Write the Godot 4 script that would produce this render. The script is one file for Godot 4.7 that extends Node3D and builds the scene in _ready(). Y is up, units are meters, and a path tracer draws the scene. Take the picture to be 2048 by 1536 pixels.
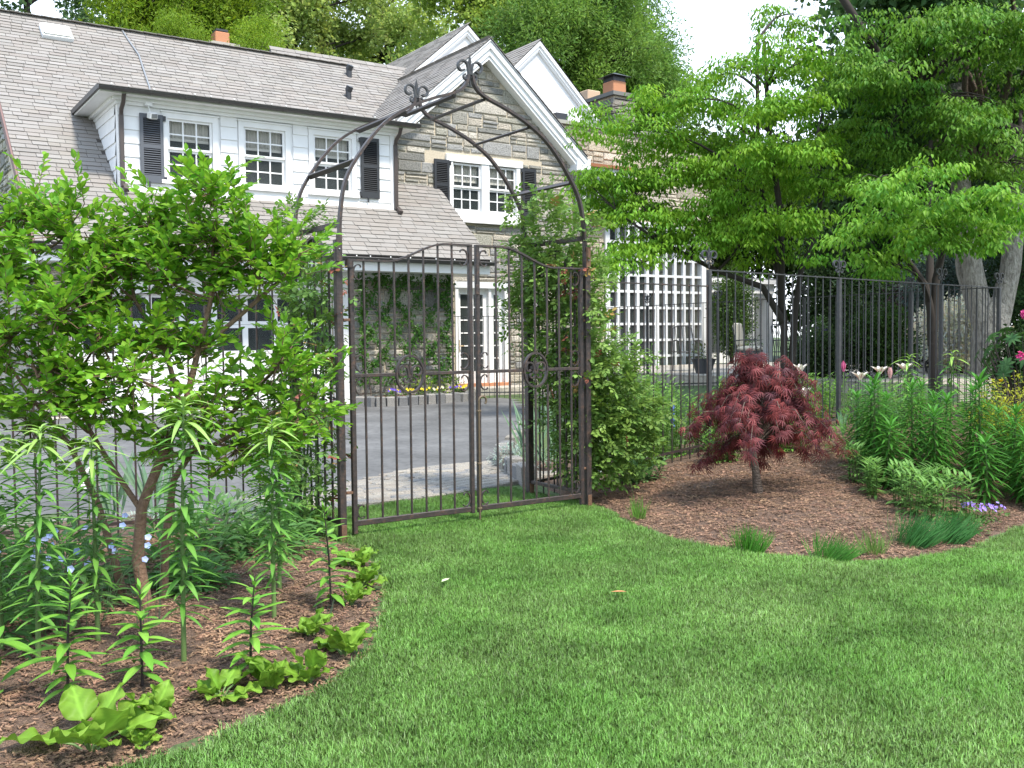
extends Node3D
# A garden gate in front of a stone house. X runs along the house front, -Z runs towards the house, y is up, metres.

class MB:
	var v := PackedVector3Array()
	var n := PackedVector3Array()
	var c := PackedColorArray()
	var i := PackedInt32Array()
	var col := Color(1, 1, 1)
	func _idx(k: int, a: int, b: int, d: int) -> void:
		i.append(k + a)
		i.append(k + d)
		i.append(k + b)
	func p(a: Vector3, nn: Vector3) -> void:
		v.append(a)
		n.append(nn)
		c.append(col)
	func t(a: Vector3, b: Vector3, d: Vector3) -> void:
		var nn := (b - a).cross(d - a).normalized()
		var k := v.size()
		p(a, nn)
		p(b, nn)
		p(d, nn)
		_idx(k, 0, 1, 2)
	func q(a: Vector3, b: Vector3, d: Vector3, e: Vector3) -> void:
		var nn := (d - a).cross(e - b).normalized()
		var k := v.size()
		p(a, nn)
		p(b, nn)
		p(d, nn)
		p(e, nn)
		_idx(k, 0, 1, 2)
		_idx(k, 0, 2, 3)
	func box(at: Vector3, s: Vector3, b := Basis()) -> void:
		var h := s * 0.5
		var x := b.x * h.x
		var y := b.y * h.y
		var z := b.z * h.z
		q(at - x - y + z, at + x - y + z, at + x + y + z, at - x + y + z)
		q(at + x - y - z, at - x - y - z, at - x + y - z, at + x + y - z)
		q(at + x - y + z, at + x - y - z, at + x + y - z, at + x + y + z)
		q(at - x - y - z, at - x - y + z, at - x + y + z, at - x + y - z)
		q(at - x + y + z, at + x + y + z, at + x + y - z, at - x + y - z)
		q(at - x - y - z, at + x - y - z, at + x - y + z, at - x - y + z)
	func span(a: Vector3, b: Vector3) -> void:
		box((a + b) * 0.5, (b - a).abs())
	# box with bevelled edges
	func bev(at: Vector3, s: Vector3, e := 0.006, b := Basis()) -> void:
		var h := s * 0.5
		var k := v.size()
		var f := [[0, 1, 2], [1, 2, 0], [2, 0, 1]]
		for ax in 3:
			var m: Array = f[ax]
			for sg in [-1.0, 1.0]:
				var qv := []
				for uv in [[-1.0, -1.0], [1.0, -1.0], [1.0, 1.0], [-1.0, 1.0]]:
					var w := Vector3()
					w[m[0]] = sg * h[m[0]]
					w[m[1]] = uv[0] * (h[m[1]] - e)
					w[m[2]] = uv[1] * (h[m[2]] - e)
					qv.append(at + b * w)
				if sg > 0:
					q(qv[0], qv[1], qv[2], qv[3])
				else:
					q(qv[3], qv[2], qv[1], qv[0])
				# edge strip shared with the next axis
				for s2 in [-1.0, 1.0]:
					var w1 := Vector3()
					var w2 := Vector3()
					w1[m[0]] = sg * h[m[0]]
					w1[m[1]] = s2 * (h[m[1]] - e)
					w2[m[0]] = sg * (h[m[0]] - e)
					w2[m[1]] = s2 * h[m[1]]
					var lo := Vector3()
					lo[m[2]] = -(h[m[2]] - e)
					var hi := -lo
					var nn := Vector3()
					nn[m[0]] = sg
					nn[m[1]] = s2
					var a1 := at + b * (w1 + lo)
					var a2 := at + b * (w1 + hi)
					var a3 := at + b * (w2 + hi)
					var a4 := at + b * (w2 + lo)
					if (a2 - a1).cross(a4 - a1).dot(b * nn) > 0:
						q(a1, a2, a3, a4)
					else:
						q(a4, a3, a2, a1)
	func tube(pts: Array, r: Array, sides := 6) -> void:
		var m := pts.size()
		var ref := Vector3(0.13, 0.21, 1).normalized()
		var k := v.size()
		for j in m:
			var a: Vector3 = pts[maxi(j - 1, 0)]
			var b: Vector3 = pts[mini(j + 1, m - 1)]
			var tg := (b - a).normalized()
			if absf(tg.dot(ref)) > 0.95:
				ref = Vector3(1, 0.2, 0.1).normalized()
			var x := (ref - tg * ref.dot(tg)).normalized()
			var y := tg.cross(x)
			ref = x
			var rr: float = r[mini(j, r.size() - 1)]
			for s in sides:
				var an := TAU * s / sides
				var nn := x * cos(an) + y * sin(an)
				var pp: Vector3 = pts[j]
				p(pp + nn * rr, nn)
		for j in m - 1:
			for s in sides:
				var a0 := k + j * sides + s
				var a1 := k + j * sides + (s + 1) % sides
				i.append_array(PackedInt32Array([a0, a0 + sides, a1, a1, a0 + sides, a1 + sides]))
	func rod(a: Vector3, b: Vector3, r: float, sides := 8) -> void:
		var k0 := v.size()
		tube([a, b], [r, r], sides)
		var d := (b - a).normalized()
		for e in 2:
			var o := v.size()
			var nn := d if e else -d
			p(b if e else a, nn)
			for s in sides:
				p(v[k0 + e * sides + s], nn)
			for s in sides:
				var s1 := o + 1 + s
				var s2 := o + 1 + (s + 1) % sides
				i.append_array(PackedInt32Array([o, s2, s1]) if e else PackedInt32Array([o, s1, s2]))
	# flat bar swept along a path that lies in the plane with normal bn
	func ribbon(pts: Array, wn: float, wb: float, bn: Vector3, taper := 1.0) -> void:
		var m := pts.size()
		var prev := []
		for j in m:
			var a: Vector3 = pts[maxi(j - 1, 0)]
			var b: Vector3 = pts[mini(j + 1, m - 1)]
			var tg := (b - a).normalized()
			var nn := bn.cross(tg).normalized()
			var k := lerpf(taper, 1.0, 1.0 - absf(2.0 * j / (m - 1) - 1.0)) if taper != 1.0 else 1.0
			var x := nn * wn * 0.5 * k
			var y := bn * wb * 0.5
			var o: Vector3 = pts[j]
			var ring := [o - x - y, o + x - y, o + x + y, o - x + y]
			if j == 0:
				q(ring[3], ring[2], ring[1], ring[0])
			else:
				for s in 4:
					q(prev[s], prev[(s + 1) % 4], ring[(s + 1) % 4], ring[s])
			if j == m - 1:
				q(ring[0], ring[1], ring[2], ring[3])
			prev = ring
	func lathe(at: Vector3, prof: Array, sides := 10, up := Vector3.UP) -> void:
		var pts := []
		var r := []
		for e in prof:
			pts.append(at + up * e.y)
			r.append(e.x)
		tube(pts, r, sides)
	func ball(at: Vector3, r: Vector3, sides := 8, rings := 5) -> void:
		var k := v.size()
		for a in rings + 1:
			var th := PI * a / rings
			for s in sides:
				var ph := TAU * s / sides
				var d := Vector3(sin(th) * cos(ph), cos(th), sin(th) * sin(ph))
				p(at + d * r, (d / r).normalized())
		for a in rings:
			for s in sides:
				var a0 := k + a * sides + s
				var a1 := k + a * sides + (s + 1) % sides
				i.append_array(PackedInt32Array([a0, a0 + sides, a1, a1, a0 + sides, a1 + sides]))
	# a leaf that grows along z with its face up: widest at wide (0..1), edges raised by fold, tip lowered by droop
	func leaf(x: Transform3D, l: float, w: float, droop := 0.2, fold := 0.3, segs := 3, wide := 0.45, wave := 0.0) -> void:
		var k := v.size()
		for j in segs + 1:
			var s := float(j) / segs
			var e := s / wide * 0.5 if s < wide else 0.5 + (s - wide) / (1.0 - wide) * 0.5
			var hw := w * 0.5 * pow(maxf(sin(PI * e), 0.0), 0.8)
			if j == 0:
				hw = w * 0.06
			var z := l * s
			var y := -droop * l * s * s
			var tg := Vector3(0, -2.0 * droop * s, 1).normalized()
			var wv := wave * sin(s * 11.0)
			var rv := Vector3(1, fold + wv, 0).normalized()
			var lv := Vector3(-1, fold - wv, 0).normalized()
			var m := Vector3(0, y, z)
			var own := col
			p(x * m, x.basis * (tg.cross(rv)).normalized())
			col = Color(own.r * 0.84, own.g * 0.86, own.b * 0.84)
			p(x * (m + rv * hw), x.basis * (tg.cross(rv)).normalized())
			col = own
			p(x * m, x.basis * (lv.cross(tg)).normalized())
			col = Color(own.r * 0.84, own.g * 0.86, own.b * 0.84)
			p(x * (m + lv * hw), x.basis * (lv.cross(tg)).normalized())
			col = own
		for j in segs:
			var o := k + j * 4
			i.append_array(PackedInt32Array([o, o + 5, o + 4, o, o + 1, o + 5]))
			i.append_array(PackedInt32Array([o + 2, o + 7, o + 3, o + 2, o + 6, o + 7]))
	func add(o: MB, x: Transform3D, tint := Color(1, 1, 1)) -> void:
		var k := v.size()
		v.append_array(x * o.v)
		n.append_array(Transform3D(x.basis.orthonormalized(), Vector3.ZERO) * o.n)
		var cc := o.c.duplicate()
		if tint != Color(1, 1, 1):
			for j in cc.size():
				cc[j] = cc[j] * tint
		c.append_array(cc)
		for e in o.i:
			i.append(e + k)
	func mesh() -> ArrayMesh:
		var a := []
		a.resize(Mesh.ARRAY_MAX)
		a[Mesh.ARRAY_VERTEX] = v
		a[Mesh.ARRAY_NORMAL] = n
		a[Mesh.ARRAY_COLOR] = c
		a[Mesh.ARRAY_INDEX] = i
		var m := ArrayMesh.new()
		m.add_surface_from_arrays(Mesh.PRIMITIVE_TRIANGLES, a)
		return m

var rng := RandomNumberGenerator.new()
var taken := {}
var M := {}
const EYE := Vector3(0, 1.48, 0)

func rf(a: float, b: float) -> float:
	return rng.randf_range(a, b)

func rdir() -> Vector3:
	return Vector3(rng.randfn(), rng.randfn(), rng.randfn()).normalized()

func look(d: Vector3, u := Vector3.UP) -> Basis:
	var z := d.normalized()
	if absf(z.dot(u)) > 0.98:
		u = Vector3(1, 0.1, 0.2)
	var x := u.cross(z).normalized()
	return Basis(x, z.cross(x), z)

func numbered(called: String) -> String:
	var k: int = taken.get(called, 0)
	taken[called] = k + 1
	return called if k == 0 else "%s_%03d" % [called, k]

func tag(o: Node3D, label: String, category := "", group := "", kind := "") -> Node3D:
	if label:
		o.set_meta("label", label)
	if category:
		o.set_meta("category", category)
	if group:
		o.set_meta("group", group)
	if kind:
		o.set_meta("kind", kind)
	return o

func thing(called: String, label: String, category: String, at := Vector3.ZERO, turn := 0.0, group := "") -> Node3D:
	var o := Node3D.new()
	o.name = numbered(called)
	add_child(o)
	o.position = at
	o.rotation.y = turn
	tag(o, label, category, group)
	return o

func part(called: String, m, mat: Material, par: Node, x := Transform3D(), stuff := false) -> MeshInstance3D:
	var o := MeshInstance3D.new()
	o.name = called
	o.mesh = m.mesh() if m is MB else m
	o.material_override = mat
	o.transform = x
	par.add_child(o, true)
	if stuff:
		o.set_meta("kind", "stuff")
	return o

func holder(called: String, par: Node) -> Node3D:
	var o := Node3D.new()
	o.name = called
	par.add_child(o, true)
	return o

func setting(called: String, m, mat: Material, kind := "structure", label := "") -> MeshInstance3D:
	var o := part(numbered(called), m, mat, self)
	o.set_meta("kind", kind)
	if label:
		o.set_meta("label", label)
	return o

func bpart(called: String, a: Vector3, b: Vector3, mat: Material, par: Node) -> MeshInstance3D:
	var m := MB.new()
	m.span(a, b)
	return part(called, m, mat, par)

func scatter(called: String, m, mat: Material, par: Node, xs: Array, cols: Array) -> MultiMeshInstance3D:
	var mm := MultiMesh.new()
	mm.transform_format = MultiMesh.TRANSFORM_3D
	mm.use_colors = true
	mm.mesh = m.mesh() if m is MB else m
	mm.instance_count = xs.size()
	for k in xs.size():
		mm.set_instance_transform(k, xs[k])
		mm.set_instance_color(k, cols[k])
	var o := MultiMeshInstance3D.new()
	o.name = called
	o.multimesh = mm
	o.material_override = mat
	par.add_child(o, true)
	o.set_meta("kind", "stuff")
	return o

# leaves: the nearest ones as parts of their own, the rest as one part
func leaves(par: Node3D, called: String, xs: Array, meshes: Array, mats: Array, base: Color, vary: Color, rest: Material, singles := 300) -> void:
	var order := []
	for k in xs.size():
		var w: Vector3 = par.transform * xs[k].origin
		order.append([w.distance_squared_to(EYE), k])
	order.sort_custom(func(a, b): return a[0] < b[0])
	var far := []
	var tint := []
	for j in order.size():
		var k: int = order[j][1]
		if j < singles:
			part(called, meshes[k % meshes.size()], mats[rng.randi() % mats.size()], par, xs[k])
		else:
			far.append(xs[k])
			tint.append(vary_col(base, vary))
	if far.size():
		scatter("foliage", meshes[0], rest, par, far, tint)

func vary_col(base: Color, vary: Color) -> Color:
	var a := rf(-1, 1)
	var b := rf(-0.35, 0.35)
	return Color(maxf(base.r + vary.r * (a + b), 0.005), maxf(base.g + vary.g * a, 0.01), maxf(base.b + vary.b * (a - b), 0.004))

# ---------- materials
func mat(lin: Color, rough := 0.7, metal := 0.0) -> StandardMaterial3D:
	var m := StandardMaterial3D.new()
	m.albedo_color = lin.linear_to_srgb()
	m.roughness = rough
	m.metallic = metal
	return m

func foliage_mat(lin: Color, rough := 0.5, back := 0.7, vert := false) -> StandardMaterial3D:
	var m := mat(lin, rough)
	m.backlight_enabled = true
	m.backlight = Color(back, back, back * 0.9)
	m.metallic_specular = 0.3
	m.cull_mode = BaseMaterial3D.CULL_DISABLED
	m.vertex_color_use_as_albedo = true   # the light that passes a leaf takes its colour from here too
	return m

func noise_tex(freq: float, ramp: Array, size := 512, oct := 5, kind := FastNoiseLite.TYPE_SIMPLEX_SMOOTH, sd := 1) -> NoiseTexture2D:
	var n := FastNoiseLite.new()
	n.noise_type = kind
	n.frequency = freq
	n.fractal_octaves = oct
	n.seed = sd
	var t := NoiseTexture2D.new()
	t.width = size
	t.height = size
	t.seamless = true
	t.noise = n
	if ramp.size():
		var g := Gradient.new()
		var off := PackedFloat32Array()
		var cs := PackedColorArray()
		for e in ramp:
			off.append(e[0])
			cs.append((e[1] as Color).linear_to_srgb())
		g.offsets = off
		g.colors = cs
		t.color_ramp = g
	return t

func textured(ramp: Array, freq: float, scale: float, rough := 0.9, bump := 0.0, sd := 1, vert := false, bfreq := 0.0) -> StandardMaterial3D:
	var m := StandardMaterial3D.new()
	m.roughness = rough
	m.albedo_texture = noise_tex(freq, ramp, 512, 5, FastNoiseLite.TYPE_SIMPLEX_SMOOTH, sd)
	m.uv1_triplanar = true
	m.uv1_world_triplanar = true
	m.uv1_scale = Vector3.ONE * scale
	m.vertex_color_use_as_albedo = vert
	if bump > 0.0:
		m.heightmap_enabled = true
		m.heightmap_texture = noise_tex(bfreq if bfreq > 0.0 else freq * 2.0, [], 512, 5, FastNoiseLite.TYPE_SIMPLEX_SMOOTH, sd + 7)
		m.heightmap_scale = bump
	return m

func g(a: float) -> Color:
	return Color(a, a, a)

func materials() -> void:
	# iron: brown-black paint with worn, rusty patches
	M.iron = textured([[0.0, Color(0.024, 0.018, 0.017)], [0.55, Color(0.036, 0.026, 0.024)], [0.75, Color(0.055, 0.034, 0.027)], [1.0, Color(0.1, 0.052, 0.032)]], 0.02, 1.6, 0.5, 0.15, 3)
	M.iron_dark = mat(Color(0.035, 0.037, 0.04), 0.5)
	M.iron_grey = textured([[0.0, Color(0.022, 0.023, 0.026)], [0.6, Color(0.033, 0.034, 0.037)], [1.0, Color(0.055, 0.05, 0.047)]], 0.02, 1.5, 0.5, 0.1, 4)
	M.rust = textured([[0.0, Color(0.08, 0.045, 0.028)], [1.0, Color(0.17, 0.085, 0.045)]], 0.03, 2.0, 0.8, 0.2, 5)
	M.bolt = mat(Color(0.13, 0.095, 0.06), 0.5, 0.3)
	M.white = textured([[0.0, g(0.74)], [1.0, g(0.82)]], 0.01, 0.5, 0.45, 0.0, 6)
	M.white_grey = mat(Color(0.66, 0.68, 0.7), 0.5)
	M.black_paint = mat(Color(0.028, 0.03, 0.035), 0.45)
	M.shutter = mat(Color(0.085, 0.093, 0.11), 0.5)
	M.shutter_dark = mat(Color(0.03, 0.033, 0.038), 0.5)
	M.copper = mat(Color(0.07, 0.055, 0.05), 0.45, 0.2)
	M.gutter = mat(Color(0.075, 0.07, 0.068), 0.5, 0.1)
	M.dark = mat(Color(0.012, 0.012, 0.013), 0.9)
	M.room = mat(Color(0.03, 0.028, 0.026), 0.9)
	var gl := StandardMaterial3D.new()
	gl.transparency = BaseMaterial3D.TRANSPARENCY_ALPHA
	gl.albedo_color = Color(0.55, 0.6, 0.6, 0.12)
	gl.roughness = 0.03
	gl.metallic_specular = 0.2
	M.glass = gl
	M.curtain = foliage_mat(Color(0.55, 0.52, 0.46), 0.9, 0.6)
	M.shingle_under = mat(Color(0.07, 0.062, 0.058), 0.95)
	M.shingles = textured([[0.0, g(0.6)], [0.5, g(0.82)], [1.0, g(1.0)]], 0.09, 1.7, 0.93, 0.25, 8, true)
	M.mortar = textured([[0.0, Color(0.42, 0.36, 0.27)], [1.0, Color(0.58, 0.51, 0.4)]], 0.04, 1.0, 0.95, 0.5, 9)
	M.stones = textured([[0.0, g(0.3)], [0.35, g(0.6)], [0.6, g(0.75)], [1.0, g(1.0)]], 0.02, 1.7, 0.9, 1.6, 10, true, 0.03)
	M.asphalt = textured([[0.0, g(0.07)], [0.45, g(0.105)], [0.6, g(0.112)], [1.0, g(0.16)]], 0.012, 0.12, 0.9, 0.0, 11)
	var sp := noise_tex(0.35, [[0.0, g(0.55)], [0.5, g(0.95)], [0.8, g(1.0)], [1.0, g(1.0)]], 512, 2, FastNoiseLite.TYPE_VALUE, 12)
	M.asphalt.detail_enabled = true
	M.asphalt.detail_albedo = sp
	M.asphalt.detail_blend_mode = BaseMaterial3D.BLEND_MODE_MUL
	M.asphalt.heightmap_enabled = true
	M.asphalt.heightmap_texture = sp
	M.asphalt.heightmap_scale = 0.4
	M.soil = textured([[0.0, Color(0.08, 0.05, 0.033)], [0.5, Color(0.18, 0.113, 0.077)], [0.75, Color(0.26, 0.165, 0.115)], [1.0, Color(0.34, 0.23, 0.165)]], 0.045, 2.2, 0.95, 2.5, 13, false, 0.09)
	M.turf = textured([[0.0, Color(0.04, 0.06, 0.02)], [0.6, Color(0.065, 0.11, 0.03)], [1.0, Color(0.12, 0.15, 0.055)]], 0.03, 0.8, 0.95, 1.0, 14)
	M.chip = textured([[0.0, g(0.45)], [1.0, g(1.0)]], 0.05, 3.0, 0.9, 0.0, 15, true)
	M.cobble = textured([[0.0, g(0.42)], [0.5, g(0.77)], [1.0, g(1.0)]], 0.05, 2.0, 0.9, 1.2, 16, true)
	M.bark = textured([[0.0, Color(0.06, 0.045, 0.035)], [0.5, Color(0.12, 0.09, 0.07)], [1.0, Color(0.2, 0.16, 0.13)]], 0.03, 1.5, 0.95, 2.0, 17)
	M.bark_dark = mat(Color(0.03, 0.024, 0.02), 0.95)
	M.bark_red = textured([[0.0, Color(0.11, 0.062, 0.04)], [0.6, Color(0.18, 0.11, 0.07)], [1.0, Color(0.26, 0.18, 0.12)]], 0.02, 2.5, 0.8, 0.6, 18)
	M.bark_pale = textured([[0.0, Color(0.14, 0.125, 0.11)], [0.5, Color(0.3, 0.28, 0.25)], [1.0, Color(0.46, 0.44, 0.4)]], 0.02, 0.9, 0.95, 4.0, 19)
	M.bark_pale.uv1_scale = Vector3(1.6, 0.5, 1.6)
	M.stem = mat(Color(0.1, 0.17, 0.045), 0.6)
	M.stem_dark = mat(Color(0.03, 0.02, 0.018), 0.6)
	M.leafv = foliage_mat(Color(1, 1, 1), 0.5, 0.95, true)
	M.leafv_gloss = foliage_mat(Color(1, 1, 1), 0.36, 0.85, true)
	M.grass = foliage_mat(Color(1, 1, 1), 0.5, 0.9, true)
	M.petal = foliage_mat(Color(1, 1, 1), 0.6, 0.8, true)
	M.paving = textured([[0.0, Color(0.3, 0.27, 0.23)], [1.0, Color(0.5, 0.46, 0.4)]], 0.03, 0.7, 0.9, 0.6, 20)
	M.cushion = mat(Color(0.62, 0.56, 0.45), 0.9)
	M.terracotta = mat(Color(0.42, 0.19, 0.1), 0.85)
	M.clay_pale = mat(Color(0.5, 0.36, 0.25), 0.85)
	M.lead = mat(Color(0.25, 0.26, 0.27), 0.5, 0.5)
	M.bulb = mat(Color(0.85, 0.85, 0.82), 0.2)
	M.brass = mat(Color(0.5, 0.33, 0.1), 0.35, 0.8)
	M.blue_glaze = mat(Color(0.01, 0.012, 0.06), 0.2)

# the same grain in another tone; shares the textures
func tint(base: StandardMaterial3D, c: Color, k := 1.3) -> StandardMaterial3D:
	var m: StandardMaterial3D = base.duplicate()
	m.albedo_color = Color(c.r * k, c.g * k, c.b * k).linear_to_srgb()
	m.vertex_color_use_as_albedo = false
	return m

func family(base: Color, vary: Color, count: int, rough := 0.45, back := 0.6) -> Array:
	var a := []
	for k in count:
		a.append(foliage_mat(vary_col(base, vary), rough, back))
	return a

# ---------- terrain
func sstep(a: float, b: float, x: float) -> float:
	return smoothstep(a, b, x)

func gy(x: float, z: float) -> float:
	var y := clampf((-z - 7.5) * 0.02, 0.0, 0.25)
	var e := x - (7.2 + (-z - 9.0) * 0.62)
	return y + 0.42 * sstep(0.5, 4.5, e) * sstep(-7.2, -8.6, z)

var LB := PackedVector2Array()
var RB := PackedVector2Array()

func seg_dist(p: Vector2, poly: PackedVector2Array) -> float:
	var best := 1e9
	for k in poly.size():
		var a := poly[k]
		var b := poly[(k + 1) % poly.size()]
		best = minf(best, Geometry2D.get_closest_point_to_segment(p, a, b).distance_to(p))
	return best if Geometry2D.is_point_in_polygon(p, poly) else -best

func smooth_poly(pts: Array, per := 4) -> PackedVector2Array:
	var out := PackedVector2Array()
	var m := pts.size()
	for k in m:
		for s in per:
			out.append((pts[k] as Vector2).cubic_interpolate(pts[(k + 1) % m], pts[(k + m - 1) % m], pts[(k + 2) % m], float(s) / per))
	return out

func bed_h(x: float, z: float) -> float:
	var p := Vector2(x, z)
	var d := seg_dist(p, RB)
	var y := -0.05
	if d > -0.3:
		var top := lerpf(0.17, 0.36, sstep(7.0, 10.0, x))
		y = maxf(gy(x, z), 0.0) + (-0.05 + d * 0.4 if d < 0.15 else 0.01 + top * sstep(0.12, 2.0, d) * (1.0 - 0.75 * sstep(-7.5, -8.8, z)))
	var d2 := seg_dist(p, LB)
	if d2 > -0.3:
		y = maxf(y, gy(x, z) + (-0.05 + d2 * 0.45 if d2 < 0.13 else 0.0085 + 0.05 * sstep(0.1, 0.7, d2)))
	return y

func floor_at(x: float, z: float) -> float:
	return maxf(gy(x, z), bed_h(x, z))

func on_floor(x: float, z: float) -> Vector3:
	return Vector3(x, floor_at(x, z), z)

func sheet(x0: float, x1: float, z0: float, z1: float, step: float, h: Callable, keep: Callable) -> MB:
	var m := MB.new()
	var nx := int((x1 - x0) / step) + 1
	var nz := int((z1 - z0) / step) + 1
	var ys := PackedFloat32Array()
	for a in nz + 1:
		for b in nx + 1:
			ys.append(h.call(x0 + b * step, z0 + a * step))
	var id := {}
	for a in nz:
		for b in nx:
			if not keep.call(x0 + (b + 0.5) * step, z0 + (a + 0.5) * step):
				continue
			var ks := []
			for e in [[0, 0], [1, 0], [1, 1], [0, 1]]:
				var aa: int = a + e[1]
				var bb: int = b + e[0]
				var key := aa * 10000 + bb
				if not id.has(key):
					id[key] = m.v.size()
					var yy := ys[aa * (nx + 1) + bb]
					var ex := ys[aa * (nx + 1) + mini(bb + 1, nx)] - ys[aa * (nx + 1) + maxi(bb - 1, 0)]
					var ez := ys[mini(aa + 1, nz) * (nx + 1) + bb] - ys[maxi(aa - 1, 0) * (nx + 1) + bb]
					m.p(Vector3(x0 + bb * step, yy, z0 + aa * step), Vector3(-ex, 2.0 * step, -ez).normalized())
				ks.append(id[key])
			m.i.append_array(PackedInt32Array([ks[0], ks[1], ks[2], ks[0], ks[2], ks[3]]))
	return m

func _ready() -> void:
	var cam := Camera3D.new()
	cam.name = "camera"
	add_child(cam)
	cam.position = EYE
	cam.rotation_order = EULER_ORDER_YXZ
	cam.rotation_degrees = Vector3(-2.7, -34.0, -0.58)
	cam.fov = 42.5
	cam.near = 0.05
	cam.far = 600.0
	cam.current = true
	var env := Environment.new()
	env.background_mode = Environment.BG_SKY
	var sk := ProceduralSkyMaterial.new()
	sk.sky_top_color = Color(0.78, 0.86, 0.97)
	sk.sky_horizon_color = Color(0.93, 0.95, 0.97)
	sk.sky_curve = 0.2
	sk.ground_bottom_color = Color(0.3, 0.33, 0.25)
	sk.ground_horizon_color = Color(0.7, 0.73, 0.7)
	sk.sun_angle_max = 20.0
	sk.energy_multiplier = 1.35
	var sky := Sky.new()
	sky.sky_material = sk
	env.sky = sky
	env.tonemap_mode = Environment.TONE_MAPPER_LINEAR
	env.tonemap_exposure = 1.9
	env.sdfgi_enabled = true
	env.ssao_enabled = true
	env.ssil_enabled = true
	var we := WorldEnvironment.new()
	we.name = "world"
	we.environment = env
	add_child(we)
	var sun := DirectionalLight3D.new()
	sun.name = "sun"
	sun.light_energy = 1.15
	sun.light_color = Color(1.0, 0.965, 0.91)
	sun.light_angular_distance = 8.0
	sun.shadow_enabled = true
	add_child(sun)
	sun.look_at_from_position(Vector3(0.22, 1.5, 0.85), Vector3.ZERO)
	rng.seed = 7
	materials()
	ground()
	house()
	far_trees()
	patio()
	dogwoods()
	fences()
	arbor()
	beds()
	lawn()

func drive_inside(x: float, z: float) -> bool:
	return Geometry2D.is_point_in_polygon(Vector2(x, z), drive_poly)

var drive_poly := PackedVector2Array()

func ground() -> void:
	LB = smooth_poly([Vector2(-3.5, -3.2), Vector2(-1.2, -3.3), Vector2(0.1, -3.36), Vector2(0.83, -3.47), Vector2(1.35, -3.63), Vector2(1.72, -3.85), Vector2(2.05, -4.15), Vector2(2.36, -4.62), Vector2(2.66, -5.2), Vector2(2.92, -5.85), Vector2(3.02, -6.4), Vector2(3.0, -7.0), Vector2(2.95, -7.5), Vector2(2.8, -8.5), Vector2(1.0, -8.8), Vector2(-3.5, -8.8), Vector2(-5, -6)])
	RB = smooth_poly([Vector2(5.3, -6.85), Vector2(5.25, -6.5), Vector2(4.98, -5.9), Vector2(4.87, -5.35), Vector2(4.84, -4.95), Vector2(4.95, -4.56), Vector2(5.15, -4.17), Vector2(5.47, -3.86), Vector2(5.9, -3.75), Vector2(6.5, -3.75), Vector2(7.3, -3.9), Vector2(9.5, -4.3), Vector2(13.5, -5.0), Vector2(13.6, -8.6), Vector2(9.0, -9.3), Vector2(6.6, -9.5), Vector2(6.0, -9.0), Vector2(5.6, -8.1), Vector2(5.38, -7.4)])
	# the ground, one sheet to the horizon
	var m := MB.new()
	var gx := [-220.0, -60.0, -20.0]
	var k := -8.0
	while k <= 34.0:
		gx.append(k)
		k += 0.5
	gx.append_array([45.0, 80.0, 220.0])
	var gz := [90.0, 30.0, 10.0]
	k = 4.0
	while k >= -32.0:
		gz.append(k)
		k -= 0.5
	gz.append_array([-45.0, -80.0, -260.0])
	for a in gz.size():
		for b in gx.size():
			m.p(Vector3(gx[b], gy(gx[b], gz[a]), gz[a]), Vector3.UP)
	for a in gz.size() - 1:
		for b in gx.size() - 1:
			var o := a * gx.size() + b
			var w := gx.size()
			m.i.append_array(PackedInt32Array([o, o + w, o + 1, o + 1, o + w, o + w + 1]))
	setting("ground", m, M.turf)
	# mulched planting beds
	setting("planting_bed", sheet(-5.2, 3.3, -9.0, -3.0, 0.1, func(x, z): return bed_left_h(x, z), func(x, z): return seg_dist(Vector2(x, z), LB) > -0.16), M.soil)
	setting("planting_bed", sheet(4.5, 13.8, -9.8, -3.4, 0.1, func(x, z): return bed_h(x, z), func(x, z): return seg_dist(Vector2(x, z), RB) > -0.16), M.soil)
	mulch_chips()
	driveway()

func bed_left_h(x: float, z: float) -> float:
	var d2 := seg_dist(Vector2(x, z), LB)
	return gy(x, z) + (-0.05 + d2 * 0.45 if d2 < 0.13 else 0.0085 + 0.05 * sstep(0.1, 0.7, d2))

func mulch_chips() -> void:
	rng.seed = 21
	var chip := MB.new()
	var pn := FastNoiseLite.new()
	pn.seed = 12
	pn.frequency = 1.1
	for k in 9:
		var b := Basis(Vector3.UP, rf(0, TAU)) * Basis(Vector3.RIGHT, rf(-0.35, 0.35))
		var l := rf(0.008, 0.024)
		chip.box(Vector3(rf(-0.045, 0.045), rf(0.001, 0.008), rf(-0.045, 0.045)), Vector3(rf(0.003, 0.006), 0.0025, l), b)
	var xs := []
	var cs := []
	for bed in 2:
		var poly := LB if bed == 0 else RB
		var want := 7000 if bed == 0 else 9500
		for k in want:
			var x := rf(-1.2, 3.1) if bed == 0 else rf(4.8, 10.0)
			var z := rf(-7.4, -3.4) if bed == 0 else rf(-7.4, -3.6)
			if seg_dist(Vector2(x, z), poly) < -0.02:
				continue
			xs.append(Transform3D(Basis(Vector3.UP, rf(0, TAU)).rotated(Vector3.RIGHT, rf(-0.2, 0.2)).scaled(Vector3.ONE * rf(0.7, 1.5)), Vector3(x, bed_h(x, z) + 0.002, z)))
			var s := rf(0.45, 1.3) * 1.2 * (1.0 + 0.3 * pn.get_noise_2d(x, z))
			cs.append(Color(0.3 * s, 0.18 * s * rf(0.94, 1.08), 0.115 * s))
	var o := scatter("mulch", chip, M.chip, self, xs, cs)
	tag(o, "brown shredded bark mulch lying on both planting beds", "mulch")

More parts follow.
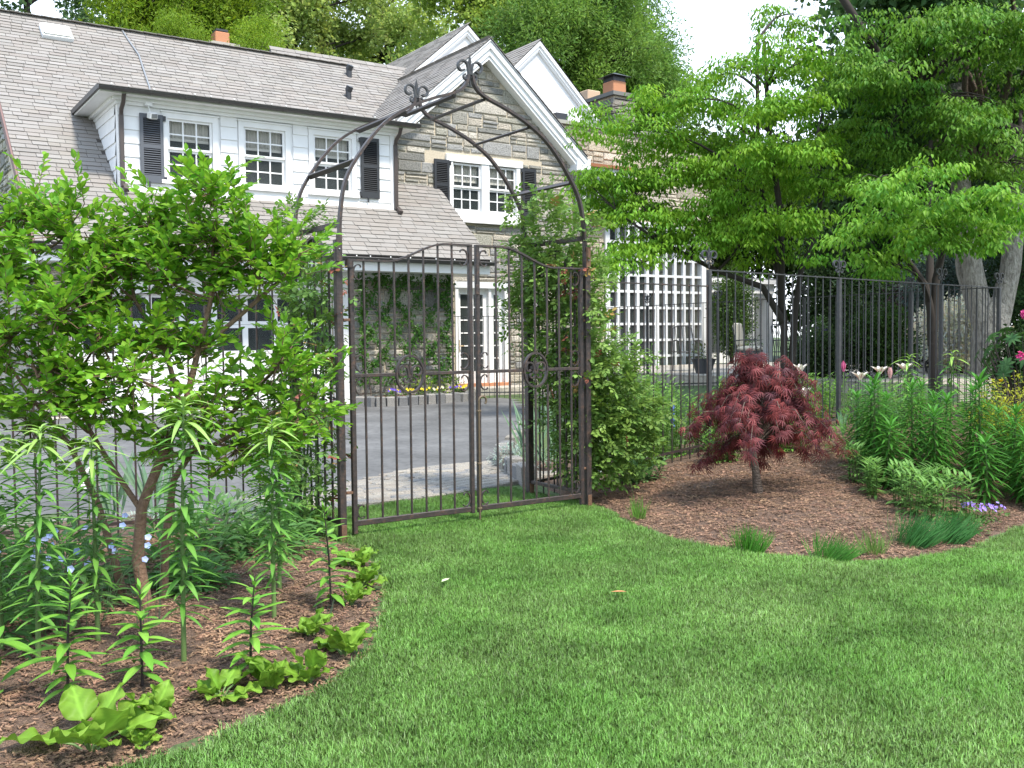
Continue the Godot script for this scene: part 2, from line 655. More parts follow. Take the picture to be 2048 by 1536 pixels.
func driveway() -> void:
	drive_poly = smooth_poly([Vector2(-4.0, -8.95), Vector2(1.0, -8.9), Vector2(3.2, -8.75), Vector2(4.0, -8.95), Vector2(4.8, -9.3), Vector2(5.5, -9.45), Vector2(6.1, -9.6), Vector2(6.62, -10.0), Vector2(7.3, -10.75), Vector2(8.6, -12.4), Vector2(9.9, -14.2), Vector2(11.0, -16.0), Vector2(11.6, -17.3), Vector2(10.4, -17.5), Vector2(7.0, -17.7), Vector2(0.0, -17.9), Vector2(-7.0, -17.5)], 3)
	var m := sheet(-8.0, 12.0, -18.0, -8.5, 0.25, func(x, z): return clampf((-z - 7.5) * 0.02, 0.0, 0.25) + 0.006, func(x, z): return drive_inside(x, z))
	setting("driveway", m, M.asphalt)
	# apron of pale cobblestones between the lawn and the asphalt
	rng.seed = 31
	var ap := thing("cobble_apron", "", "")
	tag(ap, "", "", "", "structure")
	var bed := MB.new()
	var n := 24
	for k in n:
		var x0 := lerpf(-2.0, 6.05, float(k) / n)
		var x1 := lerpf(-2.0, 6.05, float(k + 1) / n)
		bed.q(Vector3(x0, apron_y(apron_front(x0)) + 0.008, apron_front(x0)), Vector3(x1, apron_y(apron_front(x1)) + 0.008, apron_front(x1)), Vector3(x1, apron_y(apron_back(x1)) + 0.011, apron_back(x1)), Vector3(x0, apron_y(apron_back(x0)) + 0.011, apron_back(x0)))
	part("mortar_bed", bed, mat(Color(0.22, 0.2, 0.17), 0.95), ap)
	var mats := []
	for t in [Color(0.36, 0.34, 0.31), Color(0.43, 0.4, 0.35), Color(0.3, 0.3, 0.3), Color(0.46, 0.42, 0.36), Color(0.4, 0.36, 0.31)]:
		mats.append(tint(M.cobble, t, 0.95))
	var shapes := []
	for k in 6:
		var s := MB.new()
		pillow(s, Vector3.ZERO, Vector3(rf(0.17, 0.24), 0.05, rf(0.09, 0.105)), 0.012)
		shapes.append(s.mesh())
	var count := 0
	var z := 0.0
	for row in 13:
		var x := 1.9 + rf(0, 0.15)
		while x < 6.0:
			var f := (row + 0.5) / 13.0
			var zz := lerpf(apron_front(x), apron_back(x), f)
			var k := rng.randi() % 6
			var w: float = (shapes[k] as ArrayMesh).get_aabb().size.x
			if count < 300 and x + w * 0.5 > 2.4:
				part("cobblestone", shapes[k], mats[rng.randi() % 5], ap, Transform3D(Basis(Vector3.UP, rf(-0.05, 0.05) + 0.05), Vector3(x + w * 0.5, apron_y(zz) - 0.008 + rf(-0.003, 0.004), zz)))
				count += 1
			x += w + 0.012

func apron_front(x: float) -> float:
	return -7.85 - maxf(x - 4.6, 0.0) * 0.3

func apron_back(x: float) -> float:
	return -8.72 - sstep(3.2, 5.2, x) * 0.75

func apron_y(z: float) -> float:
	return clampf((-z - 7.5) * 0.02, 0.0, 0.25)

# rounded, uneven block that sits on its base
func pillow(m: MB, at: Vector3, s: Vector3, e: float, b := Basis(), rough := 0.006) -> void:
	var h := s * 0.5
	var base := []
	var top := []
	var mid := []
	for c in [[-1, -1], [-1, 1], [1, 1], [1, -1]]:
		var j := Vector3(rf(-rough, rough), rf(-rough, rough) * 0.5, rf(-rough, rough))
		base.append(at + b * Vector3(c[0] * h.x, 0, c[1] * h.z))
		mid.append(at + b * (Vector3(c[0] * h.x, s.y - e, c[1] * h.z) + j))
		top.append(at + b * (Vector3(c[0] * (h.x - e), s.y, c[1] * (h.z - e)) + j))
	for k in 4:
		var l := (k + 1) % 4
		m.q(base[k], base[l], mid[l], mid[k])
		m.q(mid[k], mid[l], top[l], top[k])
	m.q(top[0], top[1], top[2], top[3])

# blades gathered in small tufts; used for the lawn
func turf_tuft(blades: int, radius: float, hmin: float, hmax: float, width: float) -> MB:
	var m := MB.new()
	for k in blades:
		var a := rf(0, TAU)
		var r := sqrt(rng.randf()) * radius
		var o := Vector3(cos(a) * r, -0.004, sin(a) * r)
		var yaw := rf(0, TAU)
		var h := rf(hmin, hmax)
		var lean := rf(0.1, 0.75)
		var s := Vector3(cos(yaw), 0, sin(yaw)) * width * 0.5 * rf(0.7, 1.3)
		var d := Vector3(-sin(yaw), 0, cos(yaw)) * (1 if rng.randf() < 0.5 else -1)
		var p1 := o + Vector3.UP * h * 0.6 + d * h * lean * 0.3
		var p2 := o + Vector3.UP * h * (1.0 - lean * 0.35) + d * h * lean
		var t := rf(0.0, 1.0)
		m.col = Color(0.15, 0.33, 0.055).lerp(Color(0.26, 0.47, 0.145), t)
		if rng.randf() < 0.16:
			m.col = Color(0.34, 0.46, 0.22)
		var n1 := (d * -0.6 + Vector3.UP * 0.8).normalized()
		var kk := m.v.size()
		m.p(o - s, n1)
		m.p(o + s, n1)
		m.p(p1 + s * 0.85, n1)
		m.p(p1 - s * 0.85, n1)
		m.p(p2, (d * -0.3 + Vector3.UP).normalized())
		m.i.append_array(PackedInt32Array([kk, kk + 2, kk + 1, kk, kk + 3, kk + 2, kk + 3, kk + 4, kk + 2]))
	return m

func lawn() -> void:
	rng.seed = 5
	var nz := FastNoiseLite.new()
	nz.seed = 3
	nz.frequency = 0.9
	var nf := FastNoiseLite.new()
	nf.seed = 9
	nf.frequency = 3.2
	var kinds := []
	for k in 4:
		kinds.append(turf_tuft(150, 0.085, 0.022, 0.05, 0.0024))
	var sets := [[], [], [], []]
	var tints := [[], [], [], []]
	var n := 0
	var tries := 0
	while n < 42000 and tries < 300000:
		tries += 1
		# even cover of the lawn, a little denser near the viewer
		var x := rf(-1.2, 10.5)
		var z := rf(-7.95, 0.6)
		var d := minf(-seg_dist2(x, z, LB), -seg_dist2(x, z, RB))
		if d < -0.012:
			continue
		if z < apron_front(x) + 0.05 + 0.05 * nf.get_noise_2d(x * 3.0, 0.0) or (x < 2.95 and z < -6.9) or (x > 5.3 and z < -6.6):
			continue
		if Vector2(x, z).length() > 11.5 or absf(x * 0.829 + z * 0.559) > 0.53 * (x * 0.559 - z * 0.829) + 1.9 or x * 0.559 - z * 0.829 < 2.0:
			continue
		n += 1
		var k := rng.randi() % 4
		var s := rf(0.8, 1.2) * (1.0 + 0.3 * nf.get_noise_2d(x, z))
		var tall := s * rf(0.85, 1.15) * (1.25 if rng.randf() < 0.06 else 1.0) * (1.0 + 0.25 * nz.get_noise_2d(x * 1.7, z * 1.7))
		sets[k].append(Transform3D(Basis(Vector3.UP, rf(0, TAU)).scaled(Vector3(s, tall, s)), Vector3(x, 0.0, z)))
		var l := 1.0 + 0.42 * nz.get_noise_2d(x, z) + 0.42 * nf.get_noise_2d(x + 40.0, z)
		var w := nz.get_noise_2d(x + 90.0, z)
		tints[k].append(Color(l * (1.0 + 0.18 * w), l, l * (1.0 + 0.25 * w)))
	var o := thing("lawn_grass", "mown green lawn running up to the gate", "grass")
	o.set_meta("kind", "stuff")
	for k in 4:
		scatter("blades", kinds[k], M.grass, o, sets[k], tints[k])
	var lf := MB.new()
	lf.leaf(Transform3D(Basis(Vector3.UP, 0.6), Vector3(3.5, 0.055, -4.22)), 0.09, 0.03, -0.1, 0.5)
	var fallen := part(numbered("fallen_leaf"), lf, mat(Color(0.5, 0.24, 0.1), 0.7), self)
	fallen.position = Vector3.ZERO
	var pl := MB.new()
	pl.leaf(Transform3D(Basis(Vector3.UP, 1.9), Vector3(2.86, 0.05, -5.0)), 0.07, 0.035, -0.1, 0.3)
	tag(part(numbered("fallen_leaf"), pl, mat(Color(0.45, 0.5, 0.3), 0.6), self), "small pale green leaf lying on the lawn near the left bed", "leaf")
	tag(fallen, "small dry brown leaf lying on the lawn", "leaf")

func seg_dist2(x: float, z: float, poly: PackedVector2Array) -> float:
	return seg_dist(Vector2(x, z), poly)

func spiral(a0: float, turn_in: float, mid: float, turn_out: float, nseg := 26, tight := 3.2) -> Array:
	# heading integrated along the length: tight curls at the ends, a slack back in the middle
	var pts := [Vector2.ZERO]
	var h := a0
	for k in nseg:
		var s := (k + 0.5) / nseg * 2.0 - 1.0
		var w := pow(absf(s), tight)
		var bend := mid + (turn_in if s < 0.0 else turn_out) * w
		h += bend / nseg
		pts.append((pts[-1] as Vector2) + Vector2(cos(h), sin(h)) / nseg)
	return pts

# a C scroll that touches x = 0 with its back, of height 1, its curls opening to +x
func c_scroll(hgt: float) -> Array:
	var p := spiral(0.0, 13.0, 3.0, 13.0, 30, 2.6)
	var a: Vector2 = p[0]
	var lo := Vector2(1e9, 1e9)
	var hi := -lo
	# turn it so that its middle heads straight up
	var mid: Vector2 = (p[16] as Vector2) - (p[14] as Vector2)
	var rot := PI / 2.0 - mid.angle()
	var q := []
	for e in p:
		var r: Vector2 = (e - a).rotated(rot)
		q.append(r)
		lo = lo.min(r)
		hi = hi.max(r)
	var s := hgt / (hi.y - lo.y)
	# the curve turns left, so its back lies at the right: mirror it
	var out := []
	for e in q:
		out.append(Vector2((hi.x - e.x) * s, (e.y - (lo.y + hi.y) * 0.5) * s))
	return out

func scroll(m: MB, at: Vector3, ux: Vector3, uy: Vector3, hgt: float, thick := 0.0105, deep := 0.016) -> void:
	var pts := []
	for e in c_scroll(hgt):
		pts.append(at + ux * e.x + uy * e.y)
	m.ribbon(pts, thick, deep, ux.cross(uy).normalized(), 0.6)

# fleur-de-lis of wrought iron, upright, centred on its collar
func fleur(par: Node3D, at: Vector3, s: float, mt: Material, ux := Vector3.RIGHT, called := "fleur_finial") -> void:
	var f := holder(called, par)
	f.position = at
	var sp := MB.new()
	sp.tube([Vector3(0, -0.42, 0) * s, Vector3(0, -0.3, 0) * s, Vector3(0, -0.2, 0) * s, Vector3(0, 0, 0) * s, Vector3(0, 0.16, 0) * s, Vector3(0, 0.36, 0) * s, Vector3(0, 0.58, 0) * s], [0.002, 0.045 * s, 0.018 * s, 0.035 * s, 0.02 * s, 0.062 * s, 0.002], 6)
	part("spear", sp, mt, f)
	var co := MB.new()
	co.bev(Vector3.ZERO, Vector3(0.17, 0.11, 0.1) * s, 0.01 * s, Basis(ux, Vector3.UP, ux.cross(Vector3.UP)))
	part("collar", co, mt, f)
	for sg in [-1.0, 1.0]:
		var c := MB.new()
		var pts := []
		# rises from the collar, arches outward and curls under
		for k in 25:
			var t := float(k) / 24
			var an := PI - t * PI * 1.75
			var r := 0.21 * (1.0 - 0.62 * maxf(t - 0.3, 0.0) / 0.7)
			var pp := Vector2(0.27 + r * cos(an), 0.16 + r * sin(an))
			if t < 0.12:
				pp = Vector2(0.05, 0.0).lerp(pp, t / 0.12)
			pts.append((ux * pp.x * sg + Vector3.UP * pp.y) * s)
		c.ribbon(pts, 0.055 * s, 0.11 * s, (ux * sg).cross(Vector3.UP).normalized())
		part("curl", c, mt, f)
		c = MB.new()
		var lo := []
		for k in 15:
			var t := float(k) / 14
			var an := PI + t * PI * 1.5
			var r := 0.13 * (1.0 - 0.6 * t)
			lo.append((ux * sg * (0.16 + r * cos(an)) + Vector3.UP * (-0.1 + r * sin(an))) * s)
		c.ribbon(lo, 0.045 * s, 0.09 * s, (ux * sg).cross(Vector3.UP).normalized())
		part("lower_curl", c, mt, f)

func gate_top(u: float) -> float:
	return 2.045 + 0.15 * sstep(0.3, 0.82, u)

func gate_leaf(sg: float, xh: float, w: float, label: String) -> Node3D:
	# sg 1: hinged at its left end; local x runs from the hinge
	var zf := -6.66
	var o := thing("gate_leaf", label, "gate", Vector3(xh, 0, zf), 0.0, "two leaves of the garden gate")
	var dx := Vector3(sg, 0, 0)
	var st := MB.new()
	st.bev(dx * 0.018 + Vector3(0, 1.05, 0), Vector3(0.036, 2.02, 0.036), 0.004)
	part("hinge_stile", st, M.iron, o)
	st = MB.new()
	st.bev(dx * (w - 0.016) + Vector3(0, 1.145, 0), Vector3(0.032, 2.12, 0.036), 0.004)
	part("meeting_stile", st, M.iron, o)
	var cap := MB.new()
	cap.lathe(dx * 0.006 + Vector3(0, 2.0, 0), [Vector2(0.001, 0), Vector2(0.03, 0.0), Vector2(0.032, 0.03), Vector2(0.026, 0.062), Vector2(0.001, 0.07)], 10)
	part("hinge_cap", cap, M.iron, o)
	var br := MB.new()
	br.bev(dx * (w * 0.5) + Vector3(0, 0.118, 0), Vector3(w - 0.066, 0.042, 0.03), 0.004)
	part("bottom_rail", br, M.iron, o)
	var tr := MB.new()
	var pts := []
	for k in 29:
		var u := 0.004 + (w - 0.006) * k / 28.0
		pts.append(dx * u + Vector3(0, gate_top(u) + 0.012, 0))
	tr.ribbon(pts, 0.014, 0.042, Vector3(0, 0, -sg))
	part("top_rail", tr, M.iron, o)
	var cx := 0.495
	var ring := 0.125
	for half in 2:
		var a := 0.036 if half == 0 else cx + ring
		var b := cx - ring if half == 0 else w - 0.032
		var mr := MB.new()
		mr.bev(dx * ((a + b) * 0.5) + Vector3(0, 1.21, 0), Vector3(b - a, 0.026, 0.018), 0.003)
		part("middle_rail", mr, M.iron, o)
	var us := [0.122, 0.247, 0.371, 0.495, 0.623, 0.75, 0.876]
	for u in us:
		var top := gate_top(u) + 0.006
		for seg in 2:
			var y0 := 0.138 if seg == 0 else (1.223 if absf(u - cx) > ring else 1.21 + ring)
			var y1 := (1.197 if absf(u - cx) > ring else 1.21 - ring) if seg == 0 else top
			var bm := MB.new()
			bm.bev(dx * u + Vector3(0, (y0 + y1) * 0.5, 0), Vector3(0.0145, y1 - y0, 0.0145), 0.002)
			part("bar", bm, M.iron, o)
		var nub := MB.new()
		nub.ball(dx * u + Vector3(0, gate_top(u) + 0.02, 0), Vector3(0.009, 0.006, 0.009), 6, 3)
		part("rivet", nub, M.iron, o)
	# medallion
	var rg := MB.new()
	var rp := []
	for k in 41:
		rp.append(dx * cx + Vector3(cos(TAU * k / 40.0) * ring * 0.93, 1.21 + sin(TAU * k / 40.0) * ring * 1.12, 0))
	rg.ribbon(rp, 0.014, 0.03, Vector3(0, 0, 1))
	part("medallion_ring", rg, M.iron, o)
	fleur(o, dx * cx + Vector3(0, 1.19, 0), 0.225, M.iron, Vector3.RIGHT, "medallion_fleur")
	# scrolls in the corners
	var sc := [[0.036, gate_top(0.0) - 0.075, 1.0, 0.11], [w - 0.032, gate_top(w) - 0.085, -1.0, 0.125]]
	sc += [[0.036, 1.3, 1.0, 0.125], [0.036, 1.125, 1.0, 0.12], [w - 0.032, 1.3, -1.0, 0.125], [w - 0.032, 1.125, -1.0, 0.12], [0.036, 0.2, 1.0, 0.1], [w - 0.032, 0.2, -1.0, 0.11]]
	for e in sc:
		var sm := MB.new()
		scroll(sm, dx * (e[0] + e[2] * 0.004) + Vector3(0, e[1], 0), dx * e[2], Vector3.UP, e[3])
		part("scroll", sm, M.iron, o)
	var h1 := MB.new()
	for y in [0.35, 1.62]:
		h1.bev(dx * -0.02 + Vector3(0, y, 0), Vector3(0.06, 0.02, 0.03), 0.003)
	part("hinge", h1, M.rust, o)
	return o

func arch_pts(z: float) -> Array:
	var prof := [[1.13, 2.2], [1.118, 2.4], [1.07, 2.64], [0.94, 2.86], [0.76, 3.07], [0.56, 3.21], [0.34, 3.31], [0.18, 3.365], [0.085, 3.41], [0.035, 3.47], [0.02, 3.53]]
	var half := []
	var c := Curve3D.new()
	for k in prof.size():
		var a: Array = prof[maxi(k - 1, 0)]
		var b: Array = prof[mini(k + 1, prof.size() - 1)]
		var tn := Vector3(b[0] - a[0], b[1] - a[1], 0) / 6.0
		c.add_point(Vector3(prof[k][0], prof[k][1], z), -tn, tn)
	c.bake_interval = 0.05
	for e in c.get_baked_points():
		half.append(e)
	return half

func arbor() -> void:
	rng.seed = 41
	var a := thing("garden_arbor", "rusty brown iron arbor with an ogee arch and fleur finials over the gate", "arbor", Vector3(4.125, 0, 0))
	var zf := -6.66
	var zb := -7.53
	for z in [zf, zb]:
		for sg in [-1.0, 1.0]:
			var m := MB.new()
			var w := 0.052 if z == zf else 0.06
			m.bev(Vector3(sg * 1.145, 1.06, z), Vector3(w, 2.28, w), 0.004)
			part("post", m, M.iron, a)
			m = MB.new()
			m.bev(Vector3(sg * 1.145, 0.05, z + w * 0.5 + 0.004), Vector3(w * 0.8, 0.14, 0.008), 0.002)
			part("base_plate", m, M.rust, a)
			m = MB.new()
			m.bev(Vector3(sg * 1.145, 2.14, z + w * 0.5 + 0.004), Vector3(w * 0.9, 0.2, 0.008), 0.002)
			part("strap", m, M.rust if sg > 0 else M.iron, a)
			m = MB.new()
			m.ball(Vector3(sg * 1.145, 2.13, z + w * 0.5 + 0.01), Vector3(0.008, 0.008, 0.006), 8, 4)
			part("bolt_head", m, M.lead, a)
			m = MB.new()
			var pts := []
			for e in arch_pts(z):
				pts.append(Vector3(e.x * sg, e.y, e.z))
			m.ribbon(pts, 0.02, 0.04, Vector3(0, 0, -sg))
			part("arch_bar", m, M.iron, a)
		fleur(a, Vector3(0.0, 3.545, z), 0.25, M.iron_dark)
	for sg in [-1.0, 1.0]:
		for e in [[1.122, 2.33, 0.0], [1.0, 2.79, 0.75], [0.57, 3.2, 1.12], [0.14, 3.375, 1.35]]:
			var m := MB.new()
			m.bev(Vector3(sg * (e[0] - 0.006), e[1] - 0.012, (zf + zb) * 0.5), Vector3(0.04, 0.02, 0.87 - 0.04), 0.002, Basis(Vector3(0, 0, 1), sg * (PI / 2 - e[2] if e[2] > 0 else PI / 2)))
			part("cross_bar", m, M.iron, a)
		# side panel with a humped top
		var x: float = sg * 1.145
		var z0 := zf - 0.03
		var z1 := zb + 0.03
		for y in [0.13, 1.2]:
			var m := MB.new()
			m.bev(Vector3(x, y, (z0 + z1) * 0.5), Vector3(0.03, 0.03, z0 - z1), 0.003)
			part("side_rail", m, M.iron, a)
		var hp := []
		for k in 25:
			var t := k / 24.0
			hp.append(Vector3(x, 1.98 + 0.27 * sin(PI * clampf((t - 0.12) / 0.76, 0.0, 1.0)), lerpf(z0, z1, t)))
		var hm := MB.new()
		hm.ribbon(hp, 0.014, 0.036, Vector3(1, 0, 0))
		part("side_hump", hm, M.iron, a)
		for k in 5:
			var z := lerpf(z0, z1, (k + 1) / 6.0)
			var top := 1.98 + 0.27 * sin(PI * clampf(((k + 1) / 6.0 - 0.12) / 0.76, 0.0, 1.0))
			var m := MB.new()
			m.bev(Vector3(x, (0.145 + top) * 0.5, z), Vector3(0.0145, top - 0.145, 0.0145), 0.002)
			part("side_bar", m, M.iron, a)
		for e in [[1.3, 1], [1.1, 1], [1.3, -1], [1.1, -1]]:
			var m := MB.new()
			scroll(m, Vector3(x, e[0], z0 - 0.01 if e[1] > 0 else z1 + 0.01), Vector3(0, 0, -e[1]), Vector3.UP, 0.13)
			part("side_scroll", m, M.iron, a)
	gate_leaf(1.0, 3.062, 1.055, "left leaf of the brown iron gate, nearer the leafy shrub")
	var r := gate_leaf(-1.0, 5.222, 1.07, "right leaf of the brown iron gate, with drop bolt, beside the rose")
	# drop bolt on the right leaf
	var b := MB.new()
	b.rod(Vector3(-1.07, 0.0, 0.03), Vector3(-1.07, 0.98, 0.03), 0.008)
	var hk := []
	for k in 13:
		var an := PI - PI * 1.25 * k / 12.0
		hk.append(Vector3(-1.07 + 0.035 + 0.035 * cos(an), 0.98 + 0.035 * sin(an), 0.03))
	b.tube(hk, [0.009], 8)
	part("drop_bolt", b, M.bolt, r)
	for y in [0.12, 0.48, 0.9]:
		var k := MB.new()
		k.bev(Vector3(-1.068, y, 0.026), Vector3(0.034, 0.016, 0.026), 0.003)
		part("bolt_keeper", k, M.bolt, r)
	var lt := MB.new()
	lt.bev(Vector3(-1.066, 1.86, 0.022), Vector3(0.03, 0.08, 0.012), 0.003)
	part("latch", lt, M.iron, r)
	roses()

func fence(called_label: String, a: Vector3, b: Vector3, top_a: float, top_b: float, y_at: Callable, posts: Array, fin: bool, mt: Material, pitch := 0.128, mid_rail := false, barr := 0.0075) -> Node3D:
	# a straight run of pickets from a to b; posts are fractions of its length
	var o := thing("iron_fence", called_label, "fence", Vector3(a.x, 0, a.z))
	var run := Vector3(b.x - a.x, 0, b.z - a.z)
	var l := run.length()
	var d := run / l
	var rail := MB.new()
	rail.ribbon([Vector3(0, top_a, 0), d * l * 0.5 + Vector3(0, (top_a + top_b) * 0.5, 0), d * l + Vector3(0, top_b, 0)], 0.012, 0.036, Vector3.UP.cross(d).normalized())
	part("top_rail", rail, mt, o)
	var n := int(round(l / pitch))
	for k in n + 1:
		var f := float(k) / n
		var near := false
		for e in posts:
			if absf(e - f) * l < 0.035:
				near = true
		if near:
			continue
		var top := lerpf(top_a, top_b, f)
		var bot: float = y_at.call(a.x + d.x * l * f, a.z + d.z * l * f)
		var m := MB.new()
		m.rod(d * l * f + Vector3(0, bot - 0.03, 0), d * l * f + Vector3(0, top + 0.014, 0), barr, 6)
		part("picket", m, mt, o)
	var low := MB.new()
	low.ribbon([Vector3(0, y_at.call(a.x, a.z) + 0.12, 0), d * l * 0.5 + Vector3(0, y_at.call(a.x + run.x * 0.5, a.z + run.z * 0.5) + 0.12, 0), d * l + Vector3(0, y_at.call(b.x, b.z) + 0.12, 0)], 0.026, 0.012, Vector3.UP.cross(d).normalized())
	part("bottom_rail", low, mt, o)
	for e in posts:
		var top := lerpf(top_a, top_b, e)
		var bot: float = y_at.call(a.x + d.x * l * e, a.z + d.z * l * e)
		var m := MB.new()
		m.bev(d * l * e + Vector3(0, (top + bot) * 0.5 - 0.05, 0), Vector3(0.046, top - bot + 0.11, 0.046), 0.004)
		part("post", m, mt, o)
		if fin:
			fleur(o, d * l * e + Vector3(0, top + 0.115, 0), 0.24, mt, d)
	return o

func fences() -> void:
	rng.seed = 43
	var fa := func(x, z): return floor_at(x, z)
	fence("low run of iron fence between the rose covered arbor and the corner post", Vector3(5.3, 0, -7.53), Vector3(7.58, 0, -7.53), 2.02, 2.0, fa, [], false, M.iron)
	fence("tall dark iron fence with fleur finials behind the red maple", Vector3(7.61, 0, -7.53), Vector3(13.16, 0, -7.53), 2.17, 2.09, fa, [0.0, 0.386, 0.757, 1.0], true, M.iron_grey, 0.132)
	fence("far iron fence running back from the tall fence towards the sunroom", Vector3(13.18, 0, -7.6), Vector3(13.8, 0, -17.2), 2.1, 2.1, func(x, z): return gy(x, z), [0.14, 0.36, 0.58, 0.8, 1.0], true, M.iron_grey, 0.14)
	fence("iron fence behind the leafy shrub left of the arbor", Vector3(2.94, 0, -7.53), Vector3(-1.6, 0, -7.53), 2.0, 2.0, fa, [0.5, 1.0], false, M.iron, 0.132)

var H: Node3D
const TAN := 0.83

func roof_y(z: float) -> float:
	return 3.05 + TAN * (-z - 16.9)

# strips of shingles on a sloping plane. o: lower left corner, ux along the eave, ut up the slope
func shingle_plane(roof: Node3D, o: Vector3, ux: Vector3, ut: Vector3, w: float, l: float, expo: float, keep: Callable, singles: Callable, tones: Array, limit: int, mats: Array) -> int:
	var nn := ux.cross(ut).normalized()
	var rest := MB.new()
	var used := 0
	var rows := int(ceil(l / expo - 0.25))
	var shapes := {}
	for r in rows:
		var x := -rf(0.0, 0.3)
		var strip_tone := rf(0.96, 1.04)
		while x < w:
			var ww: float = [0.2, 0.26, 0.3, 0.33, 0.4][rng.randi() % 5]
			var x0 := maxf(x, 0.0)
			var x1 := minf(x + ww, w) - 0.008
			x += ww
			if x1 - x0 < 0.03 or not keep.call((x0 + x1) * 0.5, (r + 0.5) * expo):
				continue
			var tab := rng.randf() < 0.5
			var lift := 0.02 if tab else 0.013
			var drop := 0.0 if not tab else rf(0.004, 0.012)
			var tone: Color = tones[rng.randi() % tones.size()]
			if used < limit and singles.call((x0 + x1) * 0.5, (r + 0.5) * expo):
				var m := MB.new()
				one_shingle(m, x1 - x0, expo, lift, drop)
				var q := Basis(ux, nn, -ut)
				part("shingle", m, mats[rng.randi() % mats.size()], roof, Transform3D(q, o + ux * x0 + ut * (r * expo)))
				used += 1
			else:
				var k := rf(0.94, 1.06) * strip_tone * 1.2
				rest.col = Color(tone.r * k, tone.g * k, tone.b * k)
				var m := MB.new()
				m.col = rest.col
				one_shingle(m, x1 - x0, expo, lift, drop)
				rest.add(m, Transform3D(Basis(ux, nn, -ut), o + ux * x0 + ut * (r * expo)))
	part("shingles", rest, M.shingles, roof, Transform3D(), true)
	return used

func one_shingle(m: MB, w: float, expo: float, lift: float, drop: float) -> void:
	# x along the eave, y out of the roof, -z up the slope
	var a := Vector3(0, lift, drop)
	var b := Vector3(w, lift, drop)
	var c := Vector3(w, 0.002, -expo - 0.01)
	var d := Vector3(0, 0.002, -expo - 0.01)
	m.q(a, b, c, d)
	m.q(Vector3(0, -0.004, drop), Vector3(w, -0.004, drop), b, a)
	m.t(Vector3(0, -0.004, drop), a, d)
	m.t(Vector3(w, -0.004, drop), c, b)

func clip(poly: PackedVector2Array, holes: Array) -> Array:
	var cur := [poly]
	for h in holes:
		var nxt := []
		for p in cur:
			for r in Geometry2D.clip_polygons(p, h):
				if not Geometry2D.is_polygon_clockwise(r):
					nxt.append(r)
		cur = nxt
	return cur

func rect(x0: float, y0: float, x1: float, y1: float) -> PackedVector2Array:
	return PackedVector2Array([Vector2(x0, y0), Vector2(x1, y0), Vector2(x1, y1), Vector2(x0, y1)])

var stone_left := 300

# coursed rubble laid on a wall plane: 2D outline, rectangular openings, o + ux*x + uy*y; stones stand proud along un
func stone_wall(wall: Node3D, outline: PackedVector2Array, holes: Array, o: Vector3, ux: Vector3, un: Vector3, tones: Array, single_rect: Rect2, big := 1.0) -> void:
	var uy := Vector3.UP
	var lo := Vector2(1e9, 1e9)
	var hi := -lo
	for p in outline:
		lo = lo.min(p)
		hi = hi.max(p)
	var rest := MB.new()
	var mats := []
	for t in tones:
		mats.append(tint(M.stones, t, 1.9))
	var y := lo.y
	while y < hi.y:
		var band := rf(0.22, 0.34) * big
		var x := lo.x - rf(0, 0.3)
		while x < hi.x:
			var w := rf(0.3, 0.95) * big
			var parts := 1 if rng.randf() < 0.16 else (2 if rng.randf() < 0.5 else 3)
			var yy := y
			for k in parts:
				var h := band / parts * (1.0 if parts == 1 else rf(0.8, 1.2))
				if k == parts - 1:
					h = y + band - yy
				if h < 0.045:
					continue
				var cuts := [w]
				if parts > 1 and w > 0.45 and rng.randf() < 0.55:
					var f := rf(0.3, 0.7)
					cuts = [w * f, w * (1.0 - f)]
				var xx := x
				for cw in cuts:
					for piece in Geometry2D.intersect_polygons(rect(xx, yy, xx + cw, yy + h), outline):
						for pc in clip(piece, holes):
							lay_stone(wall, rest, pc, o, ux, uy, un, tones, mats, single_rect)
					xx += cw
				yy += h
			x += w
		y += band
	if rest.v.size():
		part("stones", rest, M.stones, wall, Transform3D(), true)

func lay_stone(wall: Node3D, rest: MB, poly: PackedVector2Array, o: Vector3, ux: Vector3, uy: Vector3, un: Vector3, tones: Array, mats: Array, sr: Rect2) -> void:
	var gap := 0.011
	var inner := Geometry2D.offset_polygon(poly, -gap)
	if inner.is_empty():
		return
	var a: PackedVector2Array = inner[0]
	var top := Geometry2D.offset_polygon(poly, -gap - 0.013)
	if top.is_empty() or (top[0] as PackedVector2Array).size() != a.size():
		return
	var b: PackedVector2Array = top[0]
	var cen := Vector2()
	for p in a:
		cen += p / a.size()
	var single := stone_left > 0 and sr.has_point(cen)
	var m := MB.new() if single else rest
	var base := o if not single else Vector3.ZERO
	var deep := rf(0.012, 0.034)
	var tilt := Vector2(rf(-0.02, 0.02), rf(-0.03, 0.03))
	var t: Color = tones[rng.randi() % tones.size()]
	var k := rf(0.85, 1.15)
	m.col = Color(t.r * k, t.g * k, t.b * k) * 1.9
	var org := cen if single else Vector2.ZERO
	var ra := []
	var rb := []
	for j in a.size():
		var ja := Vector2(rf(-0.007, 0.007), rf(-0.007, 0.007))
		var pa := a[j] + ja - org
		var pb := b[j] + ja * 1.4 - org
		ra.append(base + ux * pa.x + uy * pa.y)
		rb.append(base + ux * pb.x + uy * pb.y + un * (deep + (b[j] - cen).dot(tilt) + rf(0, 0.006)))
	var mid := Vector3()
	for p in rb:
		mid += p / rb.size()
	mid += un * rf(-0.002, 0.009)
	for j in ra.size():
		var j2 := (j + 1) % ra.size()
		m.q(ra[j], ra[j2], rb[j2], rb[j])
		m.t(rb[j], rb[j2], mid)
	if single:
		stone_left -= 1
		part("stone", m, mats[rng.randi() % mats.size()], wall, Transform3D(Basis(), o + ux * cen.x + uy * cen.y))

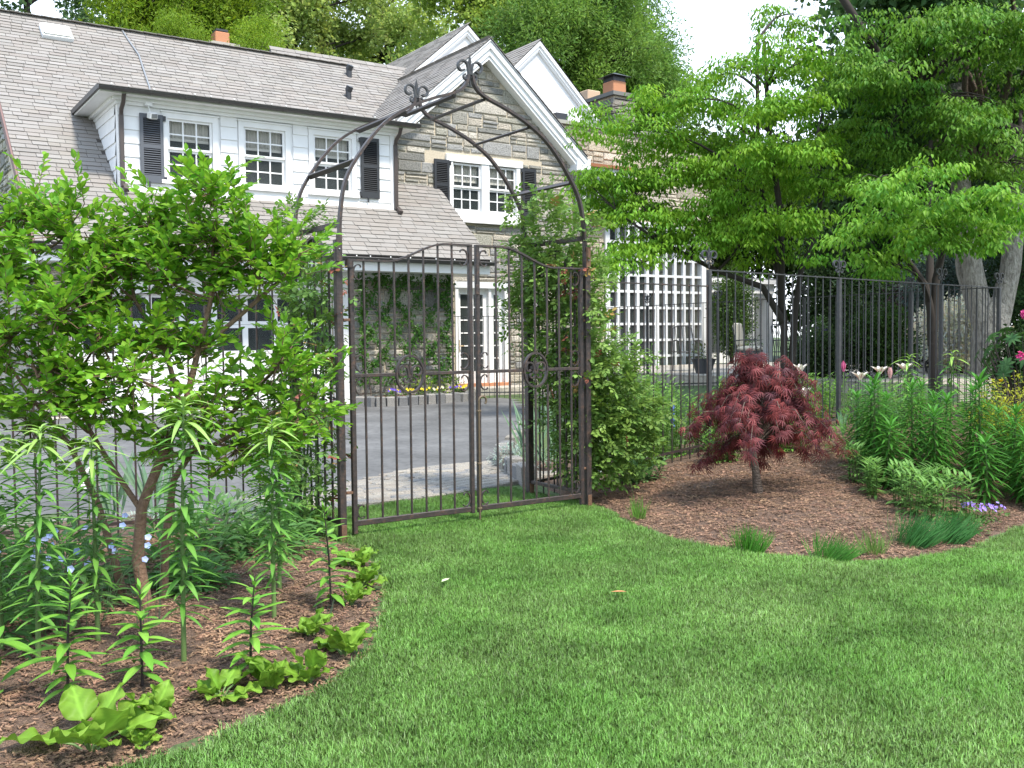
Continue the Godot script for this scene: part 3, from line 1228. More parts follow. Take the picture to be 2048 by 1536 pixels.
func wall_holes(m: MB, x0: float, x1: float, y0: float, y1: float, z0: float, z1: float, holes: Array) -> void:
	var xs := [x0, x1]
	for h in holes:
		xs.append(clampf(h.position.x, x0, x1))
		xs.append(clampf(h.end.x, x0, x1))
	xs.sort()
	for k in xs.size() - 1:
		if xs[k + 1] - xs[k] < 0.001:
			continue
		var cx: float = (xs[k] + xs[k + 1]) * 0.5
		var ys := []
		for h in holes:
			if h.position.x < cx and h.end.x > cx:
				ys.append([h.position.y, h.end.y])
		ys.sort_custom(func(a, b): return a[0] < b[0])
		var y := y0
		for e in ys:
			if e[0] > y:
				m.span(Vector3(xs[k], y, z0), Vector3(xs[k + 1], e[0], z1))
			y = e[1]
		if y < y1:
			m.span(Vector3(xs[k], y, z0), Vector3(xs[k + 1], y1, z1))

# double hung window, six panes over six; z is the wall face, the sash sits back from it
func sash_window(called: String, x: float, y: float, w: float, h: float, z: float, trim: float, curtain: int, sill := true, with_trim := true) -> Node3D:
	var o := holder(called, H)
	o.position = Vector3(x, y, z)
	if with_trim:
		for e in [[-trim, -0.02, 0.0, h + trim], [w, -0.02, w + trim, h + trim], [0.0, h, w, h + trim]]:
			bpart("casing", Vector3(e[0], e[1], -0.02), Vector3(e[2], e[3], 0.035), M.white, o)
		bpart("drip_cap", Vector3(-trim - 0.02, h + trim, -0.01), Vector3(w + trim + 0.02, h + trim + 0.025, 0.06), M.white, o)
	if sill:
		bpart("sill", Vector3(-trim - 0.03, -0.085, -0.03), Vector3(w + trim + 0.03, -0.021, 0.085), M.white, o)
	var half := h * 0.5
	for s in 2:
		var y0 := half * s
		var zz := -0.055 if s == 0 else -0.02
		var f := holder("lower_sash" if s == 0 else "upper_sash", o)
		var m := MB.new()
		var st := 0.045
		m.span(Vector3(0.002, y0, zz - 0.02), Vector3(st, y0 + half, zz + 0.015))
		m.span(Vector3(w - st, y0, zz - 0.02), Vector3(w - 0.002, y0 + half, zz + 0.015))
		m.span(Vector3(st, y0, zz - 0.02), Vector3(w - st, y0 + (0.06 if s == 0 else 0.04), zz + 0.0149))
		m.span(Vector3(st, y0 + half - 0.04, zz - 0.02), Vector3(w - st, y0 + half, zz + 0.0149))
		part("sash_frame", m, M.white, f)
		var b0 := y0 + (0.06 if s == 0 else 0.04)
		var b1 := y0 + half - 0.04
		var mu := MB.new()
		for k in 2:
			var cx := lerpf(st, w - st, (k + 1) / 3.0)
			mu.span(Vector3(cx - 0.012, b0, zz - 0.012), Vector3(cx + 0.012, b1, zz + 0.01))
		mu.span(Vector3(st, (b0 + b1) * 0.5 - 0.012, zz - 0.0121), Vector3(w - st, (b0 + b1) * 0.5 + 0.012, zz + 0.0098))
		part("muntins", mu, M.white, f)
		for cxi in 3:
			for ry in 2:
				var pm := MB.new()
				var xa := lerpf(st, w - st, cxi / 3.0)
				var xb := lerpf(st, w - st, (cxi + 1) / 3.0)
				var ya := lerpf(b0, b1, ry / 2.0)
				var yb := lerpf(b0, b1, (ry + 1) / 2.0)
				var zt := rf(-0.0015, 0.0015)
				pm.q(Vector3(xa, ya, zz - 0.003), Vector3(xb, ya, zz - 0.003 + zt), Vector3(xb, yb, zz - 0.003 + zt), Vector3(xa, yb, zz - 0.003))
				part("pane", pm, M.glass, f)
	var lk := MB.new()
	lk.bev(Vector3(w * 0.5, half + 0.012, 0.004), Vector3(0.05, 0.02, 0.02), 0.004)
	part("sash_lock", lk, M.white, o)
	if curtain:
		# gathered valance behind the upper sash
		var cm := MB.new()
		var n := 60
		var low := half + half * (0.42 if curtain == 1 else 0.36)
		for k in n:
			var xa := lerpf(0.03, w - 0.03, float(k) / n)
			var xb := lerpf(0.03, w - 0.03, float(k + 1) / n)
			var za := -0.14 + 0.018 * sin(k * 1.1) + 0.01 * sin(k * 2.7 + 1.0)
			var zb := -0.14 + 0.018 * sin((k + 1) * 1.1) + 0.01 * sin((k + 1) * 2.7 + 1.0)
			cm.q(Vector3(xa, low, za), Vector3(xb, low, zb), Vector3(xb, h - 0.02, zb * 0.6 - 0.04), Vector3(xa, h - 0.02, za * 0.6 - 0.04))
		part("curtain", cm, M.curtain, o)
		var lace := MB.new()
		lace.span(Vector3(0.03, low - 0.05, -0.145), Vector3(w - 0.03, low, -0.135))
		part("curtain_hem", lace, mat(Color(0.6, 0.58, 0.53), 0.9), o)
	return o

func shutter(x: float, y: float, w: float, h: float, z: float, mt: Material, hinge_left: bool) -> void:
	var o := holder("shutter", H)
	o.position = Vector3(x, y, z)
	var st := 0.055
	bpart("stile", Vector3(0, 0, 0.01), Vector3(st, h, 0.045), mt, o)
	bpart("stile", Vector3(w - st, 0, 0.01), Vector3(w, h, 0.045), mt, o)
	bpart("rail", Vector3(st, 0, 0.012), Vector3(w - st, 0.13, 0.043), mt, o)
	bpart("rail", Vector3(st, h - 0.075, 0.012), Vector3(w - st, h, 0.043), mt, o)
	bpart("rail", Vector3(st, h * 0.53 - 0.035, 0.012), Vector3(w - st, h * 0.53 + 0.035, 0.043), mt, o)
	bpart("backing", Vector3(st, 0.13, 0.008), Vector3(w - st, h - 0.075, 0.013), M.dark, o)
	for r in [[0.13, h * 0.53 - 0.035], [h * 0.53 + 0.035, h - 0.075]]:
		var n := int((r[1] - r[0]) / 0.037)
		for k in n:
			var m := MB.new()
			m.box(Vector3(w * 0.5, lerpf(r[0], r[1], (k + 0.5) / n), 0.03), Vector3(w - 2 * st, 0.007, 0.036), Basis(Vector3.RIGHT, 0.75))
			part("slat", m, mt, o)
	var hg := MB.new()
	for yy in [0.07, h - 0.06]:
		hg.bev(Vector3(-0.02 if hinge_left else w + 0.02, yy, 0.04), Vector3(0.05, 0.09, 0.03), 0.004)
	part("hinge", hg, M.black_paint, o)
	var tie := MB.new()
	tie.bev(Vector3(w * 0.35, -0.03, 0.05), Vector3(0.03, 0.1, 0.02), 0.004)
	part("shutter_catch", tie, M.black_paint, o)

func gutter_run(x0: float, x1: float, y: float, z: float, mt: Material, bulbs: bool) -> void:
	var o := holder("gutter", H)
	var pts := []
	var m := MB.new()
	var prof := []
	for k in 9:
		var an := PI + PI * k / 8.0
		prof.append(Vector2(0.065 * cos(an), 0.065 * sin(an)))
	for k in 8:
		var a: Vector2 = prof[k]
		var b: Vector2 = prof[k + 1]
		m.q(Vector3(x0, y + a.y, z - a.x), Vector3(x0, y + b.y, z - b.x), Vector3(x1, y + b.y, z - b.x), Vector3(x1, y + a.y, z - a.x))
	m.rod(Vector3(x0, y, z + 0.065), Vector3(x1, y, z + 0.065), 0.012, 8)
	part("trough", m, mt, o)
	for xx in [x0, x1]:
		var c := MB.new()
		for k in 8:
			var a: Vector2 = prof[k]
			var b: Vector2 = prof[k + 1]
			c.t(Vector3(xx, y, z), Vector3(xx, y + a.y, z - a.x), Vector3(xx, y + b.y, z - b.x))
		part("end_cap", c, mt, o)
	var x := x0 + 0.25
	while x < x1:
		var st := MB.new()
		var sp := []
		for k in 7:
			var an := PI * 1.05 + PI * 0.9 * k / 6.0
			sp.append(Vector3(x, y + 0.071 * sin(an), z - 0.071 * cos(an)))
		st.ribbon(sp, 0.006, 0.025, Vector3.RIGHT)
		part("bracket", st, mt, o)
		x += 0.6
	if bulbs:
		x = x0 + 0.2
		while x < x1:
			var b := MB.new()
			b.ball(Vector3(x, y + 0.022, z + 0.078), Vector3(0.012, 0.018, 0.012), 8, 5)
			part("light_bulb", b, M.bulb, o)
			x += 0.28 if int(x * 10) % 2 == 0 else 0.42

func downspout(x: float, y0: float, y1: float, z: float) -> void:
	var o := holder("downspout", H)
	var m := MB.new()
	m.bev(Vector3(x, (y0 + y1 - 0.3) * 0.5, z + 0.045), Vector3(0.075, y1 - 0.3 - y0, 0.06), 0.008)
	part("pipe", m, M.copper, o)
	var e := MB.new()
	e.tube([Vector3(x, y1 - 0.31, z + 0.045), Vector3(x, y1 - 0.22, z + 0.07), Vector3(x, y1 - 0.12, z + 0.24), Vector3(x, y1, z + 0.3)], [0.038], 8)
	part("elbow", e, M.copper, o)
	var s := MB.new()
	s.box(Vector3(x + 0.03, y0 - 0.01, z + 0.11), Vector3(0.08, 0.07, 0.2), Basis(Vector3.RIGHT, 0.6))
	part("spout", s, M.copper, o)

func plank(par: Node3D, x0: float, x1: float, y0: float, y1: float, z: float) -> void:
	var m := MB.new()
	m.q(Vector3(x0, y0, z + 0.026), Vector3(x1, y0, z + 0.026), Vector3(x1, y1 + 0.01, z + 0.006), Vector3(x0, y1 + 0.01, z + 0.006))
	m.q(Vector3(x0, y0, z), Vector3(x1, y0, z), Vector3(x1, y0, z + 0.026), Vector3(x0, y0, z + 0.026))
	m.t(Vector3(x0, y0, z), Vector3(x0, y0, z + 0.026), Vector3(x0, y1, z))
	m.t(Vector3(x1, y0, z), Vector3(x1, y1, z), Vector3(x1, y0, z + 0.026))
	part("siding_plank", m, M.white, par)

# rake board and moulding along a gable edge, from a (low) to b (high)
func rake(a: Vector3, b: Vector3, face: float, deep: float, zf: float, zb: float, par: Node3D) -> void:
	var d := (b - a).normalized()
	var up := Vector3(-d.y, d.x, 0) if d.x > 0 else Vector3(d.y, -d.x, 0)
	var m := MB.new()
	for e in [[0.0, face * 0.45, zf - 0.03], [face * 0.45, face * 0.8, zf - 0.07], [face * 0.8, face, zf - 0.10]]:
		var c0: float = -e[0]
		var c1: float = -e[1]
		var p := [a + up * c1, b + Vector3(0, c1 / up.y, 0), b + Vector3(0, c0 / up.y, 0), a + up * c0]
		if d.x < 0:
			p = [p[1], p[0], p[3], p[2]]
		var zz: float = e[2] + 0.03
		for k in 4:
			p[k].z = 0
		var f := Vector3(0, 0, zz)
		var k2 := Vector3(0, 0, zb)
		m.q(p[0] + f, p[1] + f, p[2] + f, p[3] + f)
		m.q(p[0] + k2, p[1] + k2, p[1] + f, p[0] + f)
		m.q(p[3] + f, p[2] + f, p[2] + k2, p[3] + k2)
		m.q(p[1] + f, p[1] + k2, p[2] + k2, p[2] + f)
		m.q(p[0] + k2, p[0] + f, p[3] + f, p[3] + k2)
	part("rake_board", m, M.white, par)

func house() -> void:
	rng.seed = 51
	H = thing("stone_house", "stone and white clapboard house with brown shingle roof, dormer and garage", "house")
	var shades := [Color(0.222, 0.208, 0.193), Color(0.233, 0.219, 0.205), Color(0.212, 0.198, 0.184), Color(0.226, 0.208, 0.191), Color(0.24, 0.227, 0.213), Color(0.219, 0.2, 0.183)]
	var shmats := []
	for t in shades:
		shmats.append(tint(M.shingles, t, 1.2))
	# ---- garage wing: walls
	var gw := holder("wall", H)
	var wm := MB.new()
	wall_holes(wm, 2.62, 10.4, 0.0, 2.78, -17.9, -17.62, [Rect2(3.25, 0.0, 4.52, 2.3)])
	wm.span(Vector3(10.1, 0.0, -19.0), Vector3(10.39, 3.9, -17.9))
	part("backing", wm, M.mortar, gw)
	var wm2 := MB.new()
	for e in [[-17.62, 2.78, -17.62, 2.5], [-28.5, 2.78, -28.5, 2.5]]:
		pass
	# west gable end, one slab cut to the roof line
	var gx := 2.62
	var pts := [Vector3(gx, -0.2, -17.62), Vector3(gx, 2.4, -17.62), Vector3(gx, roof_y(-23.4) - 0.12, -23.4), Vector3(gx, 2.4, -29.2), Vector3(gx, -0.2, -29.2)]
	for k in [1, 2]:
		pass
	wm2.q(pts[0], pts[1], pts[3], pts[4])
	wm2.t(pts[1], pts[2], pts[3])
	wm2.q(pts[4] + Vector3(0.3, 0, 0), pts[3] + Vector3(0.3, 0, 0), pts[1] + Vector3(0.3, 0, 0), pts[0] + Vector3(0.3, 0, 0))
	wm2.t(pts[3] + Vector3(0.3, 0, 0), pts[2] + Vector3(0.3, 0, 0), pts[1] + Vector3(0.3, 0, 0))
	part("gable_end_backing", wm2, M.mortar, gw)
	var rub := [Color(0.205, 0.198, 0.175), Color(0.27, 0.25, 0.212), Color(0.145, 0.144, 0.133), Color(0.31, 0.28, 0.235), Color(0.22, 0.218, 0.21), Color(0.36, 0.335, 0.29), Color(0.24, 0.232, 0.195)]
	stone_wall(gw, rect(8.12, 0.1, 10.4, 2.76), [], Vector3(0, 0, -17.615), Vector3.RIGHT, Vector3.BACK, rub, Rect2(8.1, 0, 0.1, 0.1))
	stone_wall(gw, rect(2.62, 0.1, 3.1, 2.76), [], Vector3(0, 0, -17.615), Vector3.RIGHT, Vector3.BACK, rub, Rect2(0, 0, 0, 0))
	stone_wall(gw, rect(0.0, 0.1, 1.38, 3.6), [], Vector3(10.395, 0, -17.6), Vector3.FORWARD, Vector3.RIGHT, rub, Rect2(0, 0, 0, 0))
	stone_wall(gw, PackedVector2Array([Vector2(0, 0), Vector2(11.5, 0), Vector2(11.5, 2.3), Vector2(5.8, 7.9), Vector2(0.05, 3.2)]), [], Vector3(2.615, 0.0, -29.2), Vector3.BACK, Vector3.LEFT, rub, Rect2(0, 0, 0, 0))
	# back and floor so that the house is closed
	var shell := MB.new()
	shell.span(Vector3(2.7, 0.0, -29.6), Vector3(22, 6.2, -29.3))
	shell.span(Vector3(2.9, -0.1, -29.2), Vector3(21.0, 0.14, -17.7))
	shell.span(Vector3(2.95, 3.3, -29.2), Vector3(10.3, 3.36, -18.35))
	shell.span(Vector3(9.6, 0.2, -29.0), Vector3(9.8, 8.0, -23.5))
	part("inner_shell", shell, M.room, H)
	# ---- garage roof
	var roof := holder("roof", H)
	var ut := Vector3(0, TAN, -1).normalized()
	var rl := Vector2(6.45, 6.45 * TAN).length()
	var base := MB.new()
	var e0 := Vector3(2.5, roof_y(-16.9), -16.9)
	var n_up := Vector3(0, 1, TAN).normalized()
	var r0 := e0 + ut * rl
	for s in [[2.5, 10.93]]:
		var a := Vector3(s[0], e0.y, e0.z) - n_up * 0.004
		var b := Vector3(s[1], e0.y, e0.z) - n_up * 0.004
		base.q(a, b, b + ut * rl, a + ut * rl)
		base.q(a - n_up * 0.11, a, a + ut * rl, a + ut * rl - n_up * 0.11)
		base.q(b, b - n_up * 0.11, b + ut * rl - n_up * 0.11, b + ut * rl)
		base.q(a - n_up * 0.11, b - n_up * 0.11, b, a)
		base.q(a + ut * rl - n_up * 0.11, b + ut * rl - n_up * 0.11, b - n_up * 0.11, a - n_up * 0.11)
	# back slope
	var rz := e0.z - 6.45
	var ry := roof_y(rz)
	base.q(Vector3(14.0, ry - 0.01, rz - 0.0), Vector3(2.5, ry - 0.01, rz), Vector3(2.5, ry - 5.2, rz - 6.3), Vector3(14.0, ry - 5.2, rz - 6.3))
	part("roof_deck", base, M.shingle_under, roof)
	var dorm := Rect2(3.72, 5.83, 6.1, 0.1)
	var keep := func(x, s):
		var X: float = 2.5 + x
		var p: Vector3 = e0 + ut * s
		return not (X > 4.15 and X < 9.35 and p.y > 4.2 and p.y < 5.78)
	shingle_plane(roof, Vector3(2.5, e0.y, e0.z), Vector3.RIGHT, ut, 8.43, rl, 0.141, keep, func(x, s): return x > 2.6 and s < 1.75, shades, 290, shmats)
	var west := MB.new()
	west.box(e0 + ut * rl * 0.5 - n_up * 0.06 + Vector3(-0.02, 0, 0), Vector3(0.03, 0.14, rl), Basis(Vector3.RIGHT, n_up, -ut))
	part("verge_board", west, mat(Color(0.16, 0.09, 0.08), 0.7), roof)
	var cap := MB.new()
	for k in 28:
		cap.bev(Vector3(2.65 + k * 0.3, ry + 0.012, rz), Vector3(0.3, 0.016, 0.22), 0.006, Basis(Vector3.FORWARD, 0.03))
	part("ridge_cap", cap, shmats[0], roof)
	# the same slope carried on under the gable roof to the valley
	var vl := MB.new()
	var v0 := Vector3(10.93, roof_y(-20.6), -20.6) - n_up * 0.004
	var vlen := (-20.6 - rz) * Vector2(1, TAN).length()
	vl.q(v0, v0 + Vector3(1.6, 0, 0), v0 + Vector3(1.6, 0, 0) + ut * vlen, v0 + ut * vlen)
	part("valley_deck", vl, M.shingle_under, roof)
	shingle_plane(roof, Vector3(10.93, roof_y(-20.6), -20.6), Vector3.RIGHT, ut, 1.6, vlen, 0.141, func(x, s): return true, func(x, s): return false, shades, 0, shmats)
	# a second, higher roof behind it
	var r2 := MB.new()
	r2.q(Vector3(9.0, 6.6, -22.2), Vector3(14.0, 6.6, -22.2), Vector3(14.0, 8.72, -23.95), Vector3(9.0, 8.72, -23.95))
	r2.q(Vector3(14.0, 8.72, -23.95), Vector3(14.0, 5.2, -28), Vector3(9.0, 5.2, -28), Vector3(9.0, 8.72, -23.95))
	r2.t(Vector3(9.0, 6.6, -22.2), Vector3(9.0, 8.72, -23.95), Vector3(9.0, 5.2, -28))
	part("upper_roof_deck", r2, M.shingle_under, roof)
	var ut2 := Vector3(0, 2.12, -1.75).normalized()
	shingle_plane(roof, Vector3(9.0, 6.605, -22.2), Vector3.RIGHT, ut2, 5.0, 2.74, 0.141, func(x, s): return true, func(x, s): return false, shades, 0, shmats)
	# eave: soffit, fascia, gutter
	bpart("soffit", Vector3(2.5, 2.76, -17.9), Vector3(10.9, 2.8, -16.96), M.white, H)
	bpart("frieze_board", Vector3(3.1, 2.62, -17.62), Vector3(10.36, 2.758, -17.56), M.white, H)
	bpart("fascia", Vector3(2.5, 2.76, -16.955), Vector3(10.9, 3.0, -16.92), M.white, H)
	gutter_run(2.5, 10.98, 2.99, -16.84, M.gutter, true)
	for e in [[9.3, roof_y(-21.9), -21.9], [10.5, roof_y(-22.9), -22.9]]:
		pass
	roof_vents()
	garage_door()
	dormer(shmats, shades)
	stone_gable(rub, shades, shmats)
	right_wing(rub, shades, shmats)
	chimneys(rub)
	cobble_edging()
	espalier()

func roof_vents() -> void:
	for e in [[10.17, -21.93], [10.63, -22.87]]:
		var m := MB.new()
		var y := roof_y(e[1])
		m.rod(Vector3(e[0], y - 0.15, e[1]), Vector3(e[0], y + 0.22, e[1]), 0.07, 12)
		m.rod(Vector3(e[0], y + 0.17, e[1]), Vector3(e[0] + 0.02, y + 0.27, e[1] + 0.05), 0.085, 12)
		part("vent_pipe", m, M.black_paint, H)
	var sk := holder("skylight", H)
	var n_up := Vector3(0, 1, TAN).normalized()
	var ut := Vector3(0, TAN, -1).normalized()
	var b := Basis(Vector3.RIGHT, n_up, -ut)
	var c := Vector3(3.9, roof_y(-22.75), -22.75) + n_up * 0.05
	var m := MB.new()
	m.bev(c, Vector3(0.6, 0.1, 0.5), 0.012, b)
	part("curb", m, M.white_grey, sk)
	m = MB.new()
	m.bev(c + n_up * 0.075, Vector3(0.56, 0.05, 0.46), 0.022, b)
	part("dome", m, mat(Color(0.78, 0.78, 0.72), 0.25), sk)
	var cable := MB.new()
	var pts := []
	for e in [[-23.3, 5.35], [-22.9, 5.4], [-22.4, 5.48], [-21.9, 5.44], [-21.3, 5.4], [-20.4, 5.26]]:
		pts.append(Vector3(e[1], roof_y(e[0]) + 0.035, e[0]))
	cable.tube(pts, [0.02], 6)
	part("roof_cable", cable, M.lead, H)

func garage_door() -> void:
	var o := holder("garage_door", H)
	var x0 := 3.25
	var x1 := 7.77
	var z := -17.72
	bpart("jamb", Vector3(3.1, 0.14, -17.64), Vector3(3.25, 2.45, -17.58), M.white, o)
	bpart("jamb", Vector3(7.77, 0.14, -17.64), Vector3(8.1, 2.62, -17.58), M.white, o)
	bpart("head", Vector3(3.1, 2.3, -17.64), Vector3(7.77, 2.62, -17.579), M.white, o)
	for r in 4:
		var y0 := 0.16 + r * 0.535
		var m := MB.new()
		if r < 2:
			m.bev(Vector3((x0 + x1) * 0.5, y0 + 0.265, z), Vector3(x1 - x0, 0.525, 0.045), 0.006)
			part("door_panel", m, M.white, o)
			for k in 8:
				var w := (x1 - x0) / 8
				var pm := MB.new()
				pm.bev(Vector3(x0 + w * (k + 0.5), y0 + 0.265, z + 0.024), Vector3(w - 0.14, 0.36, 0.02), 0.009)
				part("raised_panel", pm, M.white, o)
		else:
			var w := (x1 - x0) / 8
			var fm := MB.new()
			fm.span(Vector3(x0, y0, z - 0.022), Vector3(x1, y0 + 0.06, z + 0.022))
			fm.span(Vector3(x0, y0 + 0.47, z - 0.022), Vector3(x1, y0 + 0.53, z + 0.022))
			for k in 9:
				fm.span(Vector3(maxf(x0 + w * k - 0.05, x0), y0 + 0.06, z - 0.022), Vector3(minf(x0 + w * k + 0.05, x1), y0 + 0.47, z + 0.0219))
			part("window_section", fm, M.white, o)
			for k in 8:
				var pm := MB.new()
				pm.q(Vector3(x0 + w * k + 0.05, y0 + 0.06, z), Vector3(x0 + w * (k + 1) - 0.05, y0 + 0.06, z), Vector3(x0 + w * (k + 1) - 0.05, y0 + 0.47, z), Vector3(x0 + w * k + 0.05, y0 + 0.47, z))
				part("pane", pm, M.glass, o)

func dormer(shmats: Array, shades: Array) -> void:
	var d := holder("dormer", H)
	var z := -18.2
	var x0 := 4.06
	var x1 := 9.42
	var wins := [Rect2(4.9, 4.37, 0.81, 1.08), Rect2(6.29, 4.37, 0.81, 1.08), Rect2(7.67, 4.37, 0.81, 1.08)]
	var m := MB.new()
	wall_holes(m, x0, x1, 4.0, 5.7, z - 0.15, z - 0.006, wins)
	# cheeks
	for x in [x0 + 0.06, x1 - 0.06]:
		m.q(Vector3(x - 0.06, 4.0, z), Vector3(x - 0.06, 5.7, z), Vector3(x - 0.06, 5.7, -20.1), Vector3(x - 0.06, 4.0, z - 0.05))
		m.q(Vector3(x + 0.06, 4.0, z - 0.05), Vector3(x + 0.06, 5.7, -20.1), Vector3(x + 0.06, 5.7, z), Vector3(x + 0.06, 4.0, z))
	part("sheathing", m, M.white, d)
	# clapboards on the front
	var runs := [[x0 + 0.1, 4.8], [5.86, 6.17], [7.26, 7.56], [8.6, x1 - 0.1]]
	for r in 6:
		var y := 4.24 + r * 0.235
		for e in runs:
			plank(d, e[0], e[1], y, minf(y + 0.235, 5.62), z)
	for e in [[4.75, 5.86], [6.15, 7.26], [7.53, 8.63]]:
		bpart("apron_board", Vector3(e[0], 4.2, z - 0.004), Vector3(e[1], 4.288, z + 0.022), M.white, d)
	bpart("base_board", Vector3(x0, 4.08, z - 0.01), Vector3(x1, 4.2, z + 0.04), M.white, d)
	for x in [x0 - 0.004, x1 - 0.096]:
		bpart("corner_board", Vector3(x, 4.2, z - 0.12), Vector3(x + 0.1, 5.62, z + 0.034), M.white, d)
	# clapboards on the west cheek, cut to the roof
	for r in 6:
		var y := 4.26 + r * 0.235
		var zb := -16.9 - (y + 0.1 - 3.05) / TAN
		if zb > z - 0.12:
			continue
		var pm := MB.new()
		var xx := x0
		pm.q(Vector3(xx - 0.026, y, zb - 0.1), Vector3(xx - 0.026, y, z - 0.12), Vector3(xx - 0.006, y + 0.245, z - 0.12), Vector3(xx - 0.006, y + 0.245, zb - 0.38))
		pm.q(Vector3(xx, y, zb - 0.1), Vector3(xx, y, z - 0.12), Vector3(xx - 0.026, y, z - 0.12), Vector3(xx - 0.026, y, zb - 0.1))
		part("siding_plank", pm, M.white, d)
	# flat roof with deep eaves, cornice mouldings, gutter
	var cor := MB.new()
	cor.span(Vector3(x0 - 0.03, 5.6, z - 0.02), Vector3(x1 + 0.03, 5.72, z + 0.055))
	cor.span(Vector3(x0 - 0.08, 5.66, z), Vector3(x1 + 0.08, 5.721, z + 0.11))
	cor.span(Vector3(x0 - 0.03, 5.6, -20.1), Vector3(x0 + 0.02, 5.719, z - 0.021))
	cor.span(Vector3(x0 - 0.1, 5.66, -20.1), Vector3(x0 - 0.031, 5.7205, z - 0.001))
	part("cornice", cor, M.white, d)
	bpart("soffit", Vector3(x0 - 0.34, 5.722, -20.3), Vector3(x1 + 0.36, 5.75, z + 0.3), M.white, d)
	bpart("roof_edge", Vector3(x0 - 0.38, 5.75, -20.4), Vector3(x1 + 0.38, 5.84, z + 0.32), M.gutter, d)
	gutter_run(x0 - 0.38, x1 + 0.4, 5.8, z + 0.39, M.gutter, true)
	downspout(x0 + 0.05, 4.16, 5.72, z + 0.02)
	downspout(x1 + 0.01, 4.1, 5.72, z + 0.02)
	for k in 3:
		var w: Rect2 = wins[k]
		sash_window("window", w.position.x, w.position.y, w.size.x, w.size.y, z, 0.1, 1 if k == 0 else 2)
	shutter(4.42, 4.28, 0.4, 1.2, z + 0.025, M.shutter, false)
	shutter(8.66, 4.3, 0.4, 1.2, z + 0.025, M.shutter_dark, true)
	# floodlight under the eave
	var fl := holder("flood_light", H)
	bpart("mount", Vector3(4.5, 5.6, z + 0.06), Vector3(4.62, 5.66, z + 0.16), M.white, fl)
	var arm := MB.new()
	arm.rod(Vector3(4.56, 5.6, z + 0.11), Vector3(4.58, 5.49, z + 0.14), 0.012)
	part("arm", arm, M.white, fl)
	var hd := MB.new()
	hd.bev(Vector3(4.61, 5.43, z + 0.17), Vector3(0.15, 0.11, 0.12), 0.012, Basis(Vector3.RIGHT, 0.35) * Basis(Vector3.UP, 0.35))
	part("lamp_head", hd, M.white, fl)
	var ln := MB.new()
	ln.bev(Vector3(4.632, 5.412, z + 0.229), Vector3(0.11, 0.075, 0.012), 0.004, Basis(Vector3.RIGHT, 0.35) * Basis(Vector3.UP, 0.35))
	part("lens", ln, M.lead, fl)

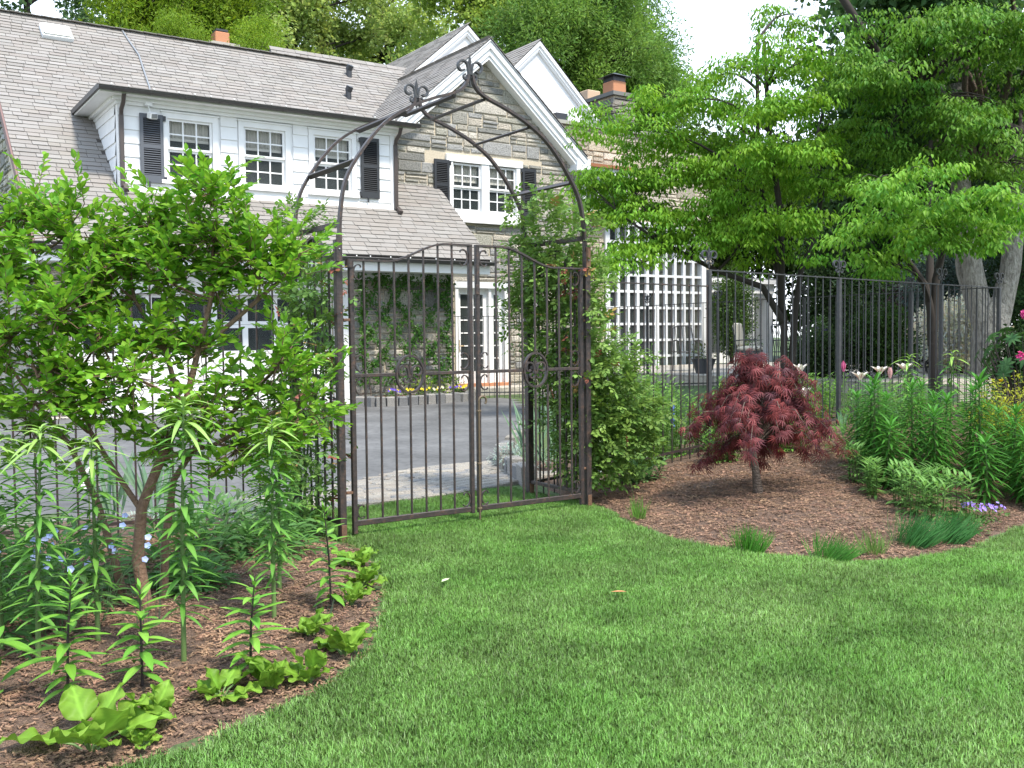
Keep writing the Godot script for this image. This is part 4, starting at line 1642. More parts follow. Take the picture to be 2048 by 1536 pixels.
func stone_gable(rub: Array, shades: Array, shmats: Array) -> void:
	var z := -19.0
	var w := holder("gable_wall", H)
	var win := Rect2(11.17, 4.2, 1.9, 1.25)
	var door := Rect2(11.3, 0.4, 1.4, 2.28)
	var m := MB.new()
	wall_holes(m, 9.7, 14.6, 0.0, 5.7, z - 0.35, z - 0.005, [win, door])
	m.t(Vector3(9.7, 5.7, z - 0.005), Vector3(14.6, 5.7, z - 0.005), Vector3(12.15, 7.85, z - 0.005))
	m.t(Vector3(14.6, 5.7, z - 0.35), Vector3(9.7, 5.7, z - 0.35), Vector3(12.15, 7.85, z - 0.35))
	m.span(Vector3(14.3, 0.0, -26), Vector3(14.6, 5.7, z - 0.35))
	part("backing", m, M.mortar, w)
	var out := PackedVector2Array([Vector2(10.0, 0.2), Vector2(14.6, 0.2), Vector2(14.6, 5.7), Vector2(12.15, 7.84), Vector2(9.9, 5.8)])
	stone_wall(w, out, [rect(11.02, 4.05, 13.18, 5.6), rect(11.26, 0.2, 12.74, 2.74)], Vector3(0, 0, z), Vector3.RIGHT, Vector3.BACK, rub, Rect2(10.0, 2.6, 4.6, 5.4))
	stone_wall(w, rect(0, 0.2, 2.0, 5.7), [], Vector3(14.605, 0, z), Vector3.FORWARD, Vector3.RIGHT, rub, Rect2(0, 0, 0, 0))
	# rakes
	rake(Vector3(14.86, 5.72, 0), Vector3(12.12, 8.1, 0), 0.32, 0.3, z + 0.32, z - 0.0, w)
	rake(Vector3(9.75, 6.06, 0), Vector3(12.12, 8.1, 0), 0.32, 0.3, z + 0.32, z - 0.0, w)
	# roof of the gable wing
	var roof := holder("gable_roof", H)
	var rb := MB.new()
	var p := Vector3(12.12, 8.12, z + 0.34)
	for sg in [-1.0, 1.0]:
		var dn := Vector3(sg * 2.72, -2.36, 0)
		var a := p + dn
		var bk := Vector3(0, 0, -7.0)
		if sg < 0:
			rb.q(a, p, p + bk, a + bk)
			rb.q(a + Vector3(0, -0.06, 0) + bk, p + Vector3(0, -0.06, 0) + bk, p + Vector3(0, -0.06, 0), a + Vector3(0, -0.06, 0))
		else:
			rb.q(p, a, a + bk, p + bk)
			rb.q(p + Vector3(0, -0.06, 0) + bk, a + Vector3(0, -0.06, 0) + bk, a + Vector3(0, -0.06, 0), p + Vector3(0, -0.06, 0))
	part("roof_deck", rb, M.shingle_under, roof)
	var ut := Vector3(2.72, 2.36, 0).normalized()
	shingle_plane(roof, p - Vector3(2.72, 2.36, 0) + Vector3(0, 0.006, -7.0), Vector3.BACK, ut, 7.0, 3.6, 0.141, func(x, s): return true, func(x, s): return false, shades, 0, shmats)
	var ut3 := Vector3(-2.72, 2.36, 0).normalized()
	shingle_plane(roof, p + Vector3(2.72, -2.36, 0) + Vector3(0, 0.006, 0), Vector3.FORWARD, ut3, 7.0, 3.6, 0.141, func(x, s): return true, func(x, s): return false, shades, 0, shmats)
	# corner return at the right eave
	var bx := MB.new()
	bx.span(Vector3(14.5, 5.42, z - 0.02), Vector3(15.0, 5.5, z + 0.34))
	bx.span(Vector3(14.55, 5.5, z - 0.01), Vector3(14.95, 5.72, z + 0.3))
	part("eave_return", bx, M.white_grey, w)
	var ld := MB.new()
	ld.rod(Vector3(14.82, 5.2, z + 0.16), Vector3(14.82, 5.44, z + 0.16), 0.13, 14)
	ld.rod(Vector3(14.82, 5.0, z + 0.16), Vector3(14.82, 5.2, z + 0.16), 0.08, 12)
	part("rain_head", ld, M.lead, w)
	# paired windows
	for k in 2:
		sash_window("window", 11.27 + k * 0.95, 4.3, 0.75, 1.06, z + 0.01, 0.09, 2, false, false)
	var tr := holder("window_trim", H)
	bpart("casing", Vector3(11.17, 4.22, z - 0.05), Vector3(11.27, 5.38, z + 0.055), M.white, tr)
	bpart("casing", Vector3(12.97, 4.22, z - 0.05), Vector3(13.07, 5.38, z + 0.055), M.white, tr)
	bpart("mullion", Vector3(12.02, 4.22, z - 0.05), Vector3(12.22, 5.379, z + 0.05), M.white, tr)
	bpart("head_board", Vector3(11.1, 5.38, z - 0.05), Vector3(13.14, 5.53, z + 0.07), M.white, tr)
	bpart("apron", Vector3(11.15, 4.12, z - 0.05), Vector3(13.09, 4.22, z + 0.06), M.white, tr)
	bpart("sill", Vector3(11.08, 4.05, z - 0.05), Vector3(13.16, 4.118, z + 0.12), M.white, tr)
	bpart("filler", Vector3(11.27, 4.221, z - 0.05), Vector3(12.97, 4.3, z + 0.03), M.white, tr)
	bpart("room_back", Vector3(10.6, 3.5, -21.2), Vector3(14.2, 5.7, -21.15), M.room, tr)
	shutter(10.78, 4.23, 0.38, 1.16, z + 0.04, M.black_paint, false)
	shutter(13.12, 4.23, 0.38, 1.16, z + 0.04, M.black_paint, true)
	# french doors with a side light
	var fd := holder("french_door", H)
	var zz := z - 0.1
	bpart("frame", Vector3(11.3, 0.45, zz - 0.06), Vector3(11.38, 2.6, z + 0.03), M.white, fd)
	bpart("frame", Vector3(12.62, 0.45, zz - 0.06), Vector3(12.7, 2.6, z + 0.03), M.white, fd)
	bpart("lintel", Vector3(11.28, 2.6, zz - 0.06), Vector3(12.72, 2.74, z + 0.05), M.white_grey, fd)
	bpart("mullion", Vector3(12.2, 0.45, zz - 0.06), Vector3(12.27, 2.6, z + 0.0), M.white, fd)
	bpart("threshold", Vector3(11.3, 0.38, zz - 0.1), Vector3(12.7, 0.45, z + 0.14), M.terracotta, fd)
	for e in [[11.38, 12.2, 2], [12.27, 12.62, 1]]:
		var dm := MB.new()
		var a: float = e[0]
		var b: float = e[1]
		var st := 0.11
		var ys := [0.72, 2.46]
		dm.span(Vector3(a, 0.45, zz - 0.02), Vector3(a + st, 2.6, zz + 0.02))
		dm.span(Vector3(b - st, 0.45, zz - 0.02), Vector3(b, 2.6, zz + 0.02))
		dm.span(Vector3(a + st, 0.45, zz - 0.02), Vector3(b - st, ys[0], zz + 0.0199))
		dm.span(Vector3(a + st, ys[1], zz - 0.02), Vector3(b - st, 2.6, zz + 0.0199))
		part("door_leaf" if e[2] == 2 else "side_light", dm, M.white, fd)
		var mu := MB.new()
		for k in 5:
			var y := lerpf(ys[0], ys[1], (k + 1) / 6.0)
			mu.span(Vector3(a + st, y - 0.014, zz - 0.015), Vector3(b - st, y + 0.014, zz + 0.015))
		if e[2] == 2:
			mu.span(Vector3((a + b) * 0.5 - 0.05, ys[0], zz - 0.0155), Vector3((a + b) * 0.5 + 0.05, ys[1], zz + 0.0155))
		part("muntins", mu, M.white, fd)
		var cols: int = e[2]
		for c in cols:
			for k in 6:
				var pm := MB.new()
				var xa := lerpf(a + st, b - st, float(c) / cols)
				var xb := lerpf(a + st, b - st, float(c + 1) / cols)
				var ya := lerpf(ys[0], ys[1], k / 6.0)
				var yb := lerpf(ys[0], ys[1], (k + 1) / 6.0)
				pm.q(Vector3(xa, ya, zz), Vector3(xb, ya, zz), Vector3(xb, yb, zz), Vector3(xa, yb, zz))
				part("pane", pm, M.glass, fd)
	var hp := MB.new()
	hp.bev(Vector3(11.44, 1.3, zz + 0.025), Vector3(0.05, 0.28, 0.01), 0.004)
	hp.rod(Vector3(11.44, 1.3, zz + 0.03), Vector3(11.44, 1.3, zz + 0.08), 0.01)
	hp.rod(Vector3(11.44, 1.3, zz + 0.08), Vector3(11.54, 1.3, zz + 0.085), 0.011)
	part("handle", hp, M.brass, fd)
	var stp := MB.new()
	stp.bev(Vector3(12.0, 0.27, z + 0.45), Vector3(1.9, 0.22, 0.75), 0.01)
	part("door_step", stp, M.paving, fd)

func right_wing(rub: Array, shades: Array, shmats: Array) -> void:
	var z := -20.2
	var w := holder("wing_wall", H)
	var m := MB.new()
	wall_holes(m, 14.6, 20.5, 0.0, 6.85, z - 0.3, z - 0.005, [Rect2(16.7, 0.5, 3.4, 3.95), Rect2(15.7, 4.7, 1.3, 0.95)])
	m.span(Vector3(20.2, 0, -27), Vector3(20.5, 6.8, z - 0.3))
	part("backing", m, M.mortar, w)
	stone_wall(w, rect(14.6, 0.3, 20.5, 6.85), [rect(16.55, 0.3, 20.25, 4.6), rect(15.6, 4.6, 17.1, 5.9)], Vector3(0, 0, z), Vector3.RIGHT, Vector3.BACK, [Color(0.33, 0.29, 0.22), Color(0.38, 0.34, 0.27), Color(0.28, 0.25, 0.2), Color(0.4, 0.36, 0.3)], Rect2(0, 0, 0, 0), 1.1)
	bpart("coping", Vector3(14.7, 6.86, z - 0.35), Vector3(20.6, 6.95, z + 0.1), mat(Color(0.3, 0.3, 0.26), 0.8), w)
	bpart("dark_vent", Vector3(15.1, 6.96, z - 0.3), Vector3(15.45, 7.15, z - 0.05), M.black_paint, w)
	bpart("flat_roof", Vector3(14.6, 6.5, -27), Vector3(20.4, 6.6, z - 0.35), M.shingle_under, w)
	# bay with a copper flashing
	var bay := holder("bay_window", H)
	bpart("flashing", Vector3(15.5, 5.78, z - 0.02), Vector3(17.3, 5.86, z + 0.5), mat(Color(0.32, 0.13, 0.06), 0.5, 0.3), bay)
	bpart("bay_cornice", Vector3(15.55, 5.6, z - 0.02), Vector3(17.25, 5.779, z + 0.44), M.white_grey, bay)
	bpart("bay_body", Vector3(15.6, 4.62, z - 0.02), Vector3(17.15, 5.6, z + 0.36), M.white_grey, bay)
	for k in 3:
		var pm := MB.new()
		pm.span(Vector3(15.7 + k * 0.48, 4.72, z + 0.361), Vector3(16.08 + k * 0.48, 5.5, z + 0.364))
		part("pane", pm, M.glass, bay)
		bpart("pane_dark", Vector3(15.7 + k * 0.48, 4.72, z + 0.34), Vector3(16.08 + k * 0.48, 5.5, z + 0.3605), M.dark, bay)
	# tall gridded window wall
	var tw := holder("window_wall", H)
	var x0 := 16.7
	var x1 := 20.1
	var y0 := 0.5
	var y1 := 4.42
	var cols := 10
	var rows := 9
	bpart("frame", Vector3(x0 - 0.12, y0 - 0.1, z - 0.12), Vector3(x0 + 0.03, y1 + 0.12, z + 0.06), M.white_grey, tw)
	bpart("frame", Vector3(x1 - 0.03, y0 - 0.1, z - 0.12), Vector3(x1 + 0.14, y1 + 0.12, z + 0.06), M.white_grey, tw)
	bpart("frame", Vector3(x0, y1, z - 0.12), Vector3(x1, y1 + 0.12, z + 0.061), M.white_grey, tw)
	bpart("frame", Vector3(x0, y0 - 0.1, z - 0.12), Vector3(x1, y0 + 0.05, z + 0.061), M.white_grey, tw)
	for k in cols - 1:
		var x := lerpf(x0, x1, float(k + 1) / cols)
		var t := 0.045 if (k + 1) % 5 else 0.07
		bpart("upright_bar", Vector3(x - t, y0, z - 0.05), Vector3(x + t, y1, z + 0.04), M.white_grey, tw)
	for k in rows - 1:
		var y := lerpf(y0, y1, float(k + 1) / rows)
		bpart("cross_bar", Vector3(x0, y - 0.032, z - 0.049), Vector3(x1, y + 0.032, z + 0.038), M.white_grey, tw)
	for k in cols:
		for r in rows:
			var pm := MB.new()
			var xa := lerpf(x0, x1, float(k) / cols)
			var xb := lerpf(x0, x1, float(k + 1) / cols)
			var ya := lerpf(y0, y1, float(r) / rows)
			var yb := lerpf(y0, y1, float(r + 1) / rows)
			pm.q(Vector3(xa, ya, z - 0.01), Vector3(xb, ya, z - 0.01), Vector3(xb, yb, z - 0.01), Vector3(xa, yb, z - 0.01))
			part("pane", pm, M.glass, tw)
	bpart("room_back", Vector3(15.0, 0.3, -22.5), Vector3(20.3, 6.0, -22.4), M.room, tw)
	# white gables behind
	for e in [[14.12, 9.74, -23.0, 2.2, 1.9, "white_gable"], [15.7, 9.3, -21.9, 1.95, 1.8, "white_gable"]]:
		var gb := holder(e[5], H)
		var gm := MB.new()
		var pk := Vector3(e[0], e[1], e[2])
		var dn := Vector3(e[3], -e[4], 0)
		gm.t(pk + Vector3(-dn.x, dn.y, 0), pk + dn, pk)
		gm.q(pk + Vector3(-dn.x, dn.y - 1.6, 0), pk + Vector3(dn.x, dn.y - 1.6, 0), pk + dn, pk + Vector3(-dn.x, dn.y, 0))
		part("siding", gm, M.white, gb)
		for sg in [-1.0, 1.0]:
			rake(pk + Vector3(dn.x * sg * 1.04, dn.y * 1.04 + 0.1, 0), pk + Vector3(0, 0.1, 0), 0.2, 0.12, e[2] + 0.14, e[2], gb)
		var rm := MB.new()
		var up := Vector3(0, 0.12, 0.16)
		var bk := Vector3(0, 0, -5)
		var l := pk + Vector3(-dn.x * 1.06, dn.y * 1.06, 0) + up
		var r := pk + dn * 1.06 + up
		rm.q(l, pk + up, pk + up + bk, l + bk)
		rm.q(pk + up, r, r + bk, pk + up + bk)
		part("gable_deck", rm, M.shingle_under, gb)
		var ut := Vector3(dn.x, -dn.y, 0).normalized()
		shingle_plane(gb, l + Vector3(0, 0.008, 0) + bk, Vector3.BACK, ut, 5.0, Vector2(dn.x, dn.y).length() * 1.06, 0.16, func(x, s): return true, func(x, s): return false, shades, 0, shmats)
		bpart("gable_body", Vector3(e[0] - e[3] * 0.9, 5.0, e[2] - 5), Vector3(e[0] + e[3] * 0.95, e[1] - e[4], e[2] - 0.05), M.white, gb)

func chimneys(rub: Array) -> void:
	var c := holder("chimney", H)
	var z := -22.6
	bpart("core", Vector3(18.95, 6.5, z - 2.1), Vector3(19.75, 8.55, z), M.mortar, c)
	var dk := [Color(0.12, 0.12, 0.115), Color(0.17, 0.165, 0.155), Color(0.22, 0.2, 0.17), Color(0.09, 0.09, 0.09)]
	stone_wall(c, rect(18.95, 6.6, 19.75, 8.5), [], Vector3(0, 0, z + 0.004), Vector3.RIGHT, Vector3.BACK, dk, Rect2(0, 0, 0, 0))
	stone_wall(c, rect(0, 6.6, 2.1, 8.5), [], Vector3(18.946, 0, z - 2.1), Vector3.BACK, Vector3.LEFT, dk, Rect2(0, 0, 0, 0))
	bpart("crown_slab", Vector3(18.85, 8.55, z - 2.2), Vector3(19.85, 8.66, z + 0.1), mat(Color(0.15, 0.15, 0.14), 0.9), c)
	var f := MB.new()
	f.bev(Vector3(19.35, 8.86, z - 0.45), Vector3(0.5, 0.4, 0.5), 0.02)
	part("flue_pot", f, M.terracotta, c)
	f = MB.new()
	f.bev(Vector3(19.3, 8.84, z - 1.6), Vector3(0.5, 0.36, 0.5), 0.02)
	part("flue_pot", f, M.clay_pale, c)
	f = MB.new()
	f.span(Vector3(19.12, 9.06, z - 0.68), Vector3(19.58, 9.2, z - 0.22))
	var ct := Vector3(19.35, 9.36, z - 0.45)
	var cs := [Vector3(18.98, 9.2, z - 0.08), Vector3(19.72, 9.2, z - 0.08), Vector3(19.72, 9.2, z - 0.82), Vector3(18.98, 9.2, z - 0.82)]
	for k in 4:
		f.t(cs[k], cs[(k + 1) % 4], ct)
	f.q(cs[3], cs[2], cs[1], cs[0])
	part("chimney_cap", f, M.black_paint, c)
	# second chimney, half hidden by leaves
	c = holder("chimney", H)
	z = -28.6
	bpart("core", Vector3(9.0, 6.5, z - 0.8), Vector3(9.75, 9.95, z), M.mortar, c)
	stone_wall(c, rect(9.0, 7.0, 9.75, 9.92), [], Vector3(0, 0, z + 0.004), Vector3.RIGHT, Vector3.BACK, rub, Rect2(0, 0, 0, 0))
	stone_wall(c, rect(0, 7.0, 0.8, 9.72), [], Vector3(8.996, 0, z - 0.8), Vector3.BACK, Vector3.LEFT, rub, Rect2(0, 0, 0, 0))
	bpart("crown_slab", Vector3(8.93, 9.95, z - 0.88), Vector3(9.82, 10.06, z + 0.08), mat(Color(0.4, 0.37, 0.33), 0.9), c)
	f = MB.new()
	f.bev(Vector3(9.4, 10.25, z - 0.4), Vector3(0.42, 0.36, 0.42), 0.02)
	part("flue_pot", f, M.terracotta, c)
	bpart("flue_lid", Vector3(9.23, 10.45, z - 0.6), Vector3(9.57, 10.51, z - 0.2), M.black_paint, c)

# upright granite setts that edge the bed along the house and by the arbor
func cobble_edging() -> void:
	rng.seed = 57
	var shapes := []
	for k in 6:
		var m := MB.new()
		pillow(m, Vector3.ZERO, Vector3(rf(0.16, 0.22), rf(0.2, 0.24), rf(0.12, 0.14)), 0.022, Basis(), 0.014)
		shapes.append(m.mesh())
	var mats := []
	for t in [Color(0.33, 0.32, 0.3), Color(0.42, 0.4, 0.37), Color(0.27, 0.27, 0.27), Color(0.38, 0.35, 0.3)]:
		mats.append(tint(M.cobble, t, 0.85))
	for e in [["low granite sett edging of the pansy bed by the garage wall", [Vector2(8.1, -17.3), Vector2(8.25, -16.95), Vector2(8.8, -16.85), Vector2(9.6, -16.9), Vector2(10.3, -17.05), Vector2(10.75, -17.4), Vector2(10.9, -17.9)]], ["curved granite sett edging behind the right gate leaf", [Vector2(5.55, -7.95), Vector2(5.68, -8.35), Vector2(5.9, -8.85), Vector2(6.12, -9.28), Vector2(6.35, -9.65), Vector2(6.8, -10.1), Vector2(7.4, -10.8), Vector2(8.2, -11.9)]], ["granite sett edging right of the french door", [Vector2(11.9, -17.15), Vector2(12.3, -16.6), Vector2(12.6, -16.0), Vector2(12.7, -15.2)]]]:
		var o := thing("stone_edging", e[0], "edging")
		var c := Curve2D.new()
		for p in e[1]:
			c.add_point(p)
		var d := 0.1
		while d < c.get_baked_length():
			var a := c.sample_baked(d - 0.05)
			var b := c.sample_baked(d + 0.05)
			var p := c.sample_baked(d)
			var yaw := -(b - a).angle()
			part("granite_sett", shapes[rng.randi() % 6], mats[rng.randi() % 4], o, Transform3D(Basis(Vector3.UP, yaw + rf(-0.06, 0.06)), Vector3(p.x, gy(p.x, p.y) - 0.02 + rf(-0.012, 0.012), p.y)))
			d += 0.215
	# soil of the bed along the house
	var s := MB.new()
	s.q(Vector3(8.15, 0.36, -17.62), Vector3(8.2, 0.33, -16.95), Vector3(10.3, 0.33, -17.05), Vector3(10.4, 0.36, -17.62))
	s.q(Vector3(10.4, 0.36, -18.9), Vector3(10.4, 0.34, -17.05), Vector3(10.85, 0.33, -17.7), Vector3(10.95, 0.36, -18.9))
	setting("flower_bed", s, M.soil)

# a ball of leaves, used for crowns that stand far off
func leaf_ball(count: int, r: float, l: float, w: float, droop: float, flat := 1.0, segs := 2) -> MB:
	var m := MB.new()
	for k in count:
		var d := rdir()
		var o := d * r * pow(rng.randf(), 0.45)
		o.y *= flat
		var b := look((d + rdir() * 0.8 + Vector3(0, -droop, 0)), (Vector3.UP + rdir() * 0.6).normalized())
		var s := rf(0.7, 1.25)
		var t := rf(0.75, 1.3)
		m.col = Color(t * rf(0.92, 1.12), t, t * rf(0.8, 1.1)) * 0.75
		m.leaf(Transform3D(b, o), l * s, w * s, 0.2, 0.25, segs)
	return m

func limb(m: MB, a: Vector3, b: Vector3, r0: float, r1: float, sag := 0.0, wob := 0.12, n := 6, sides := 6) -> Array:
	var pts := []
	var rs := []
	var l := a.distance_to(b)
	var p1 := rdir() * wob * l
	for k in n + 1:
		var t := float(k) / n
		pts.append(a.lerp(b, t) + p1 * sin(PI * t) + Vector3(0, sag * l * sin(PI * t), 0))
		rs.append(lerpf(r0, r1, t))
	m.tube(pts, rs, sides)
	return pts

# tree with lobes of foliage; lobes: Vector4(x, y, z, radius) in the tree's own frame
func leafy_tree(called: String, label: String, cat: String, at: Vector3, trunk: Array, r0: float, lobes: Array, ball: MB, per: float, base: Color, vary: Color, wood: Material, mt: Material, twigs := 5, group := "", size := 1.0) -> Node3D:
	var o := thing(called, label, cat, at, 0.0, group)
	var tm := MB.new()
	var rs := []
	for k in trunk.size():
		rs.append(r0 * lerpf(1.0, 0.35, float(k) / (trunk.size() - 1)))
	tm.tube(trunk, rs, 10)
	part("trunk", tm, wood, o)
	var br := MB.new()
	var xs := []
	var cs := []
	for lb in lobes:
		var c := Vector3(lb.x, lb.y, lb.z)
		# leave the trunk at the point a little below the lobe
		var best: Vector3 = trunk[0]
		var bd := 1e9
		for k in range(1, trunk.size()):
			for s in 4:
				var q: Vector3 = (trunk[k - 1] as Vector3).lerp(trunk[k], s / 4.0)
				var dd := q.distance_to(c) + maxf(q.y - c.y + 0.4, 0.0) * 2.0
				if dd < bd and q.y > (trunk[0] as Vector3).y + 0.4:
					bd = dd
					best = q
		var lp := limb(br, best, c, r0 * 0.32, r0 * 0.1, 0.06, 0.1)
		for k in twigs:
			var e: Vector3 = c + rdir() * lb.w * 0.85
			limb(br, lp[4 if k % 2 else 5], e, r0 * 0.1, r0 * 0.03, 0.05, 0.1, 3, 4)
		var n := int(per * 1.2 * lb.w * lb.w)
		var tone := rf(-1, 1)
		for k in n:
			var d := rdir()
			var p: Vector3 = c + d * lb.w * pow(rng.randf(), 0.4) * Vector3(1, 0.8, 1)
			var s := size * rf(0.75, 1.3)
			xs.append(Transform3D(Basis(rdir(), rf(0, TAU)).scaled(Vector3.ONE * s), p))
			var cc := vary_col(base, vary)
			cs.append(Color(cc.r * (1.0 + 0.15 * tone), cc.g * (1.0 + 0.12 * tone), cc.b))
	part("limbs", br, wood, o)
	scatter("crown", ball, mt, o, xs, cs)
	return o

func lobes_in(c: Vector3, r: Vector3, n: int, s0: float, s1: float) -> Array:
	var out := []
	for k in n:
		var d := rdir() * pow(rng.randf(), 0.5)
		out.append(Vector4(c.x + d.x * r.x, c.y + d.y * r.y, c.z + d.z * r.z, rf(s0, s1)))
	return out

func far_trees() -> void:
	rng.seed = 71
	var fine := leaf_ball(46, 0.5, 0.19, 0.12, 0.2)
	var soft := leaf_ball(60, 0.6, 0.15, 0.055, 0.5)
	var broad := leaf_ball(34, 0.55, 0.2, 0.13, 0.3)
	var gnd := func(p): return Vector3(p.x, gy(p.x, p.z), p.z)
	var up := func(h, lean): return [Vector3.ZERO, Vector3(lean * 0.2, h * 0.3, 0.1), Vector3(lean * 0.4, h * 0.6, -0.1), Vector3(lean, h, 0.0)]
	var rows := [
		["shade_tree", "tall blue green tree behind the west end of the roof ridge", Vector3(7.2, 0, -46.0), 17.0, 0.32, Vector3(0, 13.5, 0), Vector3(4.6, 4.6, 3.0), 16, Color(0.16, 0.28, 0.13), Color(0.04, 0.06, 0.03), fine, 13.0],
		["locust_tree", "bright yellow green locust tree just behind the main roof ridge", Vector3(9.6, 0, -34.0), 13.0, 0.25, Vector3(-0.2, 11.6, 0), Vector3(3.3, 2.7, 2.4), 20, Color(0.27, 0.42, 0.04), Color(0.05, 0.06, 0.015), soft, 20.0],
		["woodland_tree", "slender pale leaved tree with dark stems behind the ridge's middle", Vector3(16.5, 0, -41.5), 19.0, 0.24, Vector3(0.5, 14.5, 0), Vector3(4.2, 5.0, 3.0), 17, Color(0.45, 0.58, 0.18), Color(0.05, 0.05, 0.03), fine, 8.0],
		["woodland_tree", "tall pale leaved tree rising behind the ridge's right end", Vector3(22.4, 0, -44.0), 21.0, 0.26, Vector3(0, 15.6, 0), Vector3(4.8, 5.4, 3.0), 20, Color(0.42, 0.56, 0.16), Color(0.05, 0.05, 0.03), fine, 8.5],
		["woodland_tree", "light green tree behind the apex of the stone gable", Vector3(24.0, 0, -37.5), 18.0, 0.25, Vector3(-0.3, 13.6, 0), Vector3(4.0, 4.9, 2.8), 18, Color(0.4, 0.56, 0.13), Color(0.05, 0.05, 0.025), fine, 10.0],
		["shade_tree", "dense mid green tree behind the right white gable", Vector3(24.2, 0, -31.5), 17.5, 0.3, Vector3(0, 12.4, 0), Vector3(3.1, 5.0, 2.4), 21, Color(0.24, 0.42, 0.09), Color(0.03, 0.045, 0.015), soft, 24.0],
		["shade_tree", "feathery deep green tree behind the dark stone chimney", Vector3(28.6, 0, -33.0), 17.0, 0.3, Vector3(0, 11.0, 0), Vector3(2.6, 5.2, 2.4), 21, Color(0.19, 0.36, 0.08), Color(0.025, 0.04, 0.015), soft, 24.0],
	]
	for e in rows:
		leafy_tree(e[0], e[1], "tree", gnd.call(e[2]), up.call(e[3], rf(-0.8, 0.8)), e[4], lobes_in(e[5], e[6], e[7] * 2, 0.75, 1.35), e[10], e[11] * 1.25, e[8], e[9], M.bark_dark, M.leafv, 6)
	# the low bough of the locust that hangs over the ridge, by the chimney
	leafy_tree("locust_tree", "yellow green locust bough drooping over the ridge beside the chimney", "tree", gnd.call(Vector3(11.5, 0, -31.5)), [Vector3(0, 0, 0), Vector3(0.0, 5, 0.3), Vector3(-0.3, 8.6, 1.0), Vector3(-0.6, 9.4, 2.6)], 0.09, [Vector4(-1.79, 9.69, 4.36, 0.42), Vector4(-1.64, 9.17, 5.09, 0.30), Vector4(-1.65, 8.89, 5.59, 0.16), Vector4(-1.38, 9.98, 4.02, 0.37), Vector4(-2.97, 9.81, 2.71, 0.43), Vector4(-3.26, 10.22, 2.01, 0.58), Vector4(-3.90, 9.74, 1.73, 0.40), Vector4(-2.04, 9.15, 4.83, 0.30)], soft, 190.0, Color(0.28, 0.44, 0.04), Color(0.05, 0.06, 0.015), M.bark, M.leafv, 6, "", 0.5)
	# dark wood behind the dogwoods
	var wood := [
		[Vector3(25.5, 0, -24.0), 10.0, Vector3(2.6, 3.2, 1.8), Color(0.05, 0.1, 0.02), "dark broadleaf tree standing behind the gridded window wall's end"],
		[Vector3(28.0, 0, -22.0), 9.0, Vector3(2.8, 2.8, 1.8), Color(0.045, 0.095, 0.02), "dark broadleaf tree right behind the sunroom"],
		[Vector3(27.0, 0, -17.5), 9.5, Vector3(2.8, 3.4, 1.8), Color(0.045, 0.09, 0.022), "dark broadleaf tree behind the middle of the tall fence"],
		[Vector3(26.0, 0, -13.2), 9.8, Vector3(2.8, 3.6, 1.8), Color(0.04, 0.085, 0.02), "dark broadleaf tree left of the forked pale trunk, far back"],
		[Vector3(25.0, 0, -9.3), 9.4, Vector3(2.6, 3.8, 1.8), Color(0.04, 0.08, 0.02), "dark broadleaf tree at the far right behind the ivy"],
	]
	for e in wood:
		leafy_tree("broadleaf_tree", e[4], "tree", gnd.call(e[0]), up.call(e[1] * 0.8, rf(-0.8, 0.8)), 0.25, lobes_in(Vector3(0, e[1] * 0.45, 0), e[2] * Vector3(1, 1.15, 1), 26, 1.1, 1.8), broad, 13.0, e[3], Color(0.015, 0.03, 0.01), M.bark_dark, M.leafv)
	# hedge and shrubs at the back of the patio
	var small := leaf_ball(50, 0.35, 0.085, 0.05, 0.2)
	var bushes := [
		["hedge", "long dark clipped hedge along the back of the patio", Vector3(23.5, 0.6, -14.5), [4.5, 1.3, 1.3], Color(0.03, 0.065, 0.02), 30.0, 30, 1.0],
		["hedge", "tall dark yew hedge behind the dogwood's trunk", Vector3(24.5, 0.7, -18.0), [2.6, 2.2, 1.0], Color(0.03, 0.065, 0.02), 30.0, 30, 1.1],
		["hedge", "tall dark hedge at the right beyond the forked trunk", Vector3(23.0, 0.7, -11.2), [2.2, 2.2, 1.6], Color(0.03, 0.065, 0.02), 30.0, 30, 1.1],
		["shrub", "dark purple leaved shrub against the hedge", Vector3(20.2, 0.7, -13.2), [0.9, 1.0, 0.8], Color(0.04, 0.02, 0.03), 34.0, 8, 0.9],
		["shrub", "rounded green box shrub in front of the patio chairs", Vector3(15.3, 0.6, -10.9), [0.55, 0.5, 0.5], Color(0.05, 0.11, 0.025), 60.0, 9, 0.75],
		["azalea", "white flowering azalea beside the forked pale trunk", Vector3(17.9, 0.6, -11.0), [0.75, 0.62, 0.6], Color(1.0, 0.98, 0.94), 60.0, 14, 0.8],
		["cedar", "weeping blue grey cedar above the white azalea", Vector3(19.4, 1.2, -12.2), [0.9, 1.0, 0.8], Color(0.12, 0.18, 0.17), 50.0, 11, 0.8],
		["shrub", "low grey green shrub under the box shrub's left side", Vector3(14.6, 0.5, -11.6), [0.5, 0.35, 0.45], Color(0.075, 0.13, 0.05), 60.0, 7, 0.7],
		["shrub", "green climbing shrub by the corner of the sunroom", Vector3(20.0, 0.6, -18.9), [0.55, 1.1, 0.4], Color(0.09, 0.17, 0.04), 50.0, 10, 0.8],
		["yew", "dark spreading yew left of the rhododendron", Vector3(13.6, 0.4, -7.0), [0.8, 0.75, 0.6], Color(0.03, 0.065, 0.02), 70.0, 12, 0.7],
		["ivy", "dark ivy covered mass at the right edge behind the tall fence", Vector3(19.6, 0.6, -10.2), [1.0, 2.6, 1.2], Color(0.04, 0.095, 0.03), 30.0, 20, 1.0],
	]
